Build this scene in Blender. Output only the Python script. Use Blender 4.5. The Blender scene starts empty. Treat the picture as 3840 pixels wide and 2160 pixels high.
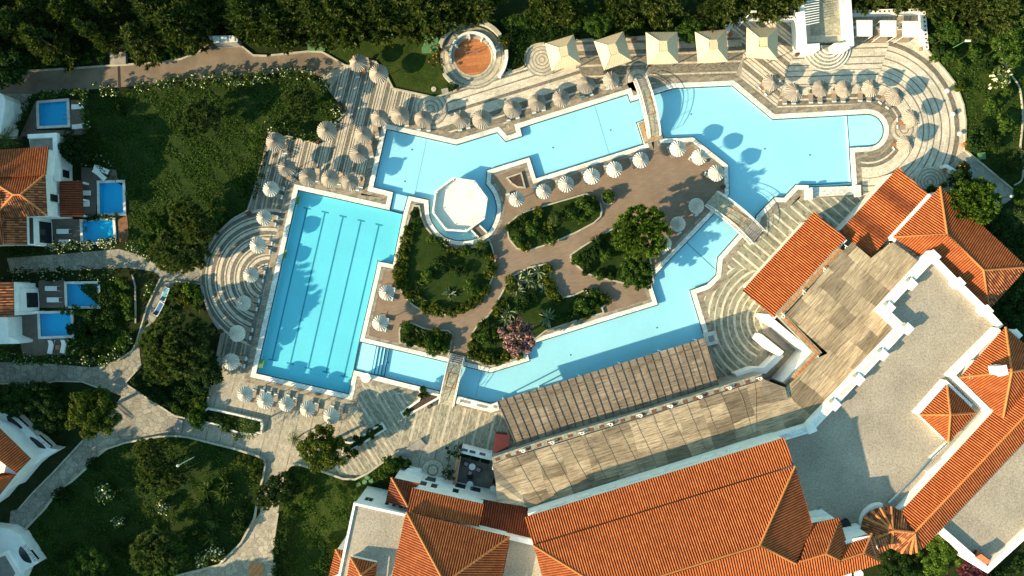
import bpy, bmesh, math, random
import numpy as np
from mathutils import Vector, Matrix
from mathutils.geometry import tessellate_polygon
random.seed(7); R=random.Random(11); NPR=np.random.RandomState(5)
S=bpy.context.scene; COL=S.collection; PI=math.pi
H=90.0; PXM=28.0          # camera height in metres, photo pixels per metre on the ground
def W(p,z=0.0):           # a photo pixel on the horizontal plane at height z -> world point
    k=(H-z)/H/PXM; return Vector(((p[0]-1920)*k,(1080-p[1])*k,z))
OX=(0,950,1900,2840); OY=(0,500,1030,1560)
def prs(a): return [(a[i],a[i+1]) for i in range(0,len(a),2)]
def q(c,r,*a): return [(OX[c]+x/2.415,OY[r]+y/2.415) for x,y in prs(a)]
def f(*a): return [(x*3840/2576,y*3840/2576) for x,y in prs(a)]
def zz(x0,y0,s,*a): return [(x0+x/s,y0+y/s) for x,y in prs(a)]
def P(l,z=0.0): return [W(p,z) for p in l]
# ---------------------------------------------------------------- objects
def setp(o,label=None,cat=None,group=None,kind=None):
    if label: o['label']=label
    if cat: o['category']=cat
    if group: o['group']=group
    if kind: o['kind']=kind
    return o
class MB:
    def __init__(s): s.v=[]; s.f=[]; s.uv={}; s.sm=False
    def add(s,vs,fs,uv=None):
        b=len(s.v); s.v+= [tuple(v) for v in vs]
        for i,ff in enumerate(fs):
            s.f.append(tuple(b+k for k in ff))
        if uv:
            for i,u in enumerate(uv): s.uv[b+i]=u
    def box(s,c,d,rz=0,bev=0):
        x,y,z=d[0]/2,d[1]/2,d[2]/2; cs,sn=math.cos(rz),math.sin(rz)
        vs=[]
        for dx,dy,dz in ((-1,-1,-1),(1,-1,-1),(1,1,-1),(-1,1,-1),(-1,-1,1),(1,-1,1),(1,1,1),(-1,1,1)):
            X,Y=dx*x,dy*y; vs.append((c[0]+X*cs-Y*sn,c[1]+X*sn+Y*cs,c[2]+dz*z))
        s.add(vs,[(3,2,1,0),(4,5,6,7),(0,1,5,4),(1,2,6,5),(2,3,7,6),(3,0,4,7)]); return s
    def sheet(s,loops,z=None):
        if not isinstance(loops[0],list): loops=[loops]
        L=[[Vector((p[0],p[1],p[2] if z is None else z)) for p in l] for l in loops]
        t=tessellate_polygon([[Vector((p.x,p.y,0)) for p in l] for l in L]); vs=[p for l in L for p in l]
        out=[]
        for a,b,c in t:
            A,B,C=vs[a],vs[b],vs[c]
            cr=(B.x-A.x)*(C.y-A.y)-(B.y-A.y)*(C.x-A.x)
            if abs(cr)<1e-7: continue
            out.append((a,b,c) if cr>0 else (c,b,a))
        s.add(vs,out); return s
    def prism(s,poly,z0,z1,bottom=False):
        if area(poly)<0: poly=poly[::-1]
        s.sheet(poly,z1); n=len(poly)
        vs=[(p[0],p[1],z0) for p in poly]+[(p[0],p[1],z1) for p in poly]
        s.add(vs,[(i,(i+1)%n,n+(i+1)%n,n+i) for i in range(n)])
        if bottom: s.add([(p[0],p[1],z0) for p in poly[::-1]],[tuple(range(n))])
        return s
    def ring(s,outer,inner,z0,z1):       # raised band between two loops
        s.sheet([outer,inner],z1)
        for poly,flip in ((outer,area(outer)<0),(inner,area(inner)>0)):
            n=len(poly); vs=[(p[0],p[1],z0) for p in poly]+[(p[0],p[1],z1) for p in poly]
            fs=[(i,(i+1)%n,n+(i+1)%n,n+i) for i in range(n)]
            if flip: fs=[x[::-1] for x in fs]
            s.add(vs,fs)
        return s
    def sides(s,poly,z0,z1):
        n=len(poly); vs=[(p[0],p[1],z0) for p in poly]+[(p[0],p[1],z1) for p in poly]
        s.add(vs,[(i,(i+1)%n,n+(i+1)%n,n+i) for i in range(n)]); return s
    def wall(s,path,w,z0,z1,closed=False):   # straight-topped wall along a path of world points
        pl,pr=offs(path,w/2,closed),offs(path,-w/2,closed)
        if closed: return s.ring(pl,pr,z0,z1)
        return s.prism(pl+pr[::-1],z0,z1)
    def tube(s,path,r,n=6,cap=True):
        path=[Vector(p) for p in path]; rr=r if isinstance(r,(list,tuple)) else [r]*len(path)
        rings=[]
        for i,p in enumerate(path):
            d=(path[min(i+1,len(path)-1)]-path[max(i-1,0)]).normalized()
            a=d.cross(Vector((0,0,1))) if abs(d.z)<.95 else d.cross(Vector((1,0,0)))
            a.normalize(); b=d.cross(a)
            rings.append([p+(a*math.cos(2*PI*k/n)+b*math.sin(2*PI*k/n))*rr[i] for k in range(n)])
        vs=[v for g in rings for v in g]; fs=[]
        for i in range(len(path)-1):
            for k in range(n): fs.append((i*n+k,(i+1)*n+k,(i+1)*n+(k+1)%n,i*n+(k+1)%n))
        if cap: fs+= [tuple(range(n)),tuple(range((len(path)-1)*n,len(path)*n))[::-1]]
        s.add(vs,fs); return s
    def lathe(s,prof,c=(0,0,0),n=16):
        vs=[];fs=[]
        for r,z in prof:
            for k in range(n): vs.append((c[0]+r*math.cos(2*PI*k/n),c[1]+r*math.sin(2*PI*k/n),c[2]+z))
        for i in range(len(prof)-1):
            for k in range(n): fs.append((i*n+k,i*n+(k+1)%n,(i+1)*n+(k+1)%n,(i+1)*n+k))
        m=len(prof)-1
        if prof[m][0]>1e-3: fs.append(tuple(m*n+k for k in range(n)))
        s.add(vs,fs); return s
    def build(s,name,m,parent=None,smooth=False,label=None,loc=None):
        me=bpy.data.meshes.new(name); me.from_pydata(s.v,[],s.f)
        if s.uv:
            ul=me.uv_layers.new(name='UVMap'); idx=np.zeros(len(me.loops),dtype=np.int32); me.loops.foreach_get('vertex_index',idx)
            arr=np.array([s.uv.get(i,(0,0)) for i in range(len(s.v))],dtype=np.float32)[idx]
            ul.data.foreach_set('uv',arr.ravel())
        me.materials.append(m)
        if smooth or s.sm: me.polygons.foreach_set('use_smooth',[True]*len(me.polygons))
        me.update(); o=bpy.data.objects.new(name,me); COL.objects.link(o)
        if parent is not None:
            o.parent=parent
            if parent.get('_w'): o.location=-Vector(parent.location)
        if loc is not None: o.location=loc
        if label: o['label']=label
        return o
def thing(name,label,cat,loc=(0,0,0),group=None,world=False,rz=0):
    o=bpy.data.objects.new(name,None); COL.objects.link(o); o.location=loc; o.rotation_euler=(0,0,rz); o.empty_display_size=.3
    if world: o['_w']=1
    return setp(o,label,cat,group)
def copytree(o,parent=None):
    c=o.copy(); COL.objects.link(c)
    if parent is not None: c.parent=parent
    for ch in list(o.children): copytree(ch,c)
    return c
def struct(name,mb,m): return setp(mb.build(name,m),kind='structure')
def area(p): return sum(p[i][0]*p[(i+1)%len(p)][1]-p[(i+1)%len(p)][0]*p[i][1] for i in range(len(p)))/2
def offs(p,d,closed=True):    # positive d: to the left of travel
    n=len(p); out=[]
    for i in range(n):
        a=p[i-1] if (closed or i>0) else None; b=p[i]; c=p[(i+1)%n] if (closed or i<n-1) else None
        def nrm(u,v):
            e=Vector((v[0]-u[0],v[1]-u[1])); l=e.length or 1e-6; return Vector((-e.y/l,e.x/l))
        n1=nrm(a,b) if a is not None else None; n2=nrm(b,c) if c is not None else None
        if n1 is None: m=n2
        elif n2 is None: m=n1
        else:
            m=n1+n2; k=m.dot(n1); m=m/max(k,.35) if m.length>1e-4 else n1
        out.append(Vector((b[0]+m.x*d,b[1]+m.y*d,b[2] if len(b)>2 else 0)))
    return out
def outw(p,d): return offs(p,-d if area(p)>0 else d)      # grow a closed loop by d
def arc(c,r,a0,a1,n): return [(c[0]+r*math.cos(math.radians(a0+(a1-a0)*i/n)),c[1]+r*math.sin(math.radians(a0+(a1-a0)*i/n))) for i in range(n+1)]
def spl(pts,n=5,closed=False):    # Catmull-Rom smoothing of a pixel path
    out=[];m=len(pts)
    for i in range(m if closed else m-1):
        g=lambda k: pts[k%m] if closed else pts[max(0,min(m-1,k))]
        p0,p1,p2,p3=g(i-1),g(i),g(i+1),g(i+2)
        for k in range(n):
            t=k/n; out.append(tuple(.5*(2*p1[j]+(p2[j]-p0[j])*t+(2*p0[j]-5*p1[j]+4*p2[j]-p3[j])*t*t+(3*p1[j]-p0[j]-3*p2[j]+p3[j])*t**3) for j in (0,1)))
    if not closed: out.append(pts[-1])
    return out
ORD=['first','second','third','fourth','fifth','sixth','seventh','eighth','ninth','tenth','eleventh','twelfth','thirteenth','fourteenth','fifteenth','sixteenth','seventeenth','eighteenth','nineteenth','twentieth','twenty-first','twenty-second','twenty-third','twenty-fourth','twenty-fifth','twenty-sixth','twenty-seventh','twenty-eighth','twenty-ninth','thirtieth']
# ---------------------------------------------------------------- materials
def srgb(r,g,b):
    c=lambda v: (v/255/12.92) if v/255<=.04045 else ((v/255+.055)/1.055)**2.4
    return (c(r),c(g),c(b),1)
class NT:
    def __init__(s,name):
        s.m=bpy.data.materials.new(name); s.m.use_nodes=True; s.t=s.m.node_tree; s.n=s.t.nodes; s.l=s.t.links
        s.b=s.n['Principled BSDF']
    def new(s,t,**k):
        x=s.n.new(t)
        for a,b in k.items():
            if a in x.inputs: x.inputs[a].default_value=b
            else: setattr(x,a,b)
        return x
    def link(s,a,b): s.l.new(a,b)
    def pos(s): return s.new('ShaderNodeNewGeometry').outputs['Position']
    def math(s,op,a,b=None,c=None):
        x=s.new('ShaderNodeMath',operation=op)
        for i,v in enumerate((a,b,c)):
            if v is None: continue
            if isinstance(v,(int,float)): x.inputs[i].default_value=v
            else: s.link(v,x.inputs[i])
        return x.outputs[0]
    def vdot(s,v,d):
        x=s.new('ShaderNodeVectorMath',operation='DOT_PRODUCT'); s.link(v,x.inputs[0]); x.inputs[1].default_value=d; return x.outputs['Value']
    def noise(s,v,scale,detail=3,rough=.55):
        x=s.new('ShaderNodeTexNoise'); x.inputs['Scale'].default_value=scale; x.inputs['Detail'].default_value=detail; x.inputs['Roughness'].default_value=rough
        if v is not None: s.link(v,x.inputs['Vector'])
        return x.outputs['Fac']
    def ramp(s,fac,stops,interp='LINEAR'):
        x=s.new('ShaderNodeValToRGB'); cr=x.color_ramp; cr.interpolation=interp
        while len(cr.elements)<len(stops): cr.elements.new(.5)
        for e,(p,c) in zip(cr.elements,stops):
            e.position=p; e.color=c if not isinstance(c,(int,float)) else (c,c,c,1)
        s.link(fac,x.inputs[0]); return x.outputs['Color']
    def mix(s,fac,a,b,mode='MIX'):
        x=s.new('ShaderNodeMix',data_type='RGBA',blend_type=mode)
        for i,v in ((0,fac),(6,a),(7,b)):
            if isinstance(v,(int,float)): x.inputs[i].default_value=v
            elif isinstance(v,tuple): x.inputs[i].default_value=v
            else: s.link(v,x.inputs[i])
        return x.outputs[2]
    def bump(s,h,strength=.3,dist=.05):
        x=s.new('ShaderNodeBump'); x.inputs['Strength'].default_value=strength; x.inputs['Distance'].default_value=dist
        s.link(h,x.inputs['Height']); s.link(x.outputs[0],s.b.inputs['Normal'])
    def out(s,col,rough=.8,spec=.3,metal=0):
        if isinstance(col,tuple): s.b.inputs['Base Color'].default_value=col
        else: s.link(col,s.b.inputs['Base Color'])
        s.b.inputs['Roughness'].default_value=rough; s.b.inputs['Specular IOR Level'].default_value=spec; s.b.inputs['Metallic'].default_value=metal
        return s.m
def lin(a): return a if len(a)==4 else (a[0],a[1],a[2],1)
def plain(name,c,rough=.7,spec=.3,metal=0,var=.25,scale=3.,bump=0):
    t=NT(name); c=lin(c); p=t.pos(); n=t.noise(p,scale,4)
    d=tuple(x*(1-var) for x in c[:3])+(1,); e=tuple(min(1,x*(1+var)) for x in c[:3])+(1,)
    col=t.ramp(n,[(.3,d),(.7,e)])
    if bump: t.bump(t.noise(p,scale*4,3),bump,.03)
    return t.out(col,rough,spec,metal)
def paving(name,mode,par,period,bands,pale=(.40,.35,.28),dark=(.135,.125,.105),mort=(.27,.25,.21),bw=.34,bh=.17,off=None):
    """striped stone paving: bands of pale slabs and dark slate bricks; par = direction (x,y) of the bands or centre (x,y) of the rings"""
    t=NT(name); p=t.pos()
    nz=t.math('MULTIPLY',t.math('SUBTRACT',t.noise(p,.45,2),.5),.5)
    if mode=='line':
        l=math.hypot(*par); a=(par[0]/l,par[1]/l,0); v=t.vdot(p,a); u=t.vdot(p,(-a[1],a[0],0)); u=t.math('ADD',u,400 if off is None else -(off[0]*-a[1]+off[1]*a[0]))
    else:
        sx=t.vdot(p,(1,0,0)); sy=t.vdot(p,(0,1,0)); dx=t.math('SUBTRACT',sx,par[0]); dy=t.math('SUBTRACT',sy,par[1])
        u=t.math('SQRT',t.math('ADD',t.math('MULTIPLY',dx,dx),t.math('MULTIPLY',dy,dy)))
        v=t.math('MULTIPLY',t.math('ARCTAN2',dy,dx),par[2] if len(par)>2 else 8.)
        u=t.math('ADD',u,400-(400%period))
    fr=t.math('FRACT',t.math('DIVIDE',t.math('ADD',u,t.math('MULTIPLY',nz,.06)),period))
    mask=t.ramp(fr,[(b,m) for b,m in bands],'CONSTANT')
    cv=t.new('ShaderNodeCombineXYZ'); t.link(v,cv.inputs[0]); t.link(u,cv.inputs[1])
    br=t.new('ShaderNodeTexBrick'); t.link(cv.outputs[0],br.inputs['Vector'])
    for k,x in (('Scale',1.),('Mortar Size',.012),('Brick Width',bw),('Row Height',bh),('Bias',-.1)): br.inputs[k].default_value=x
    br.inputs['Color1'].default_value=lin(tuple(x*.72 for x in dark)); br.inputs['Color2'].default_value=lin(tuple(x*1.45 for x in dark)); br.inputs['Mortar'].default_value=lin(mort)
    br2=t.new('ShaderNodeTexBrick'); t.link(cv.outputs[0],br2.inputs['Vector'])
    for k,x in (('Scale',1.),('Mortar Size',.010),('Brick Width',.55),('Row Height',.30)): br2.inputs[k].default_value=x
    br2.inputs['Color1'].default_value=lin(tuple(x*.85 for x in pale)); br2.inputs['Color2'].default_value=lin(tuple(min(1,x*1.2) for x in pale)); br2.inputs['Mortar'].default_value=lin(tuple(x*.6 for x in pale))
    col=t.mix(mask,br.outputs['Color'],br2.outputs['Color'])
    big=t.ramp(t.noise(p,.22,4,.6),[(.3,(.78,.80,.78,1)),(.7,(1.15,1.12,1.08,1))])
    col=t.mix(1.,col,big,'MULTIPLY')
    fine=t.ramp(t.noise(p,5.,4,.7),[(.3,(.72,.72,.72,1)),(.7,(1.25,1.25,1.25,1))])
    col=t.mix(1.,col,fine,'MULTIPLY')
    t.bump(t.noise(p,7.,3),.35,.04)
    return t.out(col,.75,.3)
M={}
M['coping']=paving('white_coping','line',(.955,.297),4.,[(0,1),(.99,1)],pale=(.68,.675,.64),dark=(.6,.6,.57))
M['plaster']=plain('white_plaster',(.78,.77,.74),.8,var=.10,scale=.9,bump=.1)
M['plaster_worn']=plain('worn_plaster',(.62,.60,.55),.85,var=.2,scale=1.2,bump=.15)
M['tileline']=plain('dark_tile_band',(.015,.05,.075),.4,var=.3)
M['wood_dark']=plain('dark_timber',(.07,.045,.03),.7,var=.4)
M['rafter']=plain('weathered_rafter',(.10,.078,.06),.8,var=.3)
M['pole']=plain('grey_timber',(.16,.13,.10),.8,var=.3)
M['metal']=plain('white_metal',(.75,.75,.73),.4,var=.05)
M['steel']=plain('steel',(.45,.46,.47),.3,metal=.9,var=.1)
M['black']=plain('black_fabric',(.018,.018,.02),.7,var=.3)
M['sling']=plain('tan_sling_fabric',(.30,.235,.175),.8,var=.12,scale=6)
M['white_cloth']=plain('white_cloth',(.76,.75,.72),.8,var=.06,scale=5)
M['towel']=plain('pale_blue_towel',(.42,.62,.72),.85,var=.1,scale=8)
M['cream_cloth']=plain('cream_cloth',(.72,.68,.58),.8,var=.1,scale=4)
M['clay']=plain('brown_clay',(.075,.035,.022),.6,var=.4)
M['terracotta_pot']=plain('terracotta_pot',(.36,.14,.06),.7,var=.3)
M['soil']=plain('soil',(.06,.038,.025),.95,var=.5,scale=3,bump=.6)
M['kerb']=plain('pale_kerb',(.36,.345,.27),.85,var=.2,scale=1.6)
M['green_paint']=plain('green_paint',(.07,.17,.07),.7,var=.2)
M['red_paint']=plain('maroon_paint',(.075,.013,.016),.6,var=.2,scale=1.)
M['glass_gap_dark']=plain('dark_glass_gap_shade',(.015,.02,.024),.15,.5,var=.2)
M['concrete']=plain('concrete',(.26,.245,.22),.9,var=.2,scale=1.2,bump=.2)
M['blue_cover']=plain('blue_cover',(.03,.12,.27),.5,var=.3)
M['teal_cover']=plain('teal_cover',(.10,.34,.44),.5,var=.3)
M['pink_cloth']=plain('pink_cushion',(.48,.28,.36),.8,var=.1)
M['dark_brick']=plain('dark_red_brick',(.15,.055,.035),.85,var=.3)
def m_asphalt():
    t=NT('worn_asphalt'); p=t.pos(); a=t.ramp(t.noise(p,.35,5,.65),[(.3,(.115,.090,.066,1)),(.7,(.215,.170,.122,1))])
    b=t.ramp(t.noise(p,9,3,.7),[(.25,(.8,.8,.8,1)),(.75,(1.2,1.2,1.2,1))]); t.bump(t.noise(p,14,3),.3,.02)
    return t.out(t.mix(1.,a,b,'MULTIPLY'),.85,.25)
M['asphalt']=m_asphalt()
def m_island():
    t=NT('brown_stamped_concrete'); p=t.pos()
    wv=t.new('ShaderNodeVectorMath',operation='MULTIPLY'); t.link(p,wv.inputs[0]); wv.inputs[1].default_value=(.35,2.6,1)
    rot=t.new('ShaderNodeVectorRotate'); t.link(p,rot.inputs['Vector']); rot.inputs['Angle'].default_value=-.25; t.link(rot.outputs[0],wv.inputs[0])
    a=t.ramp(t.noise(wv.outputs[0],2.6,4,.6),[(.3,(.168,.120,.084,1)),(.72,(.240,.178,.130,1))])
    b=t.ramp(t.noise(p,.28,4,.6),[(.3,(.82,.82,.82,1)),(.7,(1.13,1.12,1.1,1))])
    st=t.ramp(t.noise(p,2.2,5,.75),[(.62,(1,1,1,1)),(.72,(.82,.80,.78,1))])
    t.bump(t.noise(wv.outputs[0],9,3),.25,.02)
    return t.out(t.mix(1.,t.mix(1.,a,b,'MULTIPLY'),st,'MULTIPLY'),.8,.3)
M['island']=m_island()
def m_flag(name='crazy_paving',sc=1.15,c0=(.20,.18,.14,1),c1=(.38,.34,.26,1)):
    t=NT(name); p=t.pos()
    v=t.new('ShaderNodeTexVoronoi',feature='F1'); v.inputs['Scale'].default_value=sc; t.link(p,v.inputs['Vector'])
    e=t.new('ShaderNodeTexVoronoi',feature='DISTANCE_TO_EDGE'); e.inputs['Scale'].default_value=sc; t.link(p,e.inputs['Vector'])
    bw=t.new('ShaderNodeSeparateColor'); t.link(v.outputs['Color'],bw.inputs[0])
    a=t.ramp(bw.outputs[0],[(0,c0),(.5,tuple((x+y)/2 for x,y in zip(c0,c1))),(1,c1)])
    jt=t.ramp(e.outputs['Distance'],[(.02,0.),(.05,1.)])
    a=t.mix(jt,tuple(x*.75 for x in c0[:3])+(1,),a)
    b=t.ramp(t.noise(p,.3,4),[(.3,(.8,.8,.8,1)),(.7,(1.15,1.15,1.15,1))]); t.bump(jt,.4,.03)
    fn=t.ramp(t.noise(p,6,3,.7),[(.3,(.8,.8,.8,1)),(.7,(1.2,1.2,1.2,1))])
    return t.out(t.mix(1.,t.mix(1.,a,b,'MULTIPLY'),fn,'MULTIPLY'),.85,.25)
M['flag']=m_flag('crazy_paving',1.7,(.27,.24,.19,1),(.40,.36,.28,1))
M['flag_grey']=m_flag('grey_rubble_paving',1.35,(.20,.19,.155,1),(.30,.285,.23,1))
M['stone_court']=m_flag('court_stone',1.7,(.235,.228,.17,1),(.34,.325,.245,1))
def m_grass(name,c0,c1,c2):
    t=NT(name); p=t.pos(); a=t.ramp(t.noise(p,.55,5,.65),[(.25,c0),(.5,c1),(.78,c2)])
    b=t.ramp(t.noise(p,6.,4,.8),[(.25,(.35,.4,.35,1)),(.5,(.9,.9,.9,1)),(.75,(1.7,1.6,1.5,1))])
    t.bump(t.noise(p,8.,4,.8),.9,.12)
    return t.out(t.mix(1.,a,b,'MULTIPLY'),.95,.1)
M['grass']=m_grass('lawn_grass',(.016,.034,.006,1),(.030,.054,.009,1),(.058,.072,.014,1))
M['ground']=m_grass('rough_ground',(.010,.018,.005,1),(.018,.030,.008,1),(.038,.036,.014,1))
M['wildgrass']=m_grass('garden_grass',(.012,.027,.005,1),(.022,.043,.008,1),(.045,.058,.013,1))
def m_gravel():
    t=NT('roof_gravel'); p=t.pos(); a=t.ramp(t.noise(p,4.5,5,.8),[(.3,(.20,.175,.14,1)),(.5,(.34,.30,.24,1)),(.72,(.46,.41,.33,1))])
    b=t.ramp(t.noise(p,.2,4),[(.3,(.82,.82,.82,1)),(.7,(1.12,1.12,1.12,1))]); t.bump(t.noise(p,6,4,.8),.7,.08)
    return t.out(t.mix(1.,a,b,'MULTIPLY'),.95,.15)
M['gravel']=m_gravel()
def m_tile(name,c0,c1,c2,course=.42,pitch=.30):
    """clay barrel tiles: uv.x counts metres along the eave, uv.y metres up the slope"""
    t=NT(name); uv=t.new('ShaderNodeUVMap').outputs[0]; sep=t.new('ShaderNodeSeparateXYZ'); t.link(uv,sep.inputs[0])
    fx=t.math('FLOOR',t.math('DIVIDE',sep.outputs[0],pitch)); ys=t.math('DIVIDE',sep.outputs[1],course); fy=t.math('FLOOR',ys); fr=t.math('FRACT',ys)
    cv=t.new('ShaderNodeCombineXYZ'); t.link(fx,cv.inputs[0]); t.link(fy,cv.inputs[1])
    wn=t.new('ShaderNodeTexWhiteNoise',noise_dimensions='2D'); t.link(cv.outputs[0],wn.inputs['Vector'])
    a=t.ramp(wn.outputs['Value'],[(0,c0),(.5,c1),(1,c2)])
    ch=t.ramp(t.math('FRACT',t.math('DIVIDE',sep.outputs[0],pitch)),[(.60,(1,1,1,1)),(.66,(.30,.20,.16,1))]); a=t.mix(1.,a,ch,'MULTIPLY')  # channels darkened in the colour: dirt plus the shade between barrels
    ed=t.ramp(fr,[(0,(.74,.70,.68,1)),(.10,(1,1,1,1)),(.9,(1.04,1.04,1.04,1))])
    p=t.pos(); st=t.ramp(t.noise(p,.5,5,.7),[(.3,(.84,.82,.80,1)),(.65,(1.07,1.06,1.05,1))])
    t.bump(fr,.25,.03)
    return t.out(t.mix(1.,t.mix(1.,a,ed,'MULTIPLY'),st,'MULTIPLY'),.8,.25)
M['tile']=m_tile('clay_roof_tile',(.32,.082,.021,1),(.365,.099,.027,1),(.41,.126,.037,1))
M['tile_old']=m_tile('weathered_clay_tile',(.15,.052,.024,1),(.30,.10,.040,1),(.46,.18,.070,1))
M['tile_shaded']=m_tile('shaded_red_roof_tile',(.17,.038,.014,1),(.20,.048,.018,1),(.24,.06,.022,1))  # shaded copy of the clay tile, neighbouring roofs' shade put into its colour
M['tile_pan']=plain('tile_shadow_pan',(.16,.045,.022),.9,var=.3)
M['ridge']=plain('ridge_tile',(.46,.17,.05),.8,var=.2,scale=4)
def m_thatch(name,c0,c1):
    t=NT(name); n=t.new('ShaderNodeObjectInfo'); p=t.new('ShaderNodeTexCoord').outputs['Object']; 
    a=t.ramp(t.noise(p,7,4,.7),[(.3,c0),(.7,c1)]); rv=t.ramp(n.outputs['Random'],[(0,(.82,.82,.84,1)),(1,(1.12,1.1,1.06,1))])
    t.bump(t.noise(p,18,3),.4,.03)
    return t.out(t.mix(1.,a,rv,'MULTIPLY'),.9,.15)
M['thatch']=m_thatch('weathered_straw',(.25,.225,.19,1),(.42,.385,.335,1))
M['reed']=m_thatch('pale_reed',(.47,.46,.42,1),(.66,.64,.59,1))
M['straw_gold']=m_thatch('golden_straw',(.54,.43,.27,1),(.74,.61,.41,1))
def m_mat(name,dirv,pal,pw,pl,seam=(.1,.08,.06,1),contrast=1.):
    """reed matting laid as panels; dirv runs along the reeds"""
    t=NT(name); p=t.pos(); l=math.hypot(*dirv); a=(dirv[0]/l,dirv[1]/l,0); b=(-a[1],a[0],0)
    u=t.vdot(p,a); v=t.vdot(p,b); cv=t.new('ShaderNodeCombineXYZ'); t.link(u,cv.inputs[1]); t.link(v,cv.inputs[0])
    cv2=t.new('ShaderNodeCombineXYZ'); t.link(t.math('ADD',u,t.math('MULTIPLY',t.noise(p,.5,2),.5)),cv2.inputs[1]); t.link(t.math('ADD',v,t.math('MULTIPLY',t.noise(p,.4,2),.8)),cv2.inputs[0])
    br=t.new('ShaderNodeTexBrick'); t.link(cv2.outputs[0],br.inputs['Vector'])
    for k,x in (('Scale',1.),('Mortar Size',.022),('Brick Width',pl),('Row Height',pw),('Bias',0.)): br.inputs[k].default_value=x
    br.inputs['Mortar Smooth'].default_value=.3; br.inputs['Color1'].default_value=pal[0]; br.inputs['Color2'].default_value=pal[1]; br.inputs['Mortar'].default_value=seam
    st=t.new('ShaderNodeVectorMath',operation='MULTIPLY'); cc=t.new('ShaderNodeCombineXYZ'); t.link(u,cc.inputs[0]); t.link(v,cc.inputs[1]); t.link(cc.outputs[0],st.inputs[0]); st.inputs[1].default_value=(.30,4.0,1)
    s=t.noise(st.outputs[0],1.25,5,.85); k=contrast
    sc=t.ramp(s,[(.38,(1-.55*k,1-.56*k,1-.56*k,1)),(.5,(1,1,1,1)),(.62,(1+.4*k,1+.4*k,1+.38*k,1))])
    wl=t.ramp(t.noise(p,.35,4,.6),[(.3,(.78,.76,.74,1)),(.7,(1.15,1.14,1.1,1))])
    t.bump(s,.5,.05)
    return t.out(t.mix(1.,t.mix(1.,br.outputs['Color'],sc,'MULTIPLY'),wl,'MULTIPLY'),.9,.12)
def m_leaf(name,c0,c1,c2,trans=.25):
    t=NT(name); g=t.new('ShaderNodeNewGeometry'); oi=t.new('ShaderNodeObjectInfo')
    a=t.ramp(g.outputs['Random Per Island'],[(0,c0),(.55,c1),(1,c2)])
    rv=t.ramp(oi.outputs['Random'],[(0,(.8,.85,.8,1)),(1,(1.2,1.12,1.05,1))])
    c=t.mix(1.,a,rv,'MULTIPLY')
    t.out(c,.7,.06)
    tr=t.new('ShaderNodeBsdfTranslucent'); t.link(t.mix(1.,c,(1.3,1.5,.6,1),'MULTIPLY'),tr.inputs['Color'])
    ms=t.new('ShaderNodeMixShader'); ms.inputs[0].default_value=trans; t.link(t.b.outputs[0],ms.inputs[1]); t.link(tr.outputs[0],ms.inputs[2])
    t.link(ms.outputs[0],t.n['Material Output'].inputs['Surface']); return t.m
M['leaf_cyp']=m_leaf('cypress_foliage',(.012,.030,.007,1),(.044,.070,.015,1),(.13,.145,.040,1))
M['leaf_mid']=m_leaf('green_foliage',(.012,.038,.006,1),(.034,.078,.011,1),(.085,.130,.024,1))
M['leaf_olive']=m_leaf('olive_foliage',(.026,.050,.012,1),(.060,.092,.026,1),(.135,.155,.052,1))
M['leaf_gold']=m_leaf('golden_green_foliage',(.022,.042,.005,1),(.048,.080,.010,1),(.15,.145,.022,1))
M['leaf_bright']=m_leaf('bright_foliage',(.022,.052,.007,1),(.055,.11,.013,1),(.12,.175,.028,1))
M['leaf_dark']=m_leaf('dark_foliage',(.007,.022,.006,1),(.016,.042,.009,1),(.036,.066,.013,1))
M['leaf_agave']=m_leaf('agave_leaf',(.09,.13,.07,1),(.16,.20,.11,1),(.30,.33,.20,1),.1)
M['leaf_palm']=m_leaf('palm_leaf',(.03,.06,.015,1),(.07,.11,.03,1),(.14,.17,.05,1),.2)
M['flower_pink']=m_leaf('pink_blossom',(.17,.07,.085,1),(.31,.155,.175,1),(.50,.33,.33,1),.2)
M['flower_white']=m_leaf('white_blossom',(.5,.5,.34,1),(.62,.62,.45,1),(.75,.75,.6,1),.2)
M['flower_orange']=m_leaf('orange_blossom',(.5,.08,.02,1),(.6,.13,.03,1),(.7,.22,.06,1),.2)
M['leaf_purple']=m_leaf('purple_foliage',(.05,.012,.02,1),(.11,.03,.05,1),(.22,.07,.10,1))
M['bark']=plain('bark',(.09,.065,.045),.95,var=.4,scale=5,bump=.5)
def m_water(name,tint,bmp=.04):
    t=NT(name); t.n.remove(t.b); tr=t.new('ShaderNodeBsdfTransparent'); tr.inputs[0].default_value=lin(tint)
    gl=t.new('ShaderNodeBsdfGlossy'); gl.inputs['Roughness'].default_value=.06; fr=t.new('ShaderNodeLayerWeight'); fr.inputs[0].default_value=.5
    p=t.pos(); bu=t.new('ShaderNodeBump'); bu.inputs['Strength'].default_value=.25; bu.inputs['Distance'].default_value=bmp
    t.link(t.noise(p,2.2,3),bu.inputs['Height']); t.link(bu.outputs[0],gl.inputs['Normal']); t.link(bu.outputs[0],fr.inputs['Normal'])
    ms=t.new('ShaderNodeMixShader'); t.link(t.math('ADD',.02,t.math('MULTIPLY',t.math('POWER',fr.outputs['Facing'],5.),.8)),ms.inputs[0]); t.link(tr.outputs[0],ms.inputs[1]); t.link(gl.outputs[0],ms.inputs[2])
    t.link(ms.outputs[0],t.n['Material Output'].inputs['Surface']); return t.m
M['water']=m_water('lagoon_water',(.64,.93,1.0))
M['water_lap']=m_water('lap_pool_water',(.45,.87,.94))
M['water_priv']=m_water('private_pool_water',(.15,.84,.98))
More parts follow.
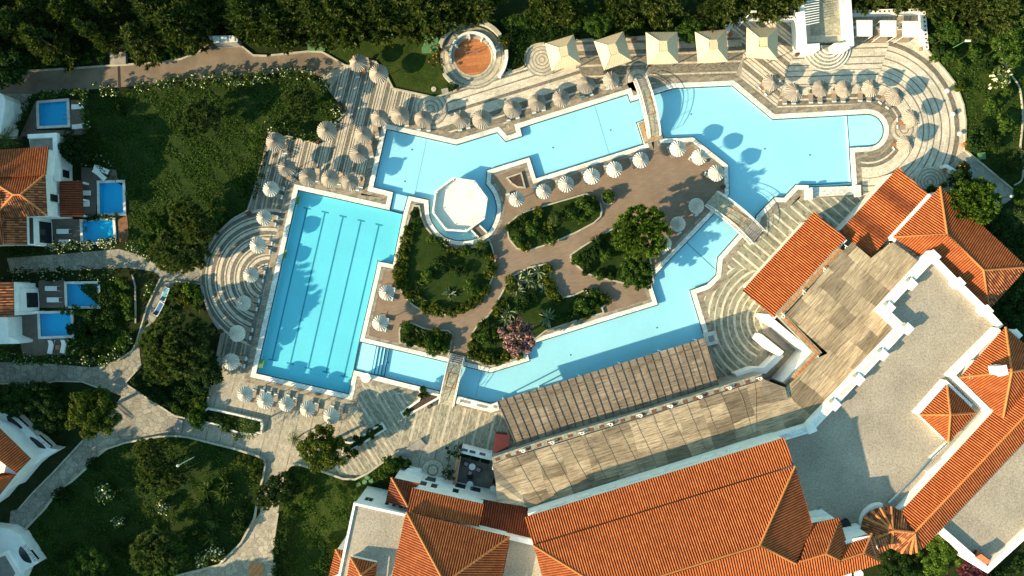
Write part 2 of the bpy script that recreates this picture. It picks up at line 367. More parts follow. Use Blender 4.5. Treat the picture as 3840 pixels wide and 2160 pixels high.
def m_pfloor(name,c):
    t=NT(name); p=t.pos(); a=t.ramp(t.noise(p,.12,4,.6),[(.3,tuple(x*.92 for x in c)+(1,)),(.7,tuple(min(1,x*1.05) for x in c)+(1,))])
    b=t.ramp(t.noise(p,3.5,4,.75),[(.3,(.94,.95,.96,1)),(.7,(1.05,1.04,1.03,1))])
    return t.out(t.mix(1.,a,b,'MULTIPLY'),.6,.2)
M['pfloor']=m_pfloor('pale_pool_floor',(.68,.73,.77)); M['pfloor_lap']=m_pfloor('blue_pool_floor',(.57,.71,.76)); M['pfloor_priv']=m_pfloor('deep_blue_pool_floor',(.25,.60,.80))
M['shelf']=m_pfloor('white_pool_shelf',(.86,.88,.88))
def m_wood(name,c0,c1,w,ang):
    t=NT(name); p=t.pos(); a=(math.cos(ang),math.sin(ang),0); b=(-a[1],a[0],0)
    cv=t.new('ShaderNodeCombineXYZ'); t.link(t.vdot(p,a),cv.inputs[0]); t.link(t.vdot(p,b),cv.inputs[1])
    br=t.new('ShaderNodeTexBrick'); t.link(cv.outputs[0],br.inputs['Vector'])
    for k,x in (('Scale',1.),('Mortar Size',.008),('Brick Width',3.2),('Row Height',w)): br.inputs[k].default_value=x
    br.inputs['Color1'].default_value=c0; br.inputs['Color2'].default_value=c1; br.inputs['Mortar'].default_value=tuple(x*.4 for x in c0[:3])+(1,)
    g=t.ramp(t.noise(p,3,4,.7),[(.3,(.8,.8,.8,1)),(.7,(1.15,1.15,1.15,1))])
    return t.out(t.mix(1.,br.outputs['Color'],g,'MULTIPLY'),.6,.3)
M['decking']=m_wood('red_timber_decking',(.30,.105,.04,1),(.42,.17,.06,1),.45,.1)
M['villa_deck']=plain('brown_terrace_tile',(.14,.108,.085),.85,var=.15,scale=1.5)
M['orange_brick']=m_wood('orange_brick',(.42,.17,.06,1),(.58,.26,.10,1),.22,.9)
# ================================================================ camera, sun, sky
cd=bpy.data.cameras.new('camera'); cam=bpy.data.objects.new('camera',cd); COL.objects.link(cam)
cam.location=(0,0,H); cd.sensor_width=36; cd.lens=36*H/(3840/PXM); cd.clip_end=2000; S.camera=cam
AZ=math.radians(27); EL=math.radians(23.5)      # light travels towards +x,+y
sd=Vector((math.cos(AZ)*math.cos(EL),math.sin(AZ)*math.cos(EL),-math.sin(EL)))
sl=bpy.data.lights.new('sun','SUN'); sl.energy=5.0; sl.angle=math.radians(.55); sl.color=(1,.76,.47)
so=bpy.data.objects.new('sun',sl); COL.objects.link(so); so.rotation_euler=sd.to_track_quat('-Z','Y').to_euler(); so.location=(-60,-30,60)
w=bpy.data.worlds.new('World'); S.world=w; w.use_nodes=True; wn=w.node_tree
sk=wn.nodes.new('ShaderNodeTexSky'); sk.sky_type='NISHITA'; sk.sun_disc=False; sk.sun_elevation=EL
sk.sun_rotation=math.atan2(-sd.x,-sd.y); sk.air_density=1.0; sk.dust_density=.6; sk.ozone_density=1.5
bg=wn.nodes['Background']; mx=wn.nodes.new('ShaderNodeMix'); mx.data_type='RGBA'; mx.blend_type='MULTIPLY'; mx.inputs[0].default_value=1.; mx.inputs[7].default_value=(.82,1.05,.82,1); wn.links.new(sk.outputs[0],mx.inputs[6]); wn.links.new(mx.outputs[2],bg.inputs[0]); bg.inputs[1].default_value=.15
S.view_settings.view_transform='Standard'; S.view_settings.look='None'; S.view_settings.exposure=1.24; S.view_settings.gamma=1
S.cycles.max_bounces=8; S.cycles.transparent_max_bounces=12; S.cycles.use_denoising=True
# ================================================================ lagoon outlines (photo pixels)
pA=q(1,1,405,510,1233,695)
pB=q(1,1,1266,535,1085,490)+q(1,0,1205,1165,1840,1308,2210,1195,2285,1278)+q(2,0,140,1232,120,1157,1098,850,1122,920,1320,858,1510,797,2045,773)+q(3,0,140,1078)+ \
  [(OX[3]+x/2.415,y/2.415) for x,y in [(1000+150*math.sin(math.radians(a)),1180-150*math.cos(math.radians(a))) for a in range(0,181,15)]]+ \
  q(3,1,838,132,860,478,466,490,463,470,350,468,240,583,155,580,-5,745)+q(2,1,2255,785,2110,905,1915,1125,1900,1283,1810,1372,1665,1422)+q(2,2,1785,535,1795,590)+q(1,2,2215,1152,2150,1168,1845,1098,1690,1060,912,866)
pC=q(1,2,885,975,880,1025,865,1085,25,895)
moat=q(1,1,2110,460,2170,540,2203,640,2205,720,2180,810,2130,890,2060,940,1980,968,1880,977,1780,960,1700,915,1640,850,1600,770,1588,690)
I1=q(1,2,965,603,1760,790,2150,885)+q(2,2,207,778,180,690,270,610,1368,270,1310,92)+q(2,1,1335,1290,1885,715,2012,552,2005,290,1690,38,1420,50)+q(2,0,1390,1170,1250,1088,1182,1112,1245,1310)+q(2,1,265,410,205,218,0,282)+q(1,1,2120,335)+spl(moat,3)+q(1,1,1585,605,1405,567,1360,727)
I2=q(1,1,1265,1187,1130,1160,1112,1255)
OUT=P(pA+pB+pC); ISL=P(I1+I2); LAG=P([pA[1]]+pB+I1); LAP=P(pA+[I1[-1]]+I2+[I1[0],pB[-1]]+pC)
PPX=[q(0,0,350,935,605,915,615,1130,357,1143),q(0,1,900,450,1110,445,1118,720,905,728),q(0,1,745,800,1020,782,1035,975,755,990),q(0,2,605,85,885,82,888,285,612,285),q(0,2,360,355,640,345,650,550,370,560)]
PPW=[P(p,.1) for p in PPX]
DF=.55; DL=.85
# ---------------------------------------------------------------- ground, paving
g=MB(); big=[Vector(v) for v in ((-420,-420,-.03),(420,-420,-.03),(420,420,-.03),(-420,420,-.03))]
g.sheet([big,OUT]+PPW,-.03); struct('ground',g,M['ground'])
Dpx=q(1,0,830,590,890,600,1030,540,1110,560,1215,700,1265,800,1645,880,1830,810,2270,670,2415,625)+q(2,0,200,600,165,520,200,440,260,395,350,385,640,365,1100,340,1300,318,2000,300,2015,260,2080,185,2200,150)+ \
 q(3,0,130,150,350,150,840,100,1490,95,1545,450,1690,620,1800,760,1870,950,1890,1100,1885,1340)+q(3,1,1890,150,2340,525,2300,600,2170,680,1900,560,1600,600,1200,1000)+q(3,2,500,800,0,1000)+q(1,3,2415,400,2380,760,1850,700,1400,560,1390,380,1250,370,920,575,620,500,470,460,380,440,300,490,90,640,105,430,60,360,0,345)+ \
 q(0,3,2100,290,1700,195,1590,180,1600,20)+q(0,2,1740,1310,1880,1210,1870,1190,1945,800,2005,530,1900,380,1835,110)+q(0,1,1815,1370,1850,1080,1960,910,2100,780,2240,700,2300,520,2415,130)+q(1,0,130,1190,400,1250,560,1290,620,1250,830,1020,770,930,690,830,600,690)
M['deck']=paving('terrace_stone','line',(-.25,-1),1.9,[(0,1),(.12,0),(.2,1),(.5,1)],pale=(.33,.30,.24),dark=(.22,.205,.165),mort=(.2,.19,.15),bw=.5,bh=.2)
d=MB(); d.sheet([P(Dpx),OUT],0.); struct('pool_deck',d,M['deck'])
i=MB(); i.sheet(ISL,0.); struct('island_paving',i,M['island'])
def zone(px,mat,z=.006,name='paving'):
    b=MB(); b.sheet(P(px),z); return struct(name,b,mat)
B1=[(0,1),(.10,0),(.16,1),(.34,0),(.42,1),(.50,0),(.80,1),(.9,0)]
PR=[(0,1),(2.62/14,0),(3.35/14,1),(3.6/14,0),(4.25/14,1),(4.45/14,0),(4.95/14,1),(6.3/14,0),(6.45/14,1),(7.35/14,0),(7.5/14,1),(8.1/14,0),(8.25/14,1),(8.85/14,0),(9.0/14,1),(9.75/14,0),(9.9/14,1),(10.9/14,0),(11.05/14,1),(11.6/14,0),(12.3/14,1)]
PT=[(0,1),(.75/14,0),(1.05/14,1),(1.3/14,0),(2.1/14,1),(2.3/14,0),(3.2/14,1),(4.5/14,0),(4.95/14,1),(6.0/14,0),(6.15/14,1),(6.9/14,0),(7.2/14,1),(7.6/14,0),(7.85/14,1),(9.2/14,0),(9.4/14,1)]
PM=[(0,1),(.65/14,0),(1.55/14,1),(1.8/14,0),(3.0/14,1),(3.25/14,0),(4.3/14,1),(4.5/14,0),(5.1/14,1),(6.0/14,0),(6.3/14,1),(7.1/14,0),(7.5/14,1)]
ce=W((OX[3]+1000/2.415,1180/2.415)); tp=W(q(2,0,120,1157)[0]); mp=W(q(2,0,1510,785)[0])
# upper left terrace
zone(q(1,0,830,592,905,600,1030,560,1110,580,1215,705,1265,805,1560,862,1490,900,1470,1000,1500,1090)+q(1,1,1190,-90,1030,480,450,455,395,470,20,480,110,90)+q(1,0,132,1195,400,1252,560,1292,640,1270,838,1020,775,930,690,830),
     paving('striped_slate_upper','line',(-.25,-1),1.75,B1,pale=(.48,.43,.35),dark=(.115,.11,.092)))
# strip left of the lap pool and below it
zone(q(1,1,20,480,395,470,380,480)+q(1,2,-10,905)+q(0,2,2290,920,2000,800,1990,560)+q(0,1,2300,640),paving('lap_side_slate','line',(-.215,-1),1.35,[(0,0),(.28,1),(.42,0),(.6,1),(.8,0)],pale=(.34,.30,.24)),.004)
# half-round terrace
cc=W((1005,1044))
hr=[(1005+253*math.cos(math.radians(a)),1044+262*math.sin(math.radians(a))) for a in range(103,283,8)]+q(1,1,270,680)+q(1,2,-60,620)
zone(hr,paving('ringed_terrace_slate','rad',(cc.x,cc.y,6.),1.28,[(0,1),(.30,0),(.45,1),(.58,0),(.98,1)],pale=(.52,.47,.38),dark=(.11,.105,.09)),.010)
# top terrace with long pale bands
zone(q(1,0,1645,885,1830,815,2270,675,2415,630)+q(2,0,200,605,420,560,640,590,720,700,880,830,-30,1140)+q(1,0,2270,1160,2130,1180,1840,1270,1480,1170,1550,1050,1700,980),
     paving('pale_banded_terrace','line',(.955,.298),14,PT,pale=(.56,.50,.41),dark=(.135,.128,.105),off=tp))
zone(q(2,0,700,720,640,590,420,560,350,400,640,370,1100,345,1300,322,2000,305,2120,330,2140,500,2060,720,2045,755,1510,780,1320,840,1100,835,900,830),
     paving('slate_terrace_bands','line',(1,.03),14,PM,pale=(.46,.41,.33),dark=(.155,.14,.11),off=mp),.008)
zone(q(2,0,2140,500,2120,330,2020,260,2090,190,2270,155)+q(3,0,350,165,350,470,300,560,160,1000,150,1050,-150,790),paving('diagonal_terrace_bands','line',(.775,-.632),1.9,[(0,0),(.2,1),(.34,0),(.40,1),(.62,0),(.68,1),(.85,0)],pale=(.56,.50,.41),dark=(.135,.125,.10)),.008)
zone(q(3,0,300,560,350,470,420,400,840,400,825,470,1000,360,1200,370,1000,990,830,980,160,1040),paving('straight_terrace_bands','line',(1,.03),14,PR,pale=(.58,.52,.43),dark=(.135,.125,.10),off=ce),.010)
ce=W((OX[3]+1000/2.415,1180/2.415))
zone(q(3,0,830,990,1005,1015,1200,365,1480,330,1545,455,1690,622,1800,762,1868,950,1888,1100,1883,1340)+q(3,1,1888,150,1700,330,1400,420,1250,330,1000,560,925,560,900,170,1020,150,1130,90,1180,0)+q(3,0,1190,1180,1150,1060,1000,1005),
     paving('curved_terrace_bands','rad',(ce.x,ce.y,9.),14,PR,pale=(.58,.52,.43),dark=(.135,.125,.10)),.012)
# right court between the pool and the bars
BC=[(0,1),(.13,0),(.55,1),(.62,0)]
court=dict(pale=(.58,.53,.43),dark=(.235,.23,.175),mort=(.26,.25,.19),bw=.6,bh=.35)
zone(q(3,1,920,540,470,600,350,500,240,610,150,610,0,780)+q(2,1,2300,860,2180,980,1940,1130,1925,1290,1960,1400,2300,1250)+q(3,1,700,900,1000,560),paving('court_paving','line',(.76,-.65),2.3,BC,**court),.008)
cq=W((2905,1200)); 
zone(q(2,1,1960,1400,1925,1290,2060,1215,2300,1250)+q(3,1,300,1500)+q(3,2,130,380,100,560)+q(2,2,2260,570,2300,700,2100,900,1950,990,1920,880,1840,620,1880,600,1850,510,1800,520,1700,150),paving('ringed_court_paving','rad',(cq.x,cq.y,7.),1.75,[(0,1),(.17,0),(.55,1),(.64,0)],**court),.010)
zone(q(2,2,2260,570)+q(3,2,90,560,100,400,200,400,520,710,350,830,240,1000,100,930,250,720),M['stone_court'],.014)
# lower courts
zone(q(1,2,920,900,1520,1035,1500,1110,1390,1200,1330,1250)+q(1,3,1300,310,1280,360,930,565,620,490,720,400,850,290,860,220,820,100,930,-60)+q(1,2,960,1150),paving('diagonal_court_paving','line',(.53,-.85),2.4,[(0,1),(.14,0),(.30,1),(.36,0),(.72,1),(.78,0)],pale=(.44,.39,.31),dark=(.255,.24,.185),mort=(.26,.25,.2),bw=.45,bh=.22),.008)
zone(q(1,2,1690,1130,1840,1110,2150,1180,2220,1150,2400,1560)+q(1,3,2400,330,2180,370,1890,300,1740,290,1500,200,1330,260,1300,310)+q(1,2,1380,1290,1680,1130),paving('lower_court_paving','line',(-.25,-1),2.05,[(0,1),(.15,0),(.45,1),(.50,0)],pale=(.46,.41,.32),dark=(.27,.25,.19),mort=(.28,.26,.2),bw=.45,bh=.22),.009)
# ---------------------------------------------------------------- roads and paths
road=q(0,0,-600,700,0,657,470,627,1000,592,1450,562,1640,532,1800,470,1900,380,2140,375,2240,460,2290,500,2415,505)+q(1,0,160,498,500,462,620,467,700,512,826,590,700,770,600,690,480,650,0,670)+q(0,0,1600,735,1250,775,870,805,300,850,80,850,-600,900)
b=MB(); b.sheet(P(road),-.012); struct('road',b,M['asphalt'])
b=MB(); b.sheet(P(q(0,0,80,850,290,850,240,1000,40,1250,-300,1250,-300,860)),-.008); struct('driveway',b,M['flag_grey'])
fa=q(0,1,60,1130,600,1090,1080,1048,1250,1100,1450,1200,1835,1212,1812,1362,1590,1338,1540,1420)+q(0,2,1400,420,1310,490,1260,620,1265,720,1280,830,1140,980,1140,1010,1580,1275,1740,1310,1600,1390,1600,1449)+ \
   q(0,3,1590,185,1450,185,1130,245,960,300,830,405,770,485,640,600,520,675,400,845,210,1035,150,1060,80,1020,95,860,175,840,300,690,490,500,740,220)+q(0,2,1000,1250,1100,1100,1000,1060,880,1022,740,970,500,965,240,1025,80,990,-200,990,-200,790,300,795,840,840,1060,780,1190,690,1230,620,1330,290,1455,22)+q(0,1,1390,1250,1150,1215,100,1270)
b=MB(); b.sheet(P(fa),-.010); struct('path',b,M['flag_grey'])
fb=q(1,3,290,490,90,630,60,880,0,960)+q(0,3,2300,930,2180,1150,1980,1350,1600,1449,1600,1700,2700,1700)+q(1,3,195,1449,180,1200,222,880)
b=MB(); b.sheet(P(fb),-.006); struct('path',b,M['flag'])
bandp=W((960,2138)); b=MB(); b.lathe([(0.01,.001),(1.15,.001)],(bandp.x,bandp.y,.0),24); 
b=MB(); b.sheet([Vector((bandp.x+1.1*math.cos(a*.26),bandp.y+1.1*math.sin(a*.26),0)) for a in range(24)],-.002); struct('path',b,M['orange_brick'])
grey=q(3,1,1885,150,2335,525,2345,560,2170,680,2000,520,1900,400,1890,300,1780,220)
zone(grey,paving('grey_path_slabs','line',(.75,-.65),9,[(0,1),(.99,0)],pale=(.30,.29,.25)),.016,'path')
pr=spl(q(3,0,2130,330,2130,480,2200,640,2290,770,2320,900,2330,1100,2310,1350)+q(3,1,2330,300,2320,420,2250,470),4)
b=MB(); L=P(pr); b.sheet(offs(L,1.0,False)+offs(L,-1.0,False)[::-1],-.008); struct('path',b,M['flag_grey'])
b=MB(); b.box((-20,40.5,-.012),(260,3.2,.004)); struct('road',b,plain('back_road_asphalt',(.06,.062,.065),.85,var=.2))
# ---------------------------------------------------------------- lawns
def lawn(px,m='grass',z=.035): b=MB(); b.sheet(P(px,z),z); return struct('lawn',b,M[m])
NEL=q(1,0,640,470,700,510,826,588,900,595,1030,540,1110,560,1215,700,1265,800,1645,880,1845,800,1730,680,1680,560,1700,400,1560,300,1000,330,640,380)
BLL=q(0,3,190,1080,210,1035,400,845,520,675,640,600,770,485,830,405,960,300,1130,245,1450,190,1700,200,2100,300,2340,370,2385,440,2370,560,2325,760,2295,930,2175,1150,1975,1345,1600,1445,1500,1560,300,1560)
RGL=q(3,0,1545,450,1690,620,1800,760,1870,950,1890,1100,1885,1340)+q(3,1,1885,150,2330,520,2600,700)+q(3,0,2900,1300,2700,400,1900,150,1560,150)
BML=q(1,3,225,880,300,490,380,440,470,460,620,500,920,575,1250,370,1390,390,1330,520,1090,615,920,790,780,1449,760,1600,200,1600,182,1200)
TML=q(2,0,-30,640,160,595,160,520,200,440,260,392,350,380,640,360,1100,335,1300,312,2000,295,2000,200,1000,160,0,160)+q(1,0,2230,200,2290,450,2280,600,2250,670)
LGL=q(0,0,780,860,1250,820,2415,720)+q(1,0,480,690,640,760,790,980,820,1020,600,1230)+q(1,0,130,1180)+q(0,1,2300,520,2240,700,2100,780,1960,910,1850,1080,1830,1205,1450,1190,1250,1090,1150,1000,1200,700,1150,500,780,280)
lawn(NEL); lawn(BLL,'wildgrass'); lawn(RGL); lawn(BML); lawn(TML,'wildgrass'); lawn(LGL,'wildgrass',.02)
# ---------------------------------------------------------------- lagoon and lap pool
SHALLOW=thing('swimming_pool','large pale lagoon pool winding right round the planted island','pool',W((2900,480)),world=True)
LAPT=thing('lap_pool','turquoise lap pool with five dark lane lines beside the ringed terrace','pool',W((1180,1030)),world=True)
b=MB(); b.sheet(LAG,-DF); b.sides(LAG,-DF,-.02); b.build('basin',M['pfloor'],SHALLOW)
b=MB(); b.sheet(LAP,-DL); b.sides(LAP,-DL,-.02); b.build('basin',M['pfloor_lap'],LAPT)
M['border']=paving('border_stone','line',(.95,.3),.75,[(0,0),(.9,1)],pale=(.3,.27,.21),dark=(.235,.205,.16),mort=(.2,.18,.14),bw=.7,bh=.37)
def coping(loop,dist,z0,z1,parent,grow=True,name='coping',mat='coping'):
    o=outw(loop,dist if grow else -dist); b=MB()
    if grow: b.ring(o,loop,z0,z1)
    else: b.ring(loop,o,z0,z1)
    return b.build(name,M[mat],parent)
# coping: outer bank round the whole water, inner bank round the island
coping(OUT,.62,-.35,.06,SHALLOW); coping(ISL,.55,-.35,.055,SHALLOW,False)
coping(outw(OUT,.622),.75,-.02,.02,SHALLOW,True,'stone_border','border'); coping(outw(ISL,-.552),.45,-.02,.02,SHALLOW,False,'stone_border','border')
def band(loop,par,z=-.055,w=.13,inner=True): 
    o=outw(loop,-w if inner else w); b=MB()
    b.ring(loop,o,z-.05,z) if inner else b.ring(o,loop,z-.05,z)
    return b.build('tile_band',M['tileline'],par)
band(LAG,SHALLOW); band(LAP,LAPT)
b=MB(); b.sheet(outw(LAG,-.005),-.07); b.build('water',M['water'],SHALLOW)
b=MB(); b.sheet(outw(LAP,-.005),-.075); b.build('water',M['water_lap'],LAPT)
# shelves and steps under water
def shelf(px,z,par,name='shelf',mat='shelf'): b=MB(); b.prism(P(px),-DF-.2,z); return b.build(name,M[mat],par)
shelf(q(1,1,1240,690,1272,540,1400,572,1355,722),-.20,SHALLOW)
shelf(q(1,2,917,862,967,610,1110,645,1065,895),-.16,SHALLOW)
for k in range(4):
    x=k*30; shelf(q(1,2,1113+x,650+x*.2,1068+x,897+x*.2,1096+x,905+x*.2,1140+x,657+x*.2),-.22-k*.08,SHALLOW,'pool_step')
    b=MB(); b.wall(P(q(1,2,1138+x,656+x*.2,1094+x,904+x*.2),-.2),.10,-.3,-.205-k*.08); b.build('step_nosing',M['tileline'],SHALLOW)
shelf([(OX[3]+x/2.415,y/2.415) for x,y in [(1000+146*math.sin(math.radians(a)),1180-146*math.cos(math.radians(a))) for a in range(0,181,15)]+[(836,1336),(816,1045)]],-.26,SHALLOW)
b=MB(); b.wall(P(q(3,0,814,1042,836,1336),-.2),.10,-.5,-.25); b.build('step_nosing',M['tileline'],SHALLOW)
shelf(q(3,1,840,140,856,440,466,470,462,466,850,440),-.5,SHALLOW)
for k in range(4):
    y=k*23; shelf(q(3,1,466,466+y,862,446+y,862,478,466,490) if k==0 else q(3,1,470,466+y,864,446+y,864,446+y+24,470,466+y+24),-.36+k*.07,SHALLOW,'pool_step')
    b=MB(); b.wall(P(q(3,1,466,464+y,858,444+y),0),.09,-.5,-.345+k*.07); b.build('step_nosing',M['tileline'],SHALLOW)
b=MB(); b.prism(P(q(3,1,480,536,862,515,864,556,482,578)),-.3,.10); b.build('top_step',M['coping'],SHALLOW)
for px in (q(3,1,426,510,478,500,482,600,430,605),q(3,1,862,478,912,478,916,576,868,580)):
    t=thing('stone_block','white square stone block at the '+('left' if px[0][0]<3100 else 'right')+' end of the wide pool steps','pier',W(px[0]),world=True,group='white blocks by the pool steps'); b=MB(); b.prism(P(px),-.2,.55); b.build('block',M['coping'],t); b=MB(); b.prism(outw(P(px),.05),.551,.62); b.build('cap',M['coping'],t)
# dividing lines, drains, lane lines
def line(pxs,w,z,par,name='dividing_line'): b=MB(); b.wall(P(pxs,z),w,z-.02,z); b.build(name,M['tileline'],par)
zf=-DF+.012
line(q(1,1,1572,45,1462,560),.02,zf,SHALLOW); line(q(2,0,795,950,930,1400),.02,zf,SHALLOW); line(q(2,1,1625,985,1890,1232),.07,zf,SHALLOW); line(q(1,2,2070,865,2012,1115),.03,zf,SHALLOW)
line(q(1,1,1240,697,1358,727),.07,-.19,SHALLOW); line(q(1,2,965,610,914,862),.06,-.15,SHALLOW)
for px in q(1,1,1438,147,1373,435)+q(2,0,942,1178,420,1337,1670,1034)+q(3,0,980,1187,68,1348,477,1403)+q(2,2,580,727,1362,480)+q(1,2,1222,793):
    p=W(px,zf); b=MB(); b.lathe([(.10,0),(.10,.015),(.02,.016)],(p.x,p.y,zf),10); b.build('drain',M['tileline'],SHALLOW)
M['lane']=plain('lane_tile',(.12,.28,.36),.5,var=.1)
ln=[(q(1,1,487,680),q(1,2,172,772)),(q(1,1,650,714),q(1,2,336,806)),(q(1,1,813,752),q(1,2,498,848)),(q(1,1,976,790),q(1,2,660,884)),(q(1,1,1139,827),q(1,2,823,922))]
for a,c in ln:
    A,C=W(a[0],-DL),W(c[0],-DL); b=MB(); zl=-DL+.012; b.wall([A,C],.20,zl-.02,zl); dv=(C-A).normalized(); n=Vector((-dv.y,dv.x,0))
    for E in (A,C): b.wall([E-n*.5,E+n*.5],.18,zl-.02,zl+.003)
    b.build('lane_line',M['lane'],LAPT)
for px in q(1,1,387,603,272,1090)+q(1,2,65,805): # recessed ladder slots
    p=W(px); b=MB(); b.box((p.x+.05,p.y,-.03),(.75,1.15,.1),-.21); b.build('ladder_slot',M['green_paint'],LAPT)
# ---------------------------------------------------------------- private pools
pl=['small square private pool below the road, two white loungers beside it','private pool beside the tiled porch of the villa, top of a pair','private pool with steel ladder under the villa, above the paved path','private pool with ladder and two white loungers on its left','private pool nearest the two armchairs, two curved loungers below it']
dk=[q(0,0,330,905,745,905,775,1220,180,1235),q(0,1,735,300,1050,330,1070,450,1150,450,1150,740,730,760),q(0,1,455,765,740,760,750,1000,500,1010),q(0,2,350,45,600,50,920,80,910,300,340,300),q(0,2,170,350,360,350,660,560,620,720,205,740,180,600)]
for k,(pw,lb) in enumerate(zip(PPW,pl)):
    b=MB(); b.sheet([P(dk[k],.1),pw] if k==0 else [P(dk[k],.1)],.06) if False else None
    t=thing('private_pool',lb,'pool',sum(pw,Vector())/4,world=True,group='private villa pools')
    b=MB(); b.sheet(pw,-.75); b.sides(pw,-.75,.08); b.build('basin',M['pfloor_priv'],t)
    b=MB(); b.ring(outw(pw,.33),pw,-.2,.16); b.build('coping',M['plaster_worn'],t)
    b=MB(); b.sheet(outw(pw,-.004),-.0); b.build('water',M['water_priv'],t)
def terrace(px,hole=None):
    b=MB(); p=P(px,.07); b.sheet([p,hole] if hole else p,.07); return struct('terrace',b,M['villa_deck'])
terrace(q(0,0,330,1180,332,905,325,905,180,1235,775,1220,745,905,640,905,640,1180)); terrace(q(0,1,735,305,1050,330,1075,432,870,432,870,745,735,760)); terrace(q(0,1,455,765,728,780,740,1000,500,1010)); terrace(q(0,2,350,48,585,50,590,300,345,300)); terrace(q(0,2,170,352,340,352,350,580,610,575,620,722,205,742,182,600))
b=MB(); b.sheet(P(q(0,1,1065,790,1150,735,1170,980,1070,985)),.01); struct('bare_soil',b,plain('red_soil',(.17,.085,.045),.95,var=.4,scale=2,bump=.5))
# ================================================================ corrugated / pleated slope
def slope(mb,pts,e=(0,1),pitch=.30,amp=.085,k=6,duty=.62,base=True,over=0.,rows=0):
    pts=[Vector(p) for p in pts]; o=pts[e[0]]; n=Vector((0,0,0))
    for a,b in zip(pts,pts[1:]+pts[:1]): n+=Vector(((a.y-b.y)*(a.z+b.z),(a.z-b.z)*(a.x+b.x),(a.x-b.x)*(a.y+b.y)))
    n.normalize()
    if n.z<0: n=-n
    t=(pts[e[1]]-o); t-=n*t.dot(n); t.normalize(); s=n.cross(t)
    if s.z<0 or (abs(s.z)<1e-4 and s.dot(sum(pts,Vector())/len(pts)-o)<0): s=-s
    pl=[((p-o).dot(t),(p-o).dot(s)) for p in pts]; x0=min(p[0] for p in pl); x1=max(p[0] for p in pl)
    step=pitch/k; m=max(2,int((x1-x0)/step)); prev=None; vs=[];fs=[];uv=[]
    for i in range(m+1):
        x=min(max(x0+(x1-x0)*i/m,x0+1e-4),x1-1e-4); ys=[]
        for (ax,ay),(bx,by) in zip(pl,pl[1:]+pl[:1]):
            if (ax<=x)!=(bx<=x): ys.append(ay+(by-ay)*(x-ax)/(bx-ax))
        if len(ys)<2: prev=None; continue
        y0,y1=min(ys)-over,max(ys); fr=((x-x0)/pitch)%1.; h=amp*math.sin(PI*fr/duty) if fr<duty else 0.
        b=len(vs)
        for y in (y0,y1): vs.append(o+t*x+s*y+n*(h+.03)); uv.append((x-x0,y+50))
        if prev is not None:
            f_=(prev,b,b+1,prev+1)
            a_,b_,c_=vs[f_[0]],vs[f_[1]],vs[f_[2]]
            if (b_-a_).cross(c_-a_).dot(n)<0: f_=f_[::-1]
            fs.append(f_)
        prev=b
    mb.add(vs,fs,uv)
    # eave fascia and underside
    off=n*-.07; q0=[p+off for p in pts]; L=len(pts)
    mb.add(pts+q0,[(i,(i+1)%L,L+(i+1)%L,L+i) for i in range(L)]+[tuple(range(L,2*L))],[(0,50)]*(2*L))
    return n
# ================================================================ straw parasols
def parasol_proto(name,label,mat,r,zr,za,pleats,jit,tuft,lean):
    rr=random.Random(pleats*7+3); pa=.085 if jit>.025 else .13; t=thing(name,label,'parasol')
    mb=MB(); N=pleats*2; rings=[(.06,za),(.35,za-(za-zr)*.30),(.7,za-(za-zr)*.66),(1.,zr)]; vs=[]
    jr=[1+rr.uniform(-jit,jit) for _ in range(N)]; jz=[rr.uniform(-jit,jit)*.5 for _ in range(N)]
    for qi,(fq,z) in enumerate(rings):
        for i in range(N):
            a=2*PI*i/N; up=(pa if i%2==0 else -pa)*fq**.5; R_=r*fq*(1+(jr[i]-1)*fq)*(1.0 if i%2==0 else .985)
            vs.append((R_*math.cos(a)+lean[0]*(1-fq),R_*math.sin(a)+lean[1]*(1-fq),z+up+jz[i]*fq*.35))
    fs=[(q_*N+i,(q_+1)*N+i,(q_+1)*N+(i+1)%N,q_*N+(i+1)%N) for q_ in range(3) for i in range(N)]
    mb.add(vs,fs); vs2=[(x*.97,y*.97,z-.09) for x,y,z in vs[3*N:]]; b=len(mb.v); mb.v+=vs2
    mb.f+=[(3*N+i,b+i,b+(i+1)%N,3*N+(i+1)%N) for i in range(N)]; mb.v.append((lean[0],lean[1],za-.16)); mb.f+=[(b+i,len(mb.v)-1,b+(i+1)%N) for i in range(N)]
    mb.build('canopy',M[mat],t)
    tm=MB()
    if tuft:
        for k in range(16):
            a=rr.uniform(0,2*PI); d=rr.uniform(.1,.26); tm.tube([(lean[0],lean[1],za-.05),(lean[0]+d*math.cos(a)*.5,lean[1]+d*math.sin(a)*.5,za+.16),(lean[0]+d*math.cos(a),lean[1]+d*math.sin(a),za+.10)],[.05,.04,.02],4)
        tm.lathe([(.17,-.06),(.13,.06),(.16,.12)],(lean[0],lean[1],za),8)
    else: tm.lathe([(.11,-.05),(.06,.05),(.01,.12)],(lean[0],lean[1],za),10)
    tm.build('top_tuft',M[mat],t)
    pm=MB(); pm.tube([(0,0,0),(lean[0]*.6,lean[1]*.6,za-.12)],.045,8); pm.build('pole',M['pole'],t)
    bm=MB(); bm.lathe([(.24,0),(.24,.06),(.08,.12),(.05,.14)],(0,0,0),14); bm.build('base',M['concrete'],t)
    return t
PROTO={'s':parasol_proto('straw_parasol','x','thatch',1.20,2.02,2.72,30,.06,True,(.10,.10)),
       's2':parasol_proto('straw_parasol','x','thatch',1.20,2.0,2.78,26,.09,True,(.16,.03)),
       'n':parasol_proto('straw_parasol','x','thatch',1.24,2.0,2.82,26,.03,False,(0,0)),
       'r':parasol_proto('reed_parasol','x','reed',1.06,2.0,2.68,19,.02,False,(0,0))}
used=set()
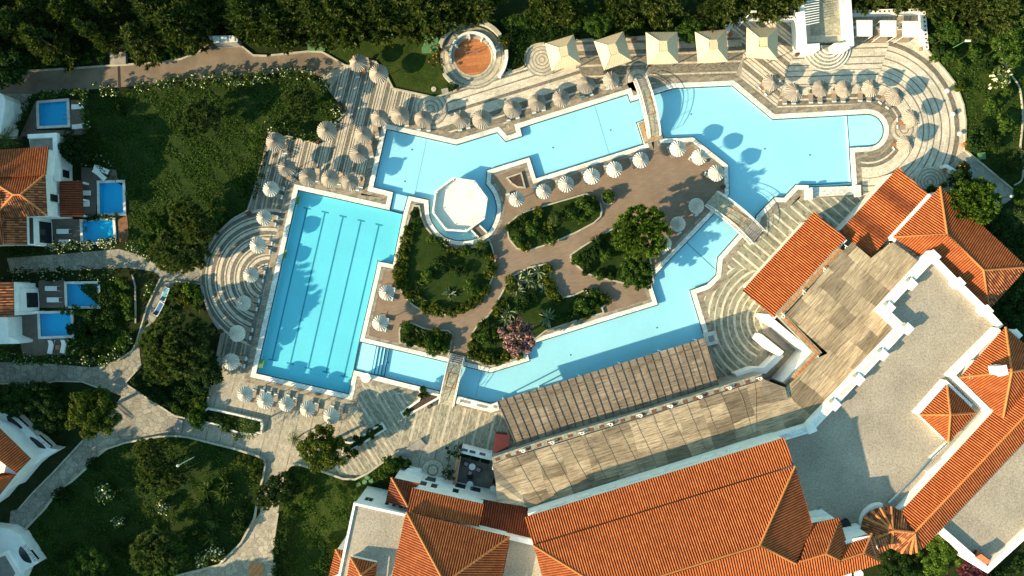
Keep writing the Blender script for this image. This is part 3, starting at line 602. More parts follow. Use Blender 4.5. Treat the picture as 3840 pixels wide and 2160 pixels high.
def inst(key,table,loc,rz,label,group):
    key_=table[key].name; o=table[key] if key not in used else copytree(table[key]); used.add(key)
    o.location=loc; tl=.05 if 'parasol' in key_ else 0; o.rotation_euler=(R.uniform(-tl,tl),R.uniform(-tl,tl),rz); k_=R.uniform(.94,1.06) if tl else 1; o.scale=(k_,k_,k_); o['label']=label; o['group']=group; return o
# ---- loungers
def lounger_proto(name,fab,towel,mattress):
    t=thing(name,'x','sun lounger'); fr=MB()
    for s in (-1,1): fr.tube([(-.95,.31*s,.30),(.97,.31*s,.30)],.022,6)
    for x in (-.25,.45,.97): fr.tube([(x,-.31,.30),(x,.31,.30)],.02,6)
    fr.build('frame',M['metal' if mattress else 'pole'],t)
    for x in (-.8,.85):
        for s in (-1,1): b=MB(); b.tube([(x,.31*s,0),(x,.31*s,.30)],.022,6); b.build('leg',M['metal' if mattress else 'pole'],t)
    b=MB(); th=.09 if mattress else .03; b.box((.36,0,.315+th/2),(1.24,.60,th)); b.build('seat',M[fab],t)
    b=MB(); ca,sa=math.cos(.6),math.sin(.6); X=lambda u,z:(-.26-u*ca-z*sa*0,0,.32+u*sa+z)
    b.add([(-.26,-.3,.32),(-.26,.3,.32),(-.26-.70*ca,.3,.32+.70*sa),(-.26-.70*ca,-.3,.32+.70*sa),(-.24,-.3,.32+th),(-.24,.3,.32+th),(-.24-.70*ca,.3,.32+th+.70*sa),(-.24-.70*ca,-.3,.32+th+.70*sa)],[(0,1,2,3),(7,6,5,4),(0,4,5,1),(1,5,6,2),(2,6,7,3),(3,7,4,0)]); b.build('backrest',M[fab],t)
    if towel:
        b=MB(); b.tube([(.80,-.26,.345+th),(.80,.26,.345+th)],.075,8); b.box((.80,0,.33+th),(.2,.5,.05)); b.build('towel',M[towel],t)
    return t
LP={'tan':lounger_proto('sun_lounger','sling','towel',False),'white':lounger_proto('sun_lounger','white_cloth',None,True)}
# ---- rows: list of (c,r,x,y,type); lounger foot points with the direction they point to in the picture
rows={
'A':('on the upper left terrace','from the top',[(1,0,955,570,'s2'),(1,0,1140,665,'n'),(1,0,660,1175,'n'),(1,0,990,1220,'n'),(1,0,195,1290,'n'),(1,0,950,1400,'n'),(1,1,305,315,'s2'),(1,1,482,390,'s'),(1,1,695,405,'n'),(1,1,870,440,'s2')]),
'B':('on the upper bank','from the left',[(1,0,1135,1070,'s2'),(1,0,1325,1050,'s'),(1,0,1540,1080,'s'),(1,0,1885,1080,'s2'),(1,0,2075,1085,'n'),(1,0,2340,990,'s'),(2,0,270,925,'s'),(2,0,495,880,'s2'),(2,0,720,770,'s'),(2,0,940,720,'s2')]),
'C':('round the right end','from the left',[(3,0,128,735,'s2'),(3,0,325,835,'s2'),(3,0,580,800,'s'),(3,0,795,800,'s'),(3,0,1040,795,'s2'),(3,0,1255,865,'n'),(3,0,1350,1300,'n'),(3,0,1405,1065,'s2')]),
'D':('left of the lap pool','from the top',[(1,1,152,510,'r'),(1,1,85,757,'r'),(1,1,38,1012,'r'),(0,1,2262,1282,'r'),(0,2,2200,265,'r'),(0,2,2148,538,'r'),(0,2,2090,796,'r')]),
'E':('below the lap pool','from the left',[(0,2,2217,1092,'r'),(1,2,102,1147,'r'),(1,2,288,1175,'r'),(1,2,490,1222,'r'),(1,2,703,1282,'r')]),
'F':('along the top of the island','from the left',[(2,1,92,595,'r'),(2,1,335,527,'r'),(2,1,534,456,'r'),(2,1,776,391,'r'),(2,1,979,319,'r'),(2,1,1216,238,'r'),(2,1,1556,133,'r'),(2,1,1756,210,'r'),(2,1,1900,366,'r')]),
'G':('beside the diagonal channel','from the top',[(2,1,1715,657,'r'),(2,1,1563,817,'r'),(2,1,1425,1005,'r')]),
'H':('at the island\'s left end','from the top',[(1,2,1197,160,'r'),(1,2,1143,442,'r')])}
LFT={('A',0):((.2,1),[(1,0,945,700),(1,0,1045,640)]),('A',3):((.25,1),[(1,0,1060,1330),(1,0,1125,1240)]),('A',4):((.1,1),[(1,0,290,1390)]),('A',5):((.2,1),[(1,0,1070,1420)]),('A',6):((.9,.5),[(1,1,395,375),(1,1,370,425)]),('A',7):((-.05,1),[(1,1,575,435),(1,1,500,440)]),('A',8):((-.15,1),[(1,1,780,465)]),('A',9):((-.15,1),[(1,1,940,515),(1,1,975,490)]),
('B',1):((.1,1),[(1,0,1390,1140)]),('B',2):((.1,1),[(1,0,1500,1175),(1,0,1587,1185)]),('B',3):((.15,1),[(1,0,1872,1180),(1,0,1950,1160)]),('B',5):((.2,1),[(1,0,2312,1092),(1,0,2392,1072)]),('B',6):((.2,1),[(2,0,252,1022),(2,0,338,1000)]),('B',7):((.2,1),[(2,0,480,960)]),('B',8):((.2,1),[(2,0,690,875),(2,0,765,862)]),('B',9):((.2,1),[(2,0,912,808),(2,0,992,785)]),
('C',0):((-.75,.66),[(3,0,22,800),(3,0,75,855)]),('C',1):((0,1),[(3,0,248,940),(3,0,330,940)]),('C',2):((0,1),[(3,0,487,930),(3,0,570,932)]),('C',3):((0,1),[(3,0,697,920),(3,0,780,922)]),('C',4):((0,1),[(3,0,937,915),(3,0,1015,918)]),('C',5):((-.65,.75),[(3,0,1110,930),(3,0,1175,975)]),('C',6):((-.8,.5),[(3,0,1235,1345)]),('C',7):((-1,.05),[(3,0,1268,1085),(3,0,1270,1150)]),
('D',0):((1,.2),[(1,1,278,500),(1,1,262,575)]),('D',1):((1,.2),[(1,1,222,765),(1,1,205,828)]),('D',2):((1,.2),[(1,1,172,1000),(1,1,155,1072)]),('D',3):((1,.2),[(1,1,105,1260),(1,1,88,1338)]),('D',4):((1,.2),[(0,2,2345,240),(0,2,2325,312)]),('D',5):((1,.2),[(0,2,2285,505),(0,2,2268,572)]),('D',6):((1,.2),[(0,2,2228,765),(0,2,2212,832)]),
('E',0):((.2,-1),[(0,2,2305,1040),(0,2,2375,1040)]),('E',1):((.2,-1),[(1,2,142,1060),(1,2,208,1080)]),('E',2):((.2,-1),[(1,2,312,1085),(1,2,380,1115)]),('E',3):((.2,-1),[(1,2,577,1165),(1,2,520,1150)]),('E',4):((.2,-1),[(1,2,715,1185),(1,2,795,1205)]),
('F',0):((-.35,-.94),[(2,1,10,548)]),('F',1):((-.35,-.94),[(2,1,255,485)]),('F',2):((-.35,-.94),[(2,1,460,425)]),('F',3):((-.35,-.94),[(2,1,695,350)]),('F',4):((-.35,-.94),[(2,1,895,290)]),('F',5):((-.35,-.94),[(2,1,1130,222)]),('F',6):((-.3,-.95),[(2,1,1470,122)]),('F',7):((-.8,-.6),[(2,1,1660,220)]),('F',8):((-.9,-.4),[(2,1,1795,365)]),
('G',0):((.5,.86),[(2,1,1722,742)]),('G',1):((.5,.86),[(2,1,1570,905)]),('G',2):((.5,.86),[(2,1,1430,1085)]),('H',0):((1,.2),[(1,2,1285,140),(1,2,1265,220)]),('H',1):((1,.2),[(1,2,1225,415),(1,2,1205,500)])}
for rk,(where,frm,lst) in rows.items():
    order=sorted(range(len(lst)),key=lambda i:(q(*lst[i][:2],*lst[i][2:4])[0][0 if frm=='from the left' else 1]))
    for i,it in enumerate(lst):
        o_=ORD[order.index(i)]; px=q(it[0],it[1],it[2],it[3])[0]; p=W(px,2.2); p.z=0
        ad='pale reed' if it[4]=='r' else 'weathered straw'
        inst(it[4],PROTO,p,R.uniform(0,6.28),f'{ad} parasol, {o_} {frm} {where}','reed parasols '+where if it[4]=='r' else 'straw parasols '+where)
        if (rk,i) in LFT:
            d,fl=LFT[(rk,i)]; l=math.hypot(*d); d=(d[0]/l,d[1]/l)
            for j,fp in enumerate(fl):
                pf=W(q(*fp[:2],*fp[2:])[0],.4); c=Vector((pf.x-d[0]*.85,pf.y+d[1]*.85,0))
                sd_='' if len(fl)==1 else (('left-hand ' if j==0 else 'right-hand ') if abs(d[1])>.7 else ('upper ' if j==0 else 'lower '))
                inst('tan',LP,c,math.atan2(-d[1],d[0])+R.uniform(-.06,.06),f'{sd_}tan lounger under the {o_} parasol {frm} {where}','tan sun loungers')
wl=[((0,0,655,968),(-1,.05),'white lounger beside the square pool below the road, upper of two'),((0,0,660,1150),(-1,.1),'white lounger beside the square pool below the road, lower of two'),((0,1,978,350),(1,.4),'white lounger on the villa terrace, nearest the dark hedge'),((0,1,948,415),(.8,.75),'white lounger on the villa terrace, just above the pool corner'),((0,1,815,540),(1,0),'white lounger half under the villa porch roof, upper of two'),((0,1,805,640),(1,0),'white lounger half under the villa porch roof, lower of two'),((0,1,520,888),(-1,0),'white lounger left of the pool with steel ladder, upper of two'),((0,1,540,985),(-1,0),'white lounger left of the pool with steel ladder, lower of two'),((0,2,415,125),(-1,0),'white lounger left of the gleaming pool by the garden, upper of two'),((0,2,432,228),(-1,0),'white lounger left of the gleaming pool by the garden, lower of two'),((0,2,450,710),(-.2,1),'white lounger below the lowest private pool, left of the small table'),((0,2,565,705),(-.2,1),'white lounger below the lowest private pool, right of the small table')]
for fp,d,lb in wl:
    pf=W(q(*fp[:2],*fp[2:])[0],.4); l=math.hypot(*d); c=Vector((pf.x-d[0]/l*.9,pf.y+d[1]/l*.9,.07)); inst('white',LP,c,math.atan2(-d[1],d[0]),lb,'white villa loungers')
# side tables beside loungers
def table(px,lb,mat='orange_brick',s=.5,z=0):
    p=W(px,.4); t=thing('side_table',lb,'side table',(p.x,p.y,z)); b=MB(); b.box((0,0,.40),(s,s,.05)); b.build('top',M['terracotta_pot'],t)
    for a in (-1,1):
        for c in (-1,1): b=MB(); b.tube([(a*s*.4,c*s*.4,0),(a*s*.4,c*s*.4,.38)],.02,5); b.build('leg',M['pole'],t)
table(q(1,0,1000,655)[0],'small orange-brown side table under the straw parasol nearest the road')
table(q(3,0,60,800)[0],'small orange-brown side table between the two diagonal loungers of the right terrace')
table(q(3,0,1300,1112)[0],'small orange-brown side table between two loungers right of the rounded pool end')
table(q(3,0,1245,1310)[0],'small orange-brown side table under the lowest straw parasol at the right end')
table(q(0,2,525,658)[0],'small orange-brown side table between two white loungers below the lowest private pool','x',.6,.07)
# ================================================================ golden straw gazebos
gz=[((350,395,605,315,670,580,410,640),(470,432,543,415,560,503,488,520)),((790,375,1055,285,1130,550,885,635),(913,410,984,390,1015,480,940,502)),((1260,295,1545,292,1552,570,1275,582),(1378,372,1453,372,1455,462,1380,465)),((1705,292,1985,268,2000,555,1735,572),(1830,362,1905,360,1912,445,1838,447)),((2175,252,2452,252,2450,540,2170,515),(2283,340,2360,340,2362,422,2285,425))]
for k,(ec,tc) in enumerate(gz):
    E=P(q(2,0,*ec),2.35); T=P(q(2,0,*tc),3.55); c=sum(E,Vector())/4
    t=thing('straw_gazebo','golden straw gazebo with a flat square top, '+ORD[k]+' from the left of five','gazebo',(c.x,c.y,0),'golden straw gazebos',world=True)
    for j in range(4):
        b=MB(); slope(b,[E[j],E[(j+1)%4],T[(j+1)%4],T[j]],pitch=.22,amp=.035,k=3,duty=1.); b.build('roof_panel',M['straw_gold'],t)
    b=MB(); slope(b,[p+Vector((0,0,.03)) for p in T],pitch=.13,amp=.04,k=3,duty=.8); b.build('flat_top',M['straw_gold'],t)
    for j in range(4):
        b=MB(); b.tube([E[j]+(T[j]-E[j])*.0+Vector((0,0,.04)),T[j]+Vector((0,0,.04))],.05,6); b.build('hip_roll',M['straw_gold'],t)
        p=E[j]+(c-E[j])*.16; b=MB(); b.tube([(p.x,p.y,0),(p.x,p.y,2.45)],.07,8); b.build('post',M['pole'],t)
    b=MB(); b.box((c.x,c.y,.28),(2.0,1.7,.22),.1*(k<2)); b.build('day_bed',M['cream_cloth'],t)
# ---- three white daybeds
for k,px in enumerate(((970,255),(1187,257),(1390,263))):
    c=W(q(3,0,*px)[0],2.2); t=thing('canopy_daybed','square daybed under a white fabric canopy, '+ORD[k]+' from the left of three','daybed',(c.x,c.y,0),'white daybeds')
    b=MB()
    for i in range(9): b.box((-1.0+.22*i+.11,0,2.18+.02*(i%2)),(.22,1.95,.03))
    b.build('canopy',M['white_cloth'],t)
    b=MB(); b.ring([Vector((x*1.06,y*1.06,0)) for x,y in ((-1,-1),(1,-1),(1,1),(-1,1))],[Vector((x*.99,y*.99,0)) for x,y in ((-1,-1),(1,-1),(1,1),(-1,1))],2.12,2.19); b.build('canopy_frame',M['cream_cloth'],t)
    for x in (-1,1):
        for y in (-1,1): b=MB(); b.tube([(x*1.0,y*1.0,0),(x*1.0,y*1.0,2.12)],.045,6); b.build('post',M['cream_cloth'],t)
    b=MB(); b.box((0,-.1,.32),(1.75,1.9,.26)); b.build('mattress',M['sling'],t)
    b=MB(); b.box((0,.75,.52),(1.5,.35,.16)); b.build('bolster',M['cream_cloth'],t)
# ================================================================ bridges
def bridge(A,B_,wd,hgt,label,nst,flip):
    A,B_=W(A),W(B_); d=B_-A; L=d.length; ang=math.atan2(d.y,d.x); t=thing('arched_footbridge',label,'bridge',(A+B_)/2,rz=ang)
    n=24; st=[]; zf=lambda u: .12+hgt*math.sin(PI*u)**.8
    b=MB(); vs=[];fs=[]
    for i in range(n+1):
        u=i/n; x=-L/2+L*u; z=zf(u)
        for y,dz in ((-wd/2,0),(wd/2,0),(wd/2,-.18),(-wd/2,-.18)): vs.append((x,y,z+dz))
    for i in range(n):
        o=i*4
        for a in range(4): fs.append((o+a,o+4+a,o+4+(a+1)%4,o+(a+1)%4))
    b.add(vs,[x[::-1] for x in fs]+[(3,2,1,0),(n*4,n*4+1,n*4+2,n*4+3)]); b.build('deck',M['stone_court'],t)
    b=MB()
    for k in range(nst):
        u=(.015+.036*k); u=1-u if flip else u; x=-L/2+L*u; b.box((x,0,zf(u)-.04+.06),(L*.03,wd-.06,.14))
    if nst: b.build('steps',M['concrete'],t)
    for s in (-1,1):
        b=MB(); m=12; pt=[(-L/2+L*i/m,s*(wd/2-.04),zf(i/m)) for i in range(m+1)]
        for hh,r in ((.95,.035),(.55,.018),(.25,.018)): b.tube([(x,y,z+hh) for x,y,z in pt],r,6)
        for i in range(0,m+1,2): b.tube([pt[i],(pt[i][0],pt[i][1],pt[i][2]+.95)],.028,6)
        b.build('railing',M['metal'],t)
        b=MB(); vs=[];fs=[]
        for i in range(n+1):
            u=i/n; x=-L/2+L*u
            for y in (s*wd/2+s*.002,s*(wd/2+.10)):
                for dz in (-.32,.06): vs.append((x,y,zf(u)+dz))
        for i in range(n):
            o=i*4
            for a,c in ((0,1),(1,3),(3,2),(2,0)): fs.append((o+a,o+4+a,o+4+c,o+c))
        b.add(vs,fs); b.build('side_beam',M['coping'],t)
    b=MB(); h0,h1=.36,.64
    for s in (-1,1):
        pt=[(-L/2+L*(h0+(h1-h0)*i/8),s*wd*.32,zf(h0+(h1-h0)*i/8)+.015) for i in range(9)]; b.tube(pt,.05,4)
    for u in (h0,h1): b.tube([(-L/2+L*u,-wd*.32,zf(u)+.015),(-L/2+L*u,wd*.32,zf(u)+.015)],.05,4)
    b.build('brick_inlay',M['orange_brick'],t)
bridge(q(2,0,1205,722)[0],q(2,0,1335,1245)[0],1.55,1.15,'narrow arched stone footbridge with white railings at the top of the lagoon',6,False)
bridge(q(2,1,1845,590)[0],q(2,1,2262,945)[0],2.35,1.05,'wide arched stone footbridge crossing the diagonal channel to the bars',7,True)
bridge(q(1,2,1852,725)[0],q(1,2,1748,1178)[0],1.95,1.05,'arched stone footbridge over the lower channel, between flowerbeds and court',5,False)
t=thing('bridge_landing','stone landing framed in orange brick at the foot of the narrow bridge','landing',W(q(2,0,1310,1200)[0]),world=True)
bl=P(q(2,0,1188,1116,1252,1094,1385,1175,1415,1262,1250,1305)); b=MB(); b.prism(bl,-.3,.10); b.build('slab',M['stone_court'],t); b=MB(); b.ring(outw(bl,-.35),outw(bl,-.62),.10,.115); b.build('brick_inlay',M['orange_brick'],t)
# ================================================================ octagonal stage in the moat
oc=P(q(1,1,1808,400,2003,430,2120,590,2092,775,1930,890,1742,878,1620,718,1648,523),1.15)
t=thing('octagon_stage','white octagonal stage with low rim standing in its round moat','stage',(sum(oc,Vector())/8).xy.to_3d(),world=True)
oc=[Vector((p.x,p.y,0)) for p in oc]
def m_stage():
    n=NT('worn_white_floor'); p=n.pos(); a=n.ramp(n.noise(p,.8,5,.7),[(.3,(.62,.58,.47,1)),(.6,(.74,.71,.62,1)),(.72,(.66,.55,.36,1))]); return n.out(a,.8,.2)
b=MB(); b.prism(outw(oc,-.16),-.5,.62); b.build('platform',m_stage(),t)
b=MB(); b.ring(outw(oc,0),outw(oc,-.16),.2,1.15); b.build('rim_wall',M['coping'],t)
b=MB(); b.ring(outw(oc,.05),outw(oc,-.2),1.15,1.19); b.build('rim_cap',M['coping'],t)
for k in range(8):
    b=MB(); p=oc[k]+(sum(oc,Vector())/8-oc[k]).normalized()*.32; b.lathe([(.07,.621),(.07,1.3),(.02,1.36)],(p.x,p.y,0),8); b.build('lamp_post',M['metal'],t)
t=thing('gangway','short gangway with white kerbs joining the octagonal stage to the island','gangway',W(q(1,1,2040,900)[0]),world=True)
b=MB(); b.prism(P(q(1,1,1975,875,2040,830,2115,905,2040,945)),-.1,.30); b.build('slab',M['villa_deck'],t)
for px in (q(1,1,1975,878,2040,945),q(1,1,2045,832,2118,905)): b=MB(); b.wall(P(px),.22,-.1,.5); b.build('kerb',M['coping'],t)
# ================================================================ round timber spa
sc=W(q(1,0,1987,515)[0]); t=thing('round_spa','sunken round terrace of red timber decking inside white curved benches','spa terrace',sc)
b=MB(); b.sheet([Vector((2.42*math.cos(a*PI/24),2.42*math.sin(a*PI/24),0)) for a in range(48)],.035); b.build('timber_floor',M['decking'],t)
def rarc(r0,r1,a0,a1,z0,z1,name,mat,n=40):
    o=[Vector((r1*math.cos(math.radians(a0+(a1-a0)*i/n)),r1*math.sin(math.radians(a0+(a1-a0)*i/n)),0)) for i in range(n+1)]
    i_=[Vector((r0*math.cos(math.radians(a0+(a1-a0)*i/n)),r0*math.sin(math.radians(a0+(a1-a0)*i/n)),0)) for i in range(n+1)]
    b=MB(); b.prism(o+i_[::-1],z0,z1); return b.build(name,M[mat],t)
M['spa_ring']=paving('spa_ring_paving','rad',(sc.x,sc.y,4.),1.1,[(0,1),(.4,0),(.6,1),(.75,0)],pale=(.40,.37,.29),dark=(.24,.225,.18))
b=MB(); b.ring([Vector((4.35*math.cos(a*PI/30),4.35*math.sin(a*PI/30),0)) for a in range(60)],[Vector((2.44*math.cos(a*PI/30),2.44*math.sin(a*PI/30),0)) for a in range(60)],-.02,.02); b.build('ring_paving',M['spa_ring'],t)
rarc(2.85,3.12,-5,195,.0,.85,'bench_back','coping'); rarc(2.46,2.83,40,185,.0,.42,'bench_seat','concrete',24); rarc(3.3,3.85,15,170,.0,.5,'outer_step','stone_court')
rarc(4.2,4.75,35,165,.0,.9,'garden_wall','kerb'); rarc(4.3,4.75,-38,8,.0,.9,'garden_wall','coping'); rarc(4.3,4.7,212,248,.0,.7,'garden_wall','kerb')
for a in (60,100,150): b=MB(); b.box((2.6*math.cos(math.radians(a)),2.6*math.sin(math.radians(a)),.4),(.62,.24,.8),math.radians(a)); b.build('bench_divider',M['coping'],t)
t=thing('handrail','short bent steel handrail standing in the round timber terrace','handrail',(sc.x,sc.y+.35,.035)); b=MB(); b.tube([(-.75,0,0),(-.75,0,.75),(-.6,.05,.85),(.55,.22,.85),(.72,.25,.75),(.72,.25,0)],.04,6); b.build('rail',M['steel'],t); b=MB(); b.lathe([(.11,0),(.11,.03)],(-.75,0,0),10); b.lathe([(.11,0),(.11,.03)],(.72,.25,0),10); b.build('foot_plate',M['steel'],t)
def chair(px,rz,lb,cat='chair',fab='white_cloth',fr='metal',z=0,name='armchair',group=None):
    p=W(px,.5); t=thing(name,lb,cat,(p.x,p.y,z),group,rz=rz); b=MB(); b.box((0,0,.42),(.56,.56,.09)); b.build('seat',M[fab],t)
    b=MB(); b.box((-.28,0,.66),(.09,.56,.46)); b.build('backrest',M[fr],t)
    for s in (-1,1): b=MB(); b.box((0,.30*s,.56),(.56,.07,.10)); b.build('armrest',M[fr],t)
    for x in (-1,1):
        for y in (-1,1): b=MB(); b.tube([(.25*x,.28*y,0),(.25*x,.28*y,.5)],.025,5); b.build('leg',M[fr],t)
    return t
chair(q(1,0,2205,445)[0],.6,'white armchair on the paving just right of the round timber terrace')
# mosaic rounds
def roundel(px,r,z,lb,a0=0,a1=360,n=40,per=.9):
    c=W(px); b=MB(); b.sheet([Vector((c.x+r*math.cos(2*PI*i/n),c.y+r*math.sin(2*PI*i/n),0)) for i in range(n)],z)
    return struct('paving',b,paving('roundel','rad',(c.x,c.y,r),per,[(0,1),(.36,0),(.5,1),(.86,0)],pale=(.47,.43,.35),dark=(.19,.175,.145)))
roundel(q(2,0,320,540)[0],2.3,.02,''); roundel(q(1,0,1605,985)[0],2.35,.022,'',per=1.15); roundel(q(2,0,1192,720)[0],1.65,.02,'',per=1.6); roundel(q(3,1,1565,440)[0],2.1,.024,''); roundel(q(3,0,1330,1170)[0],1.8,.022,'',per=1.3); roundel(q(1,3,1625,490)[0],1.5,.02,'',per=1.6)
# ================================================================ walled pavilion with round steps
pc=W(q(3,0,610,180)[0],1.); t=thing('walled_pavilion','white walled roofless pavilion with stone floor above half-round steps','pavilion',(pc.x,pc.y,0),world=True)
fl=P(q(3,0,415,395,830,380,800,-120,395,-120),1.0); b=MB(); b.prism(fl,0,1.0); b.build('floor',M['stone_court'],t)
b=MB(); b.ring(outw(fl,-.15),outw(fl,-1.0),1.0,1.012); b.build('floor_border',plain('pale_floor_border',(.42,.38,.30),.8,var=.15),t)
zt=2.5
for px,nm in ((q(3,0,425,430,385,-120),'side_wall'),(q(3,0,850,412,815,-120),'side_wall')): b=MB(); b.wall(P(px,zt),.8,0,zt); b.build(nm,M['plaster'],t)
for px in (q(3,0,442,428,565,420),q(3,0,700,418,833,410)): b=MB(); b.wall(P(px,zt),.8,0,zt-.003); b.build('front_wall',M['plaster'],t)
b=MB()
A0,A1=P(q(3,0,420,20,420,230),zt),P(q(3,0,560,0,560,200),zt)
for i in range(10):
    u=i/9; b.tube([A0[0].lerp(A0[1],u),A1[0].lerp(A1[1],u)+Vector((0,0,.0))],.055,5)
b.build('slatted_screen',M['metal'],t)
scn=W(q(3,0,622,430)[0]); t=thing('round_steps','six half-round stone steps with white edges below the pavilion','steps',scn)
for k in range(6):
    r=5.6*.52-k*.42+.35; z=.16*(6-5+k); n=26
    a=[Vector((r*math.cos(math.radians(180+180*i/n)),r*math.sin(math.radians(180+180*i/n)),0)) for i in range(n+1)]
    b=MB(); b.prism(a,0,z); b.build('step',M['stone_court'],t)
    i_=[p*((r-.19)/r) for p in a]; b=MB(); b.prism(a[::1]+i_[::-1],z,z+.006); b.build('nosing',M['coping'],t)
def walled(px,w_,h,lb,name='garden_wall',cat='wall',mat='plaster',slots=None,z0=0,zt_=True,cap=None):
    L=P(px,h if zt_ else 0); c=sum(L,Vector())/len(L); t=thing(name,lb,cat,(c.x,c.y,0),world=True); b=MB(); b.wall(L,w_,z0,h); b.build('wall',M[mat],t)
    if slots:
        i0,n=slots; A,B_=L[i0],L[i0+1]; d=(B_-A); l=d.length; rz=math.atan2(d.y,d.x)
        for k in range(n): p=A+d*((k+.5)/n); b=MB(); b.box((p.x,p.y,h-.02),(l/n*.4,w_*.42,.05),rz); b.build('slot',M['glass_gap_dark'],t)
    if cap: b=MB(); b.wall(L,w_+.08,h,h+.05); b.build('cap',M[cap],t)
    return t
walled(q(3,0,845,110,1500,92),.55,1.0,'white balustrade wall behind the three daybeds','balustrade',slots=(0,16)); walled(q(3,0,1508,100,1535,445),.55,.98,'white balustrade wall right of the daybeds','balustrade',slots=(0,9))
walled(q(3,0,130,160,345,158),.5,1.0,'short white balustrade wall left of the pavilion','balustrade',slots=(0,9)); walled(spl(q(2,0,2005,280,2020,235,2080,185,2180,160,2390,158),4),.5,1.02,'curved white wall behind the last straw gazebo','garden_wall')
KB=[(NEL_ for NEL_ in ())]
def kerb(px,lb,w_=.28,h=.22,mat='kerb',cat='kerb wall'): return walled(px,w_*.72,h,lb,'kerb_wall',cat,mat)
kerb(q(1,0,160,498,500,462,620,467,700,512,826,588,890,600),'pale kerb along the top edge of the brown road',.28)
kerb(q(0,0,-100,660,470,627,1000,592,1450,562,1640,532,1800,470,1860,420),'long pale kerb under the dark cypresses, left part of the road'); kerb(q(0,0,2140,380,2240,458,2290,498,2415,503),'short pale kerb bending beside the white garage')
kerb(q(1,0,1030,540,1110,560,1215,700,1265,800,1645,882,1840,815),'pale kerb between the top lawn and the striped terrace',.3)
kerb(q(1,0,2285,660,2415,622)+q(2,0,160,597),'pale kerb from the round timber terrace to the first gazebo',.3); kerb(spl(q(2,0,170,590,162,530,190,450,250,405,340,388),4),'curved pale kerb round the mosaic circle beside the first gazebo',.3)
kerb(q(2,0,630,362,790,352),'short pale kerb between first and second gazebo',.25); kerb(q(2,0,1090,340,1260,328),'short pale kerb between second and third gazebo',.25)
kerb(q(3,0,1545,455,1690,620,1800,760,1870,950,1890,1100,1885,1340)+q(3,1,1885,150,2335,522),'long pale kerb curving round the right terrace and grey path',.3)
kerb(q(0,3,205,1060,215,1035,400,845,520,675,640,598,770,483,830,405,960,300,1130,243,1450,185,1600,182,1700,193,2100,293,2340,368,2385,400,2400,440,2375,570,2330,760,2300,930,2180,1150,1980,1350,1600,1449,1500,1490),'pale kerb all round the large lower left lawn',.34,.35)
kerb(spl(q(1,3,205,1449,180,1200,222,880),3),'pale kerb beside the bright paved path at the bottom',.3,.3); kerb(spl(q(1,3,300,500,330,455,390,440,470,460,620,503,920,575,1250,372,1390,390),3),'pale kerb above the shaded lawn by the dining court',.34,.35)
kerb(q(0,2,1140,985,1155,1005,1580,1280,1740,1315),'pale kerb under the olive tree, along the paved path',.3); kerb(q(0,1,1815,1365,1590,1340)+q(0,2,1500,80),'pale kerb where the upper path meets the ringed terrace',.25)
kerb(q(0,2,1455,25,1330,290,1230,620,1190,690,1060,780,900,850),'pale kerb along the garden with two private pools',.25); kerb(q(0,2,1195,0,1222,110,1225,440),'thin curved kerb inside the hedge of the private pool garden',.2)
kerb(q(0,2,1270,830,1140,975),'short pale kerb left of the olive tree trunk',.25); kerb(q(0,3,745,225,490,500,300,690,165,845),'pale kerb between path and the lower villa garden',.25)
kerb(q(0,2,-50,985,80,992,240,1027,500,965,740,970,890,1025),'pale kerb above the golden green tree at lower left',.22)
kerb(q(1,0,775,930,830,1025,735,1120),'low kerb at the corner of the flowering hedge on the terrace',.25); kerb(q(1,0,130,1192,400,1252,575,1300),'pale kerb behind the upper left straw parasol',.2)
kerb(q(0,1,1855,1215,1850,1080,1960,910,2100,780,2240,700,2300,520,2400,165),'stone kerb along the outer edge of the ringed terrace, upper part',.3,.4,'concrete'); kerb(q(0,2,1820,95,1840,200,1910,390,2005,530,1950,800,1870,1185),'stone kerb along the outer edge of the ringed terrace, lower part',.3,.4,'concrete')
kerb(q(3,1,2170,672,2000,520),'short grey kerb below the slabbed path on the right',.25)
kerb(spl(pr,1)[::2] and [(p[0]+32,p[1]) for p in pr],'pale kerb beside the curving rubble path at far right',.22)
# ================================================================ buildings
def V(c,r,*a):   # triples x,y,z in crop coordinates -> world points
    return [W(q(c,r,a[i],a[i+1])[0],a[i+2]) for i in range(0,len(a),3)]
def bld(name,label,cat,at): return thing(name,label,cat,(at.x,at.y,0),world=True)
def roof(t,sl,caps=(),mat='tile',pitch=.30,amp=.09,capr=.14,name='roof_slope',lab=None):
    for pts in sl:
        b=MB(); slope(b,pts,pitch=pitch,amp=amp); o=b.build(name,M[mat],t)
        if lab: o['label']=lab
    for a,c in caps:
        b=MB(); L=(c-a).length; n=max(2,int(L/.42)); vs=[]
        for i in range(n):
            u0,u1=i/n,(i+1.06)/n; p0,p1=a.lerp(c,u0),a.lerp(c,min(1,u1)); b.tube([p0+Vector((0,0,.06)),p1+Vector((0,0,.06))],[capr,capr*.86],7)
        b.build('ridge_cap',M['ridge'],t)
def block(t,poly,z0,z1,name='wall',mat='plaster'): b=MB(); b.prism(poly,z0,z1); return b.build(name,M[mat],t)
def parapet(t,path,w_,z0,z1,name='parapet',mat='plaster',closed=False): b=MB(); b.wall(path,w_,z0,z1,closed); return b.build(name,M[mat],t)
def pier(t,c,s,z0,z1,rz,mat='plaster'): b=MB(); b.box((c.x,c.y,(z0+z1)/2),(s,s,z1-z0),rz); b.box((c.x,c.y,z1+.06),(s+.14,s+.14,.12),rz); b.build('pier',M[mat],t)
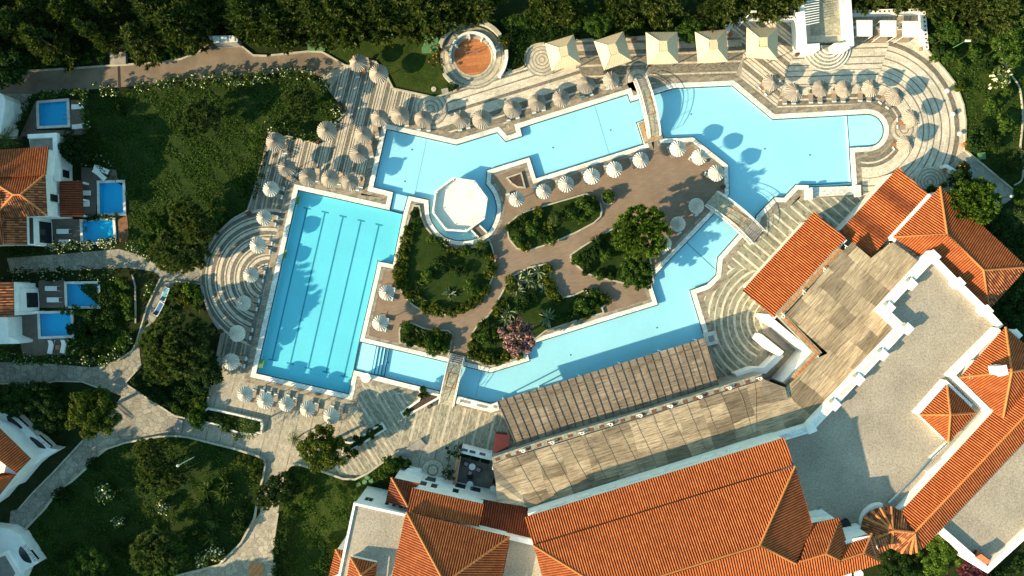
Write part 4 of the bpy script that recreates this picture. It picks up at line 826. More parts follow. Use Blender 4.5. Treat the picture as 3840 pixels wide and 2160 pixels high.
def recess(t,a,c,z0,z1,name='window',mat='glass_gap_dark',out=.03):   # opening on a vertical wall between world points a,c
    d=(c-a); n=Vector((-d.y,d.x,0)).normalized(); m=(a+c)/2; m.z=0
    if n.dot(m)>0: n=-n
    b=MB(); p=(a+c)/2+n*out*.5; b.box((p.x,p.y,(z0+z1)/2),(d.length,out+.12,z1-z0),math.atan2(d.y,d.x)); w_=b.build(name,M[mat],t)
    b=MB(); b.box((p.x+n.x*.05,p.y+n.y*.05,z0-.05),(d.length+.2,.16,.08),math.atan2(d.y,d.x)); o=b.build('sill',M['plaster'],w_); o.location=(0,0,0); return w_
EZ=9.3
# ---- main hall
hall=bld('main_hall','great hall under the largest orange tiled roof, stepping down in small hips','building',W(q(2,3,1500,1300)[0],8))
sE=V(2,3,165,915,EZ,2655-0,140,EZ); sE=[W(q(2,3,165,915)[0],EZ),W(q(3,3,245,195)[0],EZ)]; sT=[W(q(3,3,325,447)[0],10.05),W(q(2,3,245,1175)[0],10.05)]
roof(hall,[sE+sT],name='lower_roof')
mE=[W(q(2,3,245,1172)[0],10.25),W(q(3,3,340,452)[0],10.25)]; rdR=W(q(3,3,20,1170)[0],12.3); rdL=W(q(2,3,925,1593)[0],12.3)
hipc=W(q(3,3,345,1335)[0],10.9); e5=W(q(3,3,500,985)[0],10.1)
swL=W(q(2,3,420,1760)[0],10.25)
roof(hall,[[mE[0],mE[1],rdR,rdL],[mE[1],e5,hipc,rdR],[swL,mE[0],rdL]],[(mE[0],rdL),(rdL,rdR),(rdR,mE[1]),(rdR,hipc)],name='main_roof')
def SP(x,y,z): return W(q(3,3,x,y)[0],z)
eS0,eS1=SP(1112,1312,8.9),W(q(2,3,1500,1960)[0],8.9)
r2a,r2b=SP(378,1315,10.85),SP(620,1245,10.85); c2=SP(748,1310,9.9); r3a,r3b=SP(757,1305,9.9),SP(960,1240,9.9)
roof(hall,[[e5+Vector((0,0,-.5)),SP(740,920,9.0),r2b,r2a],[SP(740,920,9.0),SP(803,1130,9.0),c2,r2b],[SP(803,1122,8.85),SP(1035,1060,8.85),r3b,r3a],[SP(1035,1060,8.85),eS0,r3b]],[(r2a,r2b),(r2b,SP(740,920,9.05)),(r2b,c2),(r3a,r3b),(r3b,SP(1035,1060,8.9)),(r3b,eS0)],name='stepped_hip')
roof(hall,[[eS1,eS0,r3b,r3a,c2,r2b,hipc,rdR,rdL]],name='south_roof')
block(hall,[W(q(2,3,200,935)[0],EZ-.1),W(q(3,3,235,215)[0],EZ-.1),W(q(3,3,470,990)[0],EZ-.1),W(q(3,3,735,950)[0],EZ-.1),W(q(3,3,780,1130)[0],EZ-.1),W(q(3,3,1020,1085)[0],EZ-.1),W(q(3,3,1085,1290)[0],EZ-.1),W(q(3,3,0,1700)[0],EZ-.1),W(q(2,3,500,1800)[0],EZ-.1),W(q(2,3,275,1170)[0],EZ-.1)],0,EZ-.15)
pw=[W(q(2,3,195,890)[0],9.2),W(q(3,3,0,238)[0],9.2),W(q(3,3,230,172)[0],9.2)]
parapet(hall,[p+Vector((.16,-.62,0)) for p in pw],.3,4.5,9.0,'eaves_wall'); 
for k in range(9):
    p=pw[0].lerp(pw[1],(k+.2)/9)+Vector((.11,-.42,0)); b=MB(); b.box((p.x,p.y,7.6),(1.5,.25,.9),math.atan2((pw[1]-pw[0]).y,(pw[1]-pw[0]).x)); b.build('pilaster',M['plaster'],hall)
block(hall,V(3,3,480,905,7,620,870,7,700,940,7,520,985,7),5.6,7.2,'stair_turret'); block(hall,V(3,3,780,1030,6.8,940,1000,6.8,930,1060,6.8,800,1115,6.8),5.6,6.9,'side_block')
for x in (800,905):
    b=MB(); p=SP(x,1425,4); b.lathe([(.05,0),(.5,.12),(.62,.35)],(p.x,p.y,4.),12); b.build('satellite_dish',M['metal'],hall)
# ---- flat gravel roof with white parapet
gw=bld('flat_roof_wing','wing with a broad gravel flat roof behind a stepped white parapet','building',W(q(3,2,1300,900)[0],5.6)); GZ=5.6; PZ=6.7
gp=V(3,1,1585,1140,GZ)+V(3,2,2200,500,GZ,1950,700,GZ,1780,910,GZ,1960,1080,GZ,2130,1240,GZ)+V(3,3,1300,870,GZ,1000,1080,GZ,700,1100,GZ,330,1100,GZ,250,190,GZ,480,110,GZ)+V(3,2,1320,490,GZ,1150,310,GZ)
block(gw,gp,0,GZ,'roof_deck','gravel')
pp=V(3,1,1575,1125,PZ)+V(3,2,1135,315,PZ,1318,488,PZ)+V(3,3,475,115,PZ,-10,262,PZ)
parapet(gw,pp,1.0,0,PZ); parapet(gw,[p for p in pp],.5,PZ,PZ+.03,'parapet_cap','coping')
for x,y in ((1395,85),(1195,300),(1362,490),(1137,725),(918,950),(702,1180)):
    pier(gw,W(q(3,2,x,y)[0],PZ+.1),1.0,GZ-.1,PZ+.06,.82)
    c=W(q(3,2,x-12,y-18)[0],PZ+.1); b=MB(); b.add([(c.x-.5,c.y,PZ+.04),(c.x+.3,c.y+.35,PZ+.04),(c.x+.1,c.y-.2,PZ+.5)],[(0,1,2),(2,1,0)]) if False else b.box((c.x-.35,c.y+.25,PZ+.12),(.5,.35,.2),.82); b.build('bracket',M['kerb'],gw)
pier(gw,W(q(3,3,488,112)[0],PZ+.1),1.0,GZ-.1,PZ+.06,.4)
pr2=V(3,1,1590,1112,PZ-.3)+V(3,2,1790,40,PZ-.3,2090,335,PZ-.3,2215,470,PZ-.3); parapet(gw,pr2,.55,0,PZ-.3)
for x,y in ((1828,78),(2078,328),(2340,548)): pier(gw,W(q(3,2,x,y)[0],PZ),1.,GZ-.1,PZ+.0,-.8)
pier(gw,W(q(3,1,1590,1120)[0],PZ+.2),1.2,GZ,PZ+.25,.82)
b=MB(); L=V(3,3,1720,240,GZ+.25,1580,370,GZ+.25,1400,580,GZ+.25,1190,790,GZ+.25); b.tube(L,.16,6); b.build('pipe_run',M['steel'],gw)
for k in range(7): b=MB(); p=L[0].lerp(L[1],k/6); b.box((p.x,p.y,GZ+.2),(.5,.3,.35),.8); b.build('duct_box',M['metal'],gw)
b=MB(); b.wall(V(3,3,1750,375,GZ+.5,1560,530,GZ+.5),1.0,GZ,GZ+.5); b.build('roof_curb',M['plaster_worn'],gw)
p=W(q(3,3,562,855)[0],GZ); b=MB(); b.lathe([(.38,0),(.38,.3),(.3,.34)],(p.x,p.y,GZ),10); b.build('roof_vent',M['steel'],gw)
p=W(q(3,3,800,985)[0],GZ+.4); b=MB(); b.box((p.x,p.y,GZ+.3),(1.1,1.1,.6),.5); b.build('roof_hatch',M['black'],gw)
# ---- right tower hip and small pyramid and long gable
t=bld('hipped_tower','square hipped tile roof with a white chimney beside the gravel roof','building',W(q(3,2,2200,900)[0],7)); z=7.3
A,B_,C_,D_=V(3,2,2245,475,z)[0],V(3,2,1830,930,z)[0],V(3,2,2220,1310,z)[0],V(3,2,2640,830,z)[0]; ap=V(3,2,2300,880,9.3)[0]
roof(t,[[A,B_,ap],[B_,C_,ap],[C_,D_,ap],[D_,A,ap]],[(A,ap),(B_,ap),(C_,ap),(D_,ap)]); block(t,[p+(ap-p)*.12 for p in (A,B_,C_,D_)],0,7.2)
parapet(t,V(3,2,2195,495,6.9,1775,912,6.9,2110,1240,6.9),.5,GZ,6.9,'wall_coping')
p=V(3,2,2190,865,9.6)[0]; b=MB(); b.box((p.x,p.y,9.3),(1.0,1.0,1.5),.2); b.box((p.x,p.y,10.1),(1.2,1.2,.14),.2); b.build('chimney',M['plaster'],t)
d=thing('satellite_dish','large pale oval satellite dish on a mast by the hipped tower','satellite dish',V(3,2,1880,830,GZ)[0]); b=MB(); b.lathe([(.02,0),(.5,.08),(.95,.3),(.9,.31)],(0,0,1.2),20); b.build('dish',M['metal'],d); b=MB(); b.tube([(0,0,0),(0,0,1.22)],.05,6); b.build('mast',M['steel'],d); b=MB(); b.tube([(0,0,1.3),(-.3,.9,2.0)],.03,5); b.build('feed_arm',M['steel'],d)
d=thing('aerial','thin rooftop aerial below the satellite dish','aerial',V(3,2,1860,900,GZ)[0]); b=MB(); b.tube([(0,0,0),(0,0,2.3)],.035,5); b.build('mast',M['steel'],d); b=MB(); b.tube([(-.8,.2,2.2),(.9,-.2,2.2)],.025,5); [b.tube([(x,-.3,2.2),(x,.3,2.2)],.015,4) for x in (-.6,-.3,0,.3,.6)]; b.build('boom',M['steel'],d)
t=bld('small_pyramid_roof','small square pyramid tile roof between the gravel roof and hipped tower','building',W(q(3,2,1745,1270)[0],7)); z=6.7
A,B_,C_,D_=V(3,2,1715,1000,z)[0],V(3,2,1465,1268,z)[0],V(3,2,1727,1520,z)[0],V(3,2,1975,1250,z)[0]; ap=V(3,2,1745,1268,8.1)[0]
roof(t,[[A,B_,ap],[B_,C_,ap],[C_,D_,ap],[D_,A,ap]],[(A,ap),(B_,ap),(C_,ap),(D_,ap)]); block(t,[p+(ap-p)*.06 for p in (A,B_,C_,D_)],GZ-.2,6.6)
parapet(t,V(3,2,1455,1262,6.75,1712,972,6.75,1945,1190,6.75),.32,GZ,6.75,'wall_coping')
t=bld('long_gable','long narrow gabled tile roof ending in a fan of ridges','building',W(q(3,3,1900,500)[0],7)); ez,rz_=6.8,8.1
E0,E1=V(3,3,2600,-545,ez,1305,860,ez); R0,R1=V(3,3,2900,-510,rz_,1420,1055,rz_); S0,S1=V(3,3,1510,1185,ez,2900,-285,ez)
roof(t,[[E0,E1,R1,R0],[S0,S1,R0,R1]],[(R0,R1)])
fB,fC=V(3,3,1225,1035,rz_-.05,1065,1102,7.7)
up=V(3,3,1305,860,ez,1210,818,ez,1110,828,ez,1025,855,ez,960,915,ez,920,1065,ez); lo=V(3,3,1510,1185,ez,1440,1230,ez,1385,1245,ez,1300,1240,ez,1215,1190,ez,1108,1247,ez)
roof(t,[[up[0],up[1],fB,R1],[up[1],up[2],fB],[up[2],up[3],fB],[up[3],up[4],fB],[up[4],up[5],fC,fB],[lo[0],lo[1],R1],[lo[1],lo[2],R1],[lo[2],lo[3],R1],[lo[3],lo[4],fB,R1],[lo[4],lo[5],fC,fB]],[(fB,u) for u in up[1:5]]+[(R1,u) for u in lo[1:4]]+[(R1,fB),(fB,fC),(fB,lo[4])],name='fan_roof',mat='tile_old',pitch=.36,amp=.12,capr=.19)
block(t,V(3,3,2620,-520,ez,1325,880,ez,1220,850,ez,1050,870,ez,960,1050,ez,1100,1215,ez,1215,1170,ez,1385,1220,ez,1490,1170,ez,2860,-280,ez),0,ez-.15)
parapet(t,V(3,3,2590,-555,6.6,1295,862,6.6),.35,GZ,6.6,'wall_coping')
rarcp=[W((OX[3]+(1130+175*math.cos(math.radians(a)))/2.415,OY[3]+(990+180*math.sin(math.radians(a)))/2.415),6.3) for a in range(165,285,12)]; parapet(t,rarcp,.4,0,6.3,'curved_wall')
t=bld('lower_flat_roof','lower gravel flat roof with white parapet in the bottom right corner','building',W(q(3,3,2200,700)[0],5.4)); gp=V(3,3,1500,1150,5.4,1690,1040,5.4,2085,1385,5.4,2415,1085,5.4,2900,640,5.4,2900,-200,5.4,2415,240,5.4); block(t,gp,0,5.4,'roof_deck','gravel')
parapet(t,V(3,3,1670,1030,6.1,2087,1395,6.1,2415,1095,6.1,2900,650,6.1),.65,0,6.1)
d=thing('roof_unit','orange-red sloping box on dark legs in the roof corner','box',W(q(3,3,1985,1262)[0],5.4),rz=-.65); b=MB(); b.add([(-.75,-.35,1.1),(.75,-.35,1.1),(.75,.35,1.45),(-.75,.35,1.45),(-.75,-.35,1.0),(.75,-.35,1.0),(.75,.35,1.35),(-.75,.35,1.35)],[(0,1,2,3),(7,6,5,4),(0,4,5,1),(1,5,6,2),(2,6,7,3),(3,7,4,0)]); b.build('cover',plain('orange_cover',(.45,.12,.05),.7,var=.2),d); b=MB(); b.box((.05,.1,.5),(1.3,.8,.9)); b.build('box',M['clay'],d)
for x in (-.65,.65): b=MB(); b.tube([(x,-.3,0),(x,-.3,1.05)],.04,5); b.build('leg',M['steel'],d)
# ---- kitchen / bar roofs at right
t=bld('bar_pavilion','long bar with a deep-ribbed orange lean-to roof beside the ringed court','building',W(q(3,1,400,1100)[0],3)); 
a0,a1=W(q(2,2,2135,142)[0],2.9),W(q(3,1,515,712)[0],2.9); a2,a3=W(q(3,1,802,957)[0],4.3),W(q(3,2,152,385)[0],4.3)
roof(t,[[a0,a1,a2,a3]],pitch=.30,amp=.11); cc_=(a0+a1+a2+a3)/4; block(t,[p+(cc_-p)*.16 for p in (a0,a1,a2,a3)],0,2.85,'wall','plaster_worn'); parapet(t,[a3+Vector((.05,-.1,0)),a2+Vector((.1,-.05,0))],.3,0,4.2,'back_wall')
t=bld('kitchen_roof','tall ribbed orange lean-to roof with a white gutter wall, partly shaded dark red','building',W(q(3,1,1100,700)[0],3))
b0,b1,b2,b3=V(3,1,745,885,3.,1275,310,3.,1552,560,4.4,1020,1130,4.4); roof(t,[[b0,b1,b2,b3]],pitch=.32,amp=.11); cc_=(b0+b1+b2+b3)/4; block(t,[p+(cc_-p)*.10 for p in (b0,b1,b2,b3)],0,2.95,'wall','plaster_worn')
parapet(t,V(3,1,1572,560,4.75,1210,955,4.75),.55,0,4.75,'gutter_wall')
t=bld('hipped_wing','hipped tile roof of the right wing, half shaded by a dark green tree','building',W(q(3,1,1900,1000)[0],5)); z=4.9
A,B_,C_,D_=V(3,1,1652,485,z,1230,938,z,2095,1600,z,2440,1212,z); r1,r2=V(3,1,1715,915,6.45,2045,1240,6.45)
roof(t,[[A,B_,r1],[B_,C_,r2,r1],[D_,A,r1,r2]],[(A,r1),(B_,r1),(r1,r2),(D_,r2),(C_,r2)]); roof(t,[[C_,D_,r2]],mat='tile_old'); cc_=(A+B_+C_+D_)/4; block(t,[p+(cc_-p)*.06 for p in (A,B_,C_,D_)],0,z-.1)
# ---- left building complex
t=bld('left_wing','two-storey wing with gravel roof, white facade and orange hipped roofs at bottom','building',W(q(1,3,1400,1200)[0],8)); G3=7.4
g3=V(1,3,920,792,G3,1385,895,G3,1290,1420,G3,1190,1760,G3,700,1760,G3,780,1449,G3); block(t,g3,0,G3,'wall','plaster'); b=MB(); b.sheet(outw(g3,-.12),G3+.012); b.build('roof_deck',M['gravel'],t); parapet(t,[g3[4],g3[5],g3[0],g3[1]],.28,G3-.3,G3+.22)
e0,e1=V(1,3,1385,868,8.,2322,1092,8.); ap=V(1,3,1732,1508,11.)[0]; wS,eS_=V(1,3,1190,1760,8.,2180,1800,8.)
roof(t,[[e0,e1,ap],[wS,e0,ap],[e1,eS_,ap]],[(e0,ap),(e1,ap)],name='hip_roof'); cc_=ap; block(t,[p+(cc_-p)*.05 for p in (e0,e1,eS_,wS)],0,7.9)
s0,s1,s2,s3=V(1,3,1440,650,6.6,2088,796,6.6,2045,1005,7.6,1392,863,7.6); roof(t,[[s0,s1,s2,s3]],name='lower_roof'); block(t,[p+((s0+s1+s2+s3)/4-p)*.03 for p in (s0,s1,s2,s3)],0,6.5)
h0,h1,h2,h3,h4=V(1,3,1250,555,6.2,1517,612,6.2,1450,660,6.2,1400,822,7.3,1200,780,6.2); roof(t,[[h0,h1,h2,h3],[h4,h0,h3]],[(h0,h3)],name='end_hip',mat='tile_shaded'); block(t,V(1,3,1265,585,6.1,1495,635,6.1,1400,830,6.1,1215,775,6.1),0,6.1)
k0,k1,k2,k3=V(1,3,2060,750,4.9)[0],W(q(2,3,225,838)[0],4.9),W(q(2,3,245,1150)[0],5.8),V(1,3,2040,1010,5.8)[0]; roof(t,[[k0,k1,k2,k3]],name='valley_roof',mat='tile_shaded'); block(t,[k0,k1,k2,k3],0,4.8)
parapet(t,[V(1,3,2040,1035,6.4)[0],W(q(2,3,240,1150)[0],6.4)],.6,0,6.4,'valley_wall')
g4=[V(1,3,2325,1120,6.)[0],W(q(2,3,240,1150)[0],6.),W(q(2,3,330,1500)[0],6.),V(1,3,2240,1560,6.)[0]]; block(t,g4,0,6.,'flat_roof','gravel')
pA_,pB_,pC_,pD_=V(1,3,880,1275,8.2,1120,1328,8.2,1095,1560,8.2,845,1500,8.2); ap=V(1,3,975,1440,9.4)[0]; roof(t,[[pA_,pB_,ap],[pB_,pC_,ap],[pD_,pA_,ap]],[(pA_,ap),(pB_,ap)],name='stair_roof'); block(t,[p+(ap-p)*.08 for p in (pA_,pB_,pC_,pD_)],G3,8.1)
pA_,pB_,pC_=V(1,3,745,1205,5.6,818,1212,5.6,780,1449,5.6); pD_=V(1,3,680,1470,5.6)[0]; ap=V(1,3,850,1400,6.4)[0]; roof(t,[[pA_,pB_,ap],[pD_,pA_,ap]],[(pA_,ap)],name='porch_roof'); block(t,V(1,3,755,1215,5.5,815,1215,5.5,770,1480,5.5,695,1480,5.5),0,5.5)
Lw=[p for p in V(1,3,1440,650,6.6,2088,796,6.6)]
for k in (0,1,3):
    a=Lw[0].lerp(Lw[1],.06+k*.155); c=Lw[0].lerp(Lw[1],.06+k*.155+.085); a.z=c.z=0; recess(t,a+Vector((.1,-.1,0)),c+Vector((.1,-.1,0)),3.2,4.6)
for k in (0,2,3):
    a=Lw[0].lerp(Lw[1],.1+k*.22); c=Lw[0].lerp(Lw[1],.1+k*.22+.15); a.z=c.z=0; recess(t,a+Vector((.1,-.1,0)),c+Vector((.1,-.1,0)),.6,2.3,'arched_opening')
for u in (.12,.2,.52,.66,.8):
    a,c=g3[0].lerp(g3[1],u),g3[0].lerp(g3[1],u+.065); a=a.copy();c=c.copy();a.z=c.z=0; recess(t,a,c,4.6,5.5)
# low buttressed terrace wall in front
tw=P(q(1,3,1310,560,1395,478,1510,505,1520,545,1610,580,1690,585,1800,625,1870,700,2000,730,2010,695,2140,730,2085,800,1440,655),1.6); block(t,tw,0,1.6,'terrace_wall')
# ================================================================ villas on the left
v=bld('pool_villa','white villa with orange hipped roofs beside three private pools','villa',W((120,800),3))
n0,n1,n2,n3=V(0,1,-300,170,5.3,440,122,5.3,416,372,6.3,-300,420,6.3); roof(v,[[n0,n1,n2,n3]],name='upper_roof')
c0,c1,c2_,c3_=V(0,1,-120,402,5.9,412,372,5.9,430,746,5.2,-60,760,5.2); r1,r2=V(0,1,125,556,6.9,190,555,6.9)
roof(v,[[c0,c1,r2,r1]],name='hip_roof'); roof(v,[[c1,c2_,r2],[c2_,c3_,r1,r2],[c3_,c0,r1]],[(c0,r1),(c1,r2),(c2_,r2),(c3_,r1),(r1,r2)],mat='tile_old',name='hip_roof',lab='weathered roof slope')
w0,w1,w2,w3=V(0,1,240,735,4.0,248,1008,4.0,30,1008,5.2,32,740,5.2); roof(v,[[w0,w1,w2,w3]],mat='tile_old',pitch=.36,name='lean_to_roof'); x0,x1,x2,x3=V(0,1,-200,1020,5.3,22,1010,5.3,18,715,5.9,-200,715,5.9); roof(v,[[x0,x1,x2,x3]],name='side_roof')
block(v,V(0,1,-300,180,5.1,425,140,5.1,400,400,5.1,415,735,5.1,-300,760,5.1),0,5.1); block(v,V(0,1,-200,740,3.9,235,745,3.9,240,1000,3.9,-200,1005,3.9),0,3.9)
tp=V(0,1,245,22,3.2,500,8,3.2,512,432,3.2,420,440,3.2,425,150,3.2,260,150,3.2); block(v,tp,0,2.9,'terrace_block'); parapet(v,V(0,1,250,28,3.5,495,15,3.5,505,430,3.5),.55,2.9,3.5,'terrace_parapet')
b=MB(); b.sheet([p for p in V(0,1,268,45,2.92,480,36,2.92,488,420,2.92,440,425,2.92,435,150,2.92,270,150,2.92)],2.915); b.build('terrace_floor',M['concrete'],v)
block(v,V(0,1,238,752,3.3,312,757,3.3,322,1012,3.3,240,1012,3.3),0,3.3,'terrace_block'); a,c=W(q(0,1,314,790)[0],3.3),W(q(0,1,322,985)[0],3.3); a.z=c.z=0; recess(v,a,c,.3,2.5,'arched_opening'); b=MB(); b.prism(P(q(0,1,245,765,298,765,305,1000,250,1000),3.32),3.29,3.325); b.build('terrace_floor',M['wood_dark'],v)
p0,p1,p2,p3=V(0,1,748,430,2.2,756,755,2.2,545,758,2.9,537,432,2.9); roof(v,[[p0,p1,p2,p3]],name='porch_roof',pitch=.34,mat='tile_shaded')
for px in ((735,445),(740,600),(742,745)): p=W(q(0,1,*px)[0],1.5); b=MB(); b.box((p.x,p.y,1.1),(.25,.25,2.2)); b.build('porch_post',M['plaster'],v)
e=V(0,1,510,60,0,515,420,0)
for (y0,y1,z0,z1,nm) in ((.15,.45,.7,2.3,'arched_opening'),(.72,.88,.8,2.0,'window')):
    a=W(q(0,1,512,8+424*y0)[0],3.2); c=W(q(0,1,512,8+424*y1)[0],3.2); a.z=c.z=0; recess(v,a,c,z0,z1,nm)
a=W(q(0,1,416,540)[0],5.1); c=W(q(0,1,418,605)[0],5.1); a.z=c.z=0; recess(v,a,c,3.0,4.2)
v=bld('garden_villa','white villa with an old tiled roof and two armchairs in its arched loggia','villa',W((30,1150),3))
a0,a1,a2,a3=V(0,2,122,65,4.4,130,376,4.4,-200,380,5.4,-200,70,5.4); roof(v,[[a0,a1,a2,a3]],mat='tile_old',pitch=.38,name='roof'); block(v,V(0,2,-200,80,4.2,110,75,4.2,118,370,4.2,-200,370,4.2),0,4.2)
block(v,V(0,2,105,65,3.2,190,130,3.2,200,330,3.2,120,350,3.2),0,3.2,'loggia'); a,c=W(q(0,2,193,165)[0],3.2),W(q(0,2,199,300)[0],3.2); a.z=c.z=0; recess(v,a,c,.3,2.3,'arched_opening')
parapet(v,P(q(0,2,215,345,350,340),1.2),.3,0,1.2,'garden_wall'); block(v,V(0,2,-100,385,2.6,70,385,2.6,75,560,2.6,175,600,2.6,170,625,2.6,-100,630,2.6),0,2.6,'loggia')
b=MB(); b.prism(P(q(0,2,75,385,172,385,182,568,90,565,70,480),.3),.05,.12); b.build('loggia_floor',plain('dark_loggia_floor',(.05,.04,.035),.8,var=.2),v)
chair(q(0,2,108,435)[0],.1,'pale armchair in the villa loggia, upper of the pair',fab='cream_cloth',z=.12); chair(q(0,2,112,525)[0],.1,'pale armchair in the villa loggia, lower of the pair',fab='cream_cloth',z=.12)
p=W(q(0,2,100,482)[0],.5); t=thing('round_table','small dark round table between two pale armchairs','table',(p.x,p.y,.12)); b=MB(); b.lathe([(.3,.46),(.3,.5),(0.02,.501)],(0,0,0),14); b.build('top',M['wood_dark'],t); b=MB(); b.tube([(0,0,0),(0,0,.47)],.04,6); b.build('pedestal',M['steel'],t)
def ovalvilla(label,roofs,blocks,wells,at):
    v=bld('balcony_villa',label,'villa',at)
    for r_ in roofs: roof(v,[r_],name='roof')
    for pts,z in blocks: block(v,pts,0,z)
    for pts,z,(a,c,n,d) in wells:
        b=MB(); b.prism(pts,z-.6,z+.012); w_=b.build('balcony_well',M['glass_gap_dark'],v); b=MB(); b.wall([a,c],d*1.05,z-.3,z+.014); o=b.build('baluster_gap_shade',M['glass_gap_dark'],w_); o.location=(0,0,0)  # dark sheets put recessed shade into the oval wells and under the balusters
        for k in range(n): u=a.lerp(c,(k+.5)/n); b=MB(); b.box((u.x,u.y,z+.03),(d*1.0,.17,.1),math.atan2((c-a).y,(c-a).x)+PI/2); o=b.build('baluster',M['coping'],w_); o.location=(0,0,0)
    return v
zb=1.6
ovalvilla('white villa with oval balconies and orange roofs, beside the lower left path',
 [V(0,3,0,110,4.6,280,385,4.6,150,520,5.6,-200,250,5.6),V(0,3,150,528,4.6,0,715,4.6,-200,560,5.8,20,545,5.8)],
 [(V(0,3,-150,-75,zb,105,-40,zb,330,180,zb,440,290,zb,525,305,zb,370,395,zb,160,570,zb,0,760,zb,-200,900,zb),zb)],
 [(spl(V(0,3,55,10,zb,100,15,zb,165,60,zb,205,110,zb,150,105,zb,90,65,zb),3,True) and [Vector((x,y,0)) for x,y in spl([(p.x,p.y) for p in V(0,3,58,2,zb,100,15,zb,165,60,zb,205,112,zb,150,105,zb,85,65,zb)],4,True)],zb,(V(0,3,125,5,zb)[0],V(0,3,240,105,zb)[0],11,.45)),
  ([Vector((x,y,0)) for x,y in spl([(p.x,p.y) for p in V(0,3,270,188,zb,320,205,zb,380,250,zb,415,295,zb,350,285,zb,295,245,zb)],4,True)],zb,(V(0,3,340,185,zb)[0],V(0,3,455,285,zb)[0],11,.45))],W((60,1650),3))
ovalvilla('white villa corner with one oval balcony and a flat roof, bottom left corner',
 [],[(V(0,3,-100,1000,1.6,75,1020,1.6,185,1075,1.6,350,1330,1.6,230,1400,1.6,100,1700,1.6,-200,1700,1.6),1.6)],
 [([Vector((x,y,0)) for x,y in spl([(p.x,p.y) for p in V(0,3,185,1180,1.6,225,1215,1.6,270,1280,1.6,285,1332,1.6,215,1310,1.6,170,1240,1.6)],4,True)],1.6,(V(0,3,215,1170,1.6)[0],V(0,3,330,1310,1.6)[0],11,.5))],W((40,2080),3))
block(bpy.data.objects['balcony_villa'],V(0,3,-200,20,4.5,0,130,4.5,255,385,4.5,140,525,4.5,0,690,4.5,-200,690,4.5),0,4.5,'upper_wall'); v=bpy.data.objects['balcony_villa.001']; b=MB(); b.ring(P(q(0,3,-120,1290,60,1225,175,1420,60,1640,-120,1640),2.0),outw(P(q(0,3,-120,1290,60,1225,175,1420,60,1640,-120,1640),2.0),-.45),1.6,2.0); b.build('roof_parapet',M['plaster'],v); b=MB(); b.sheet(P(q(0,3,-120,1310,52,1248,160,1420,50,1620,-120,1620),1.63),1.63); b.build('roof_floor',M['concrete'],v)
t=bld('white_garage','corner of a white rounded building cut by the left edge beside the road','building',W((5,420),2)); block(t,[W((OX[0]+x/2.415,y/2.415),3) for x,y in ((-200,830),(-40,835),(20,850),(50,900),(40,1000),(0,1210),(-200,1210))],0,3.); 
t=bld('garage_roof','bright white corrugated roof by the road under the tall cypresses','shed',W(q(0,0,2020,350)[0],2.2)); b=MB(); 
L=P(q(0,0,1890,325,2150,322,2150,375,1905,388),2.2); b.prism(L,2.05,2.2); b.build('roof',M['coping'],t)
for k in range(4): b=MB(); p=L[0].lerp(L[1],.1+k*.27); p2=L[3].lerp(L[2],.1+k*.27); b.wall([p,p2],.12,2.2,2.26); b.build('roof_seam',M['concrete'],t)
b=MB(); b.prism([p+(sum(L,Vector())/4-p)*.15 for p in L],0,2.05); b.build('wall',M['concrete'],t)
# ================================================================ pergolas
pd=(.955,.296); M['mat_brown']=m_mat('brown_reed_matting',pd,((.175,.142,.108,1),(.25,.205,.155,1)),1.15,2.2,(.14,.115,.09,1),1.)
M['mat_pale']=m_mat('pale_reed_matting',pd,((.16,.127,.09,1),(.42,.335,.235,1)),3.1,1.85,(.24,.2,.14,1),1.)
M['mat_pale2']=m_mat('pale_reed_matting_wing',(.66,.75),((.16,.127,.09,1),(.43,.34,.23,1)),2.6,2.3,(.22,.18,.125,1),1.)
t=thing('poolside_pergola','brown reed pergola with dark ribs along the lower channel','pergola',W(q(2,2,800,1000)[0],0),world=True)
z=3.4; p0,p1,p2,p3=W(q(1,2,2212,1145)[0],z),W(q(2,2,1792,572)[0],z),W(q(2,2,1922,1008)[0],z),W(q(1,3,2400,312)[0],z)
b=MB(); b.prism([p0,p1,p2,p3],z-.06,z,True); b.build('reed_roof',M['mat_brown'],t)
for k in range(28):
    u=k/27; a=p0.lerp(p1,u); c=p3.lerp(p2,u); w0=a.lerp(c,.5)+Vector((R.uniform(-.05,.05),0,0)); b=MB(); b.tube([a+Vector((0,0,.03)),w0+Vector((0,0,.035)),c+Vector((0,0,.03))],.055,5); b.build('rafter',M['rafter'],t)
for u in (.14,): b=MB(); b.tube([p0.lerp(p3,u)+Vector((0,0,.04)),p1.lerp(p2,u)+Vector((0,0,.04))],.05,5); b.build('batten',M['pole'],t)
for u in (.02,.2,.4,.6,.8,.98):
    for s in (.05,.95): p=p0.lerp(p1,u).lerp(p3.lerp(p2,u),s); b=MB(); b.tube([(p.x,p.y,-.5 if s<.5 else 0),(p.x,p.y,z-.06)],.1,8); b.build('post',M['plaster'],t)
t=thing('terrace_pergola','broad pale reed matting pergola bending round the inner corner of the terraces','pergola',W(q(2,3,1200,400)[0],0),world=True)
z=5.2
def sag(loop,z,mat,par,name):
    b=MB(); b.sheet(loop); b.sheet([p-Vector((0,0,.05)) for p in loop]); return b.build(name,M[mat],par)
zi=5.6; cnr=W(q(3,2,255,1020)[0],z); cr2=W(q(3,3,465,95)[0],zi)
LW=[W(q(1,3,2165,445)[0],z)]+[W(q(2,3,*p)[0],z) for p in ((0,388),(330,290),(1180,30))]+[W(q(2,2,2325,952)[0],z),cnr,cr2]+[W(q(3,3,0,255)[0],zi),W(q(2,3,275,858)[0],zi),W(q(2,3,130,810)[0],zi),W(q(1,3,2208,780)[0],zi),W(q(1,3,2195,600)[0],z+.4)]
sag(LW,z,'mat_pale',t,'reed_roof')
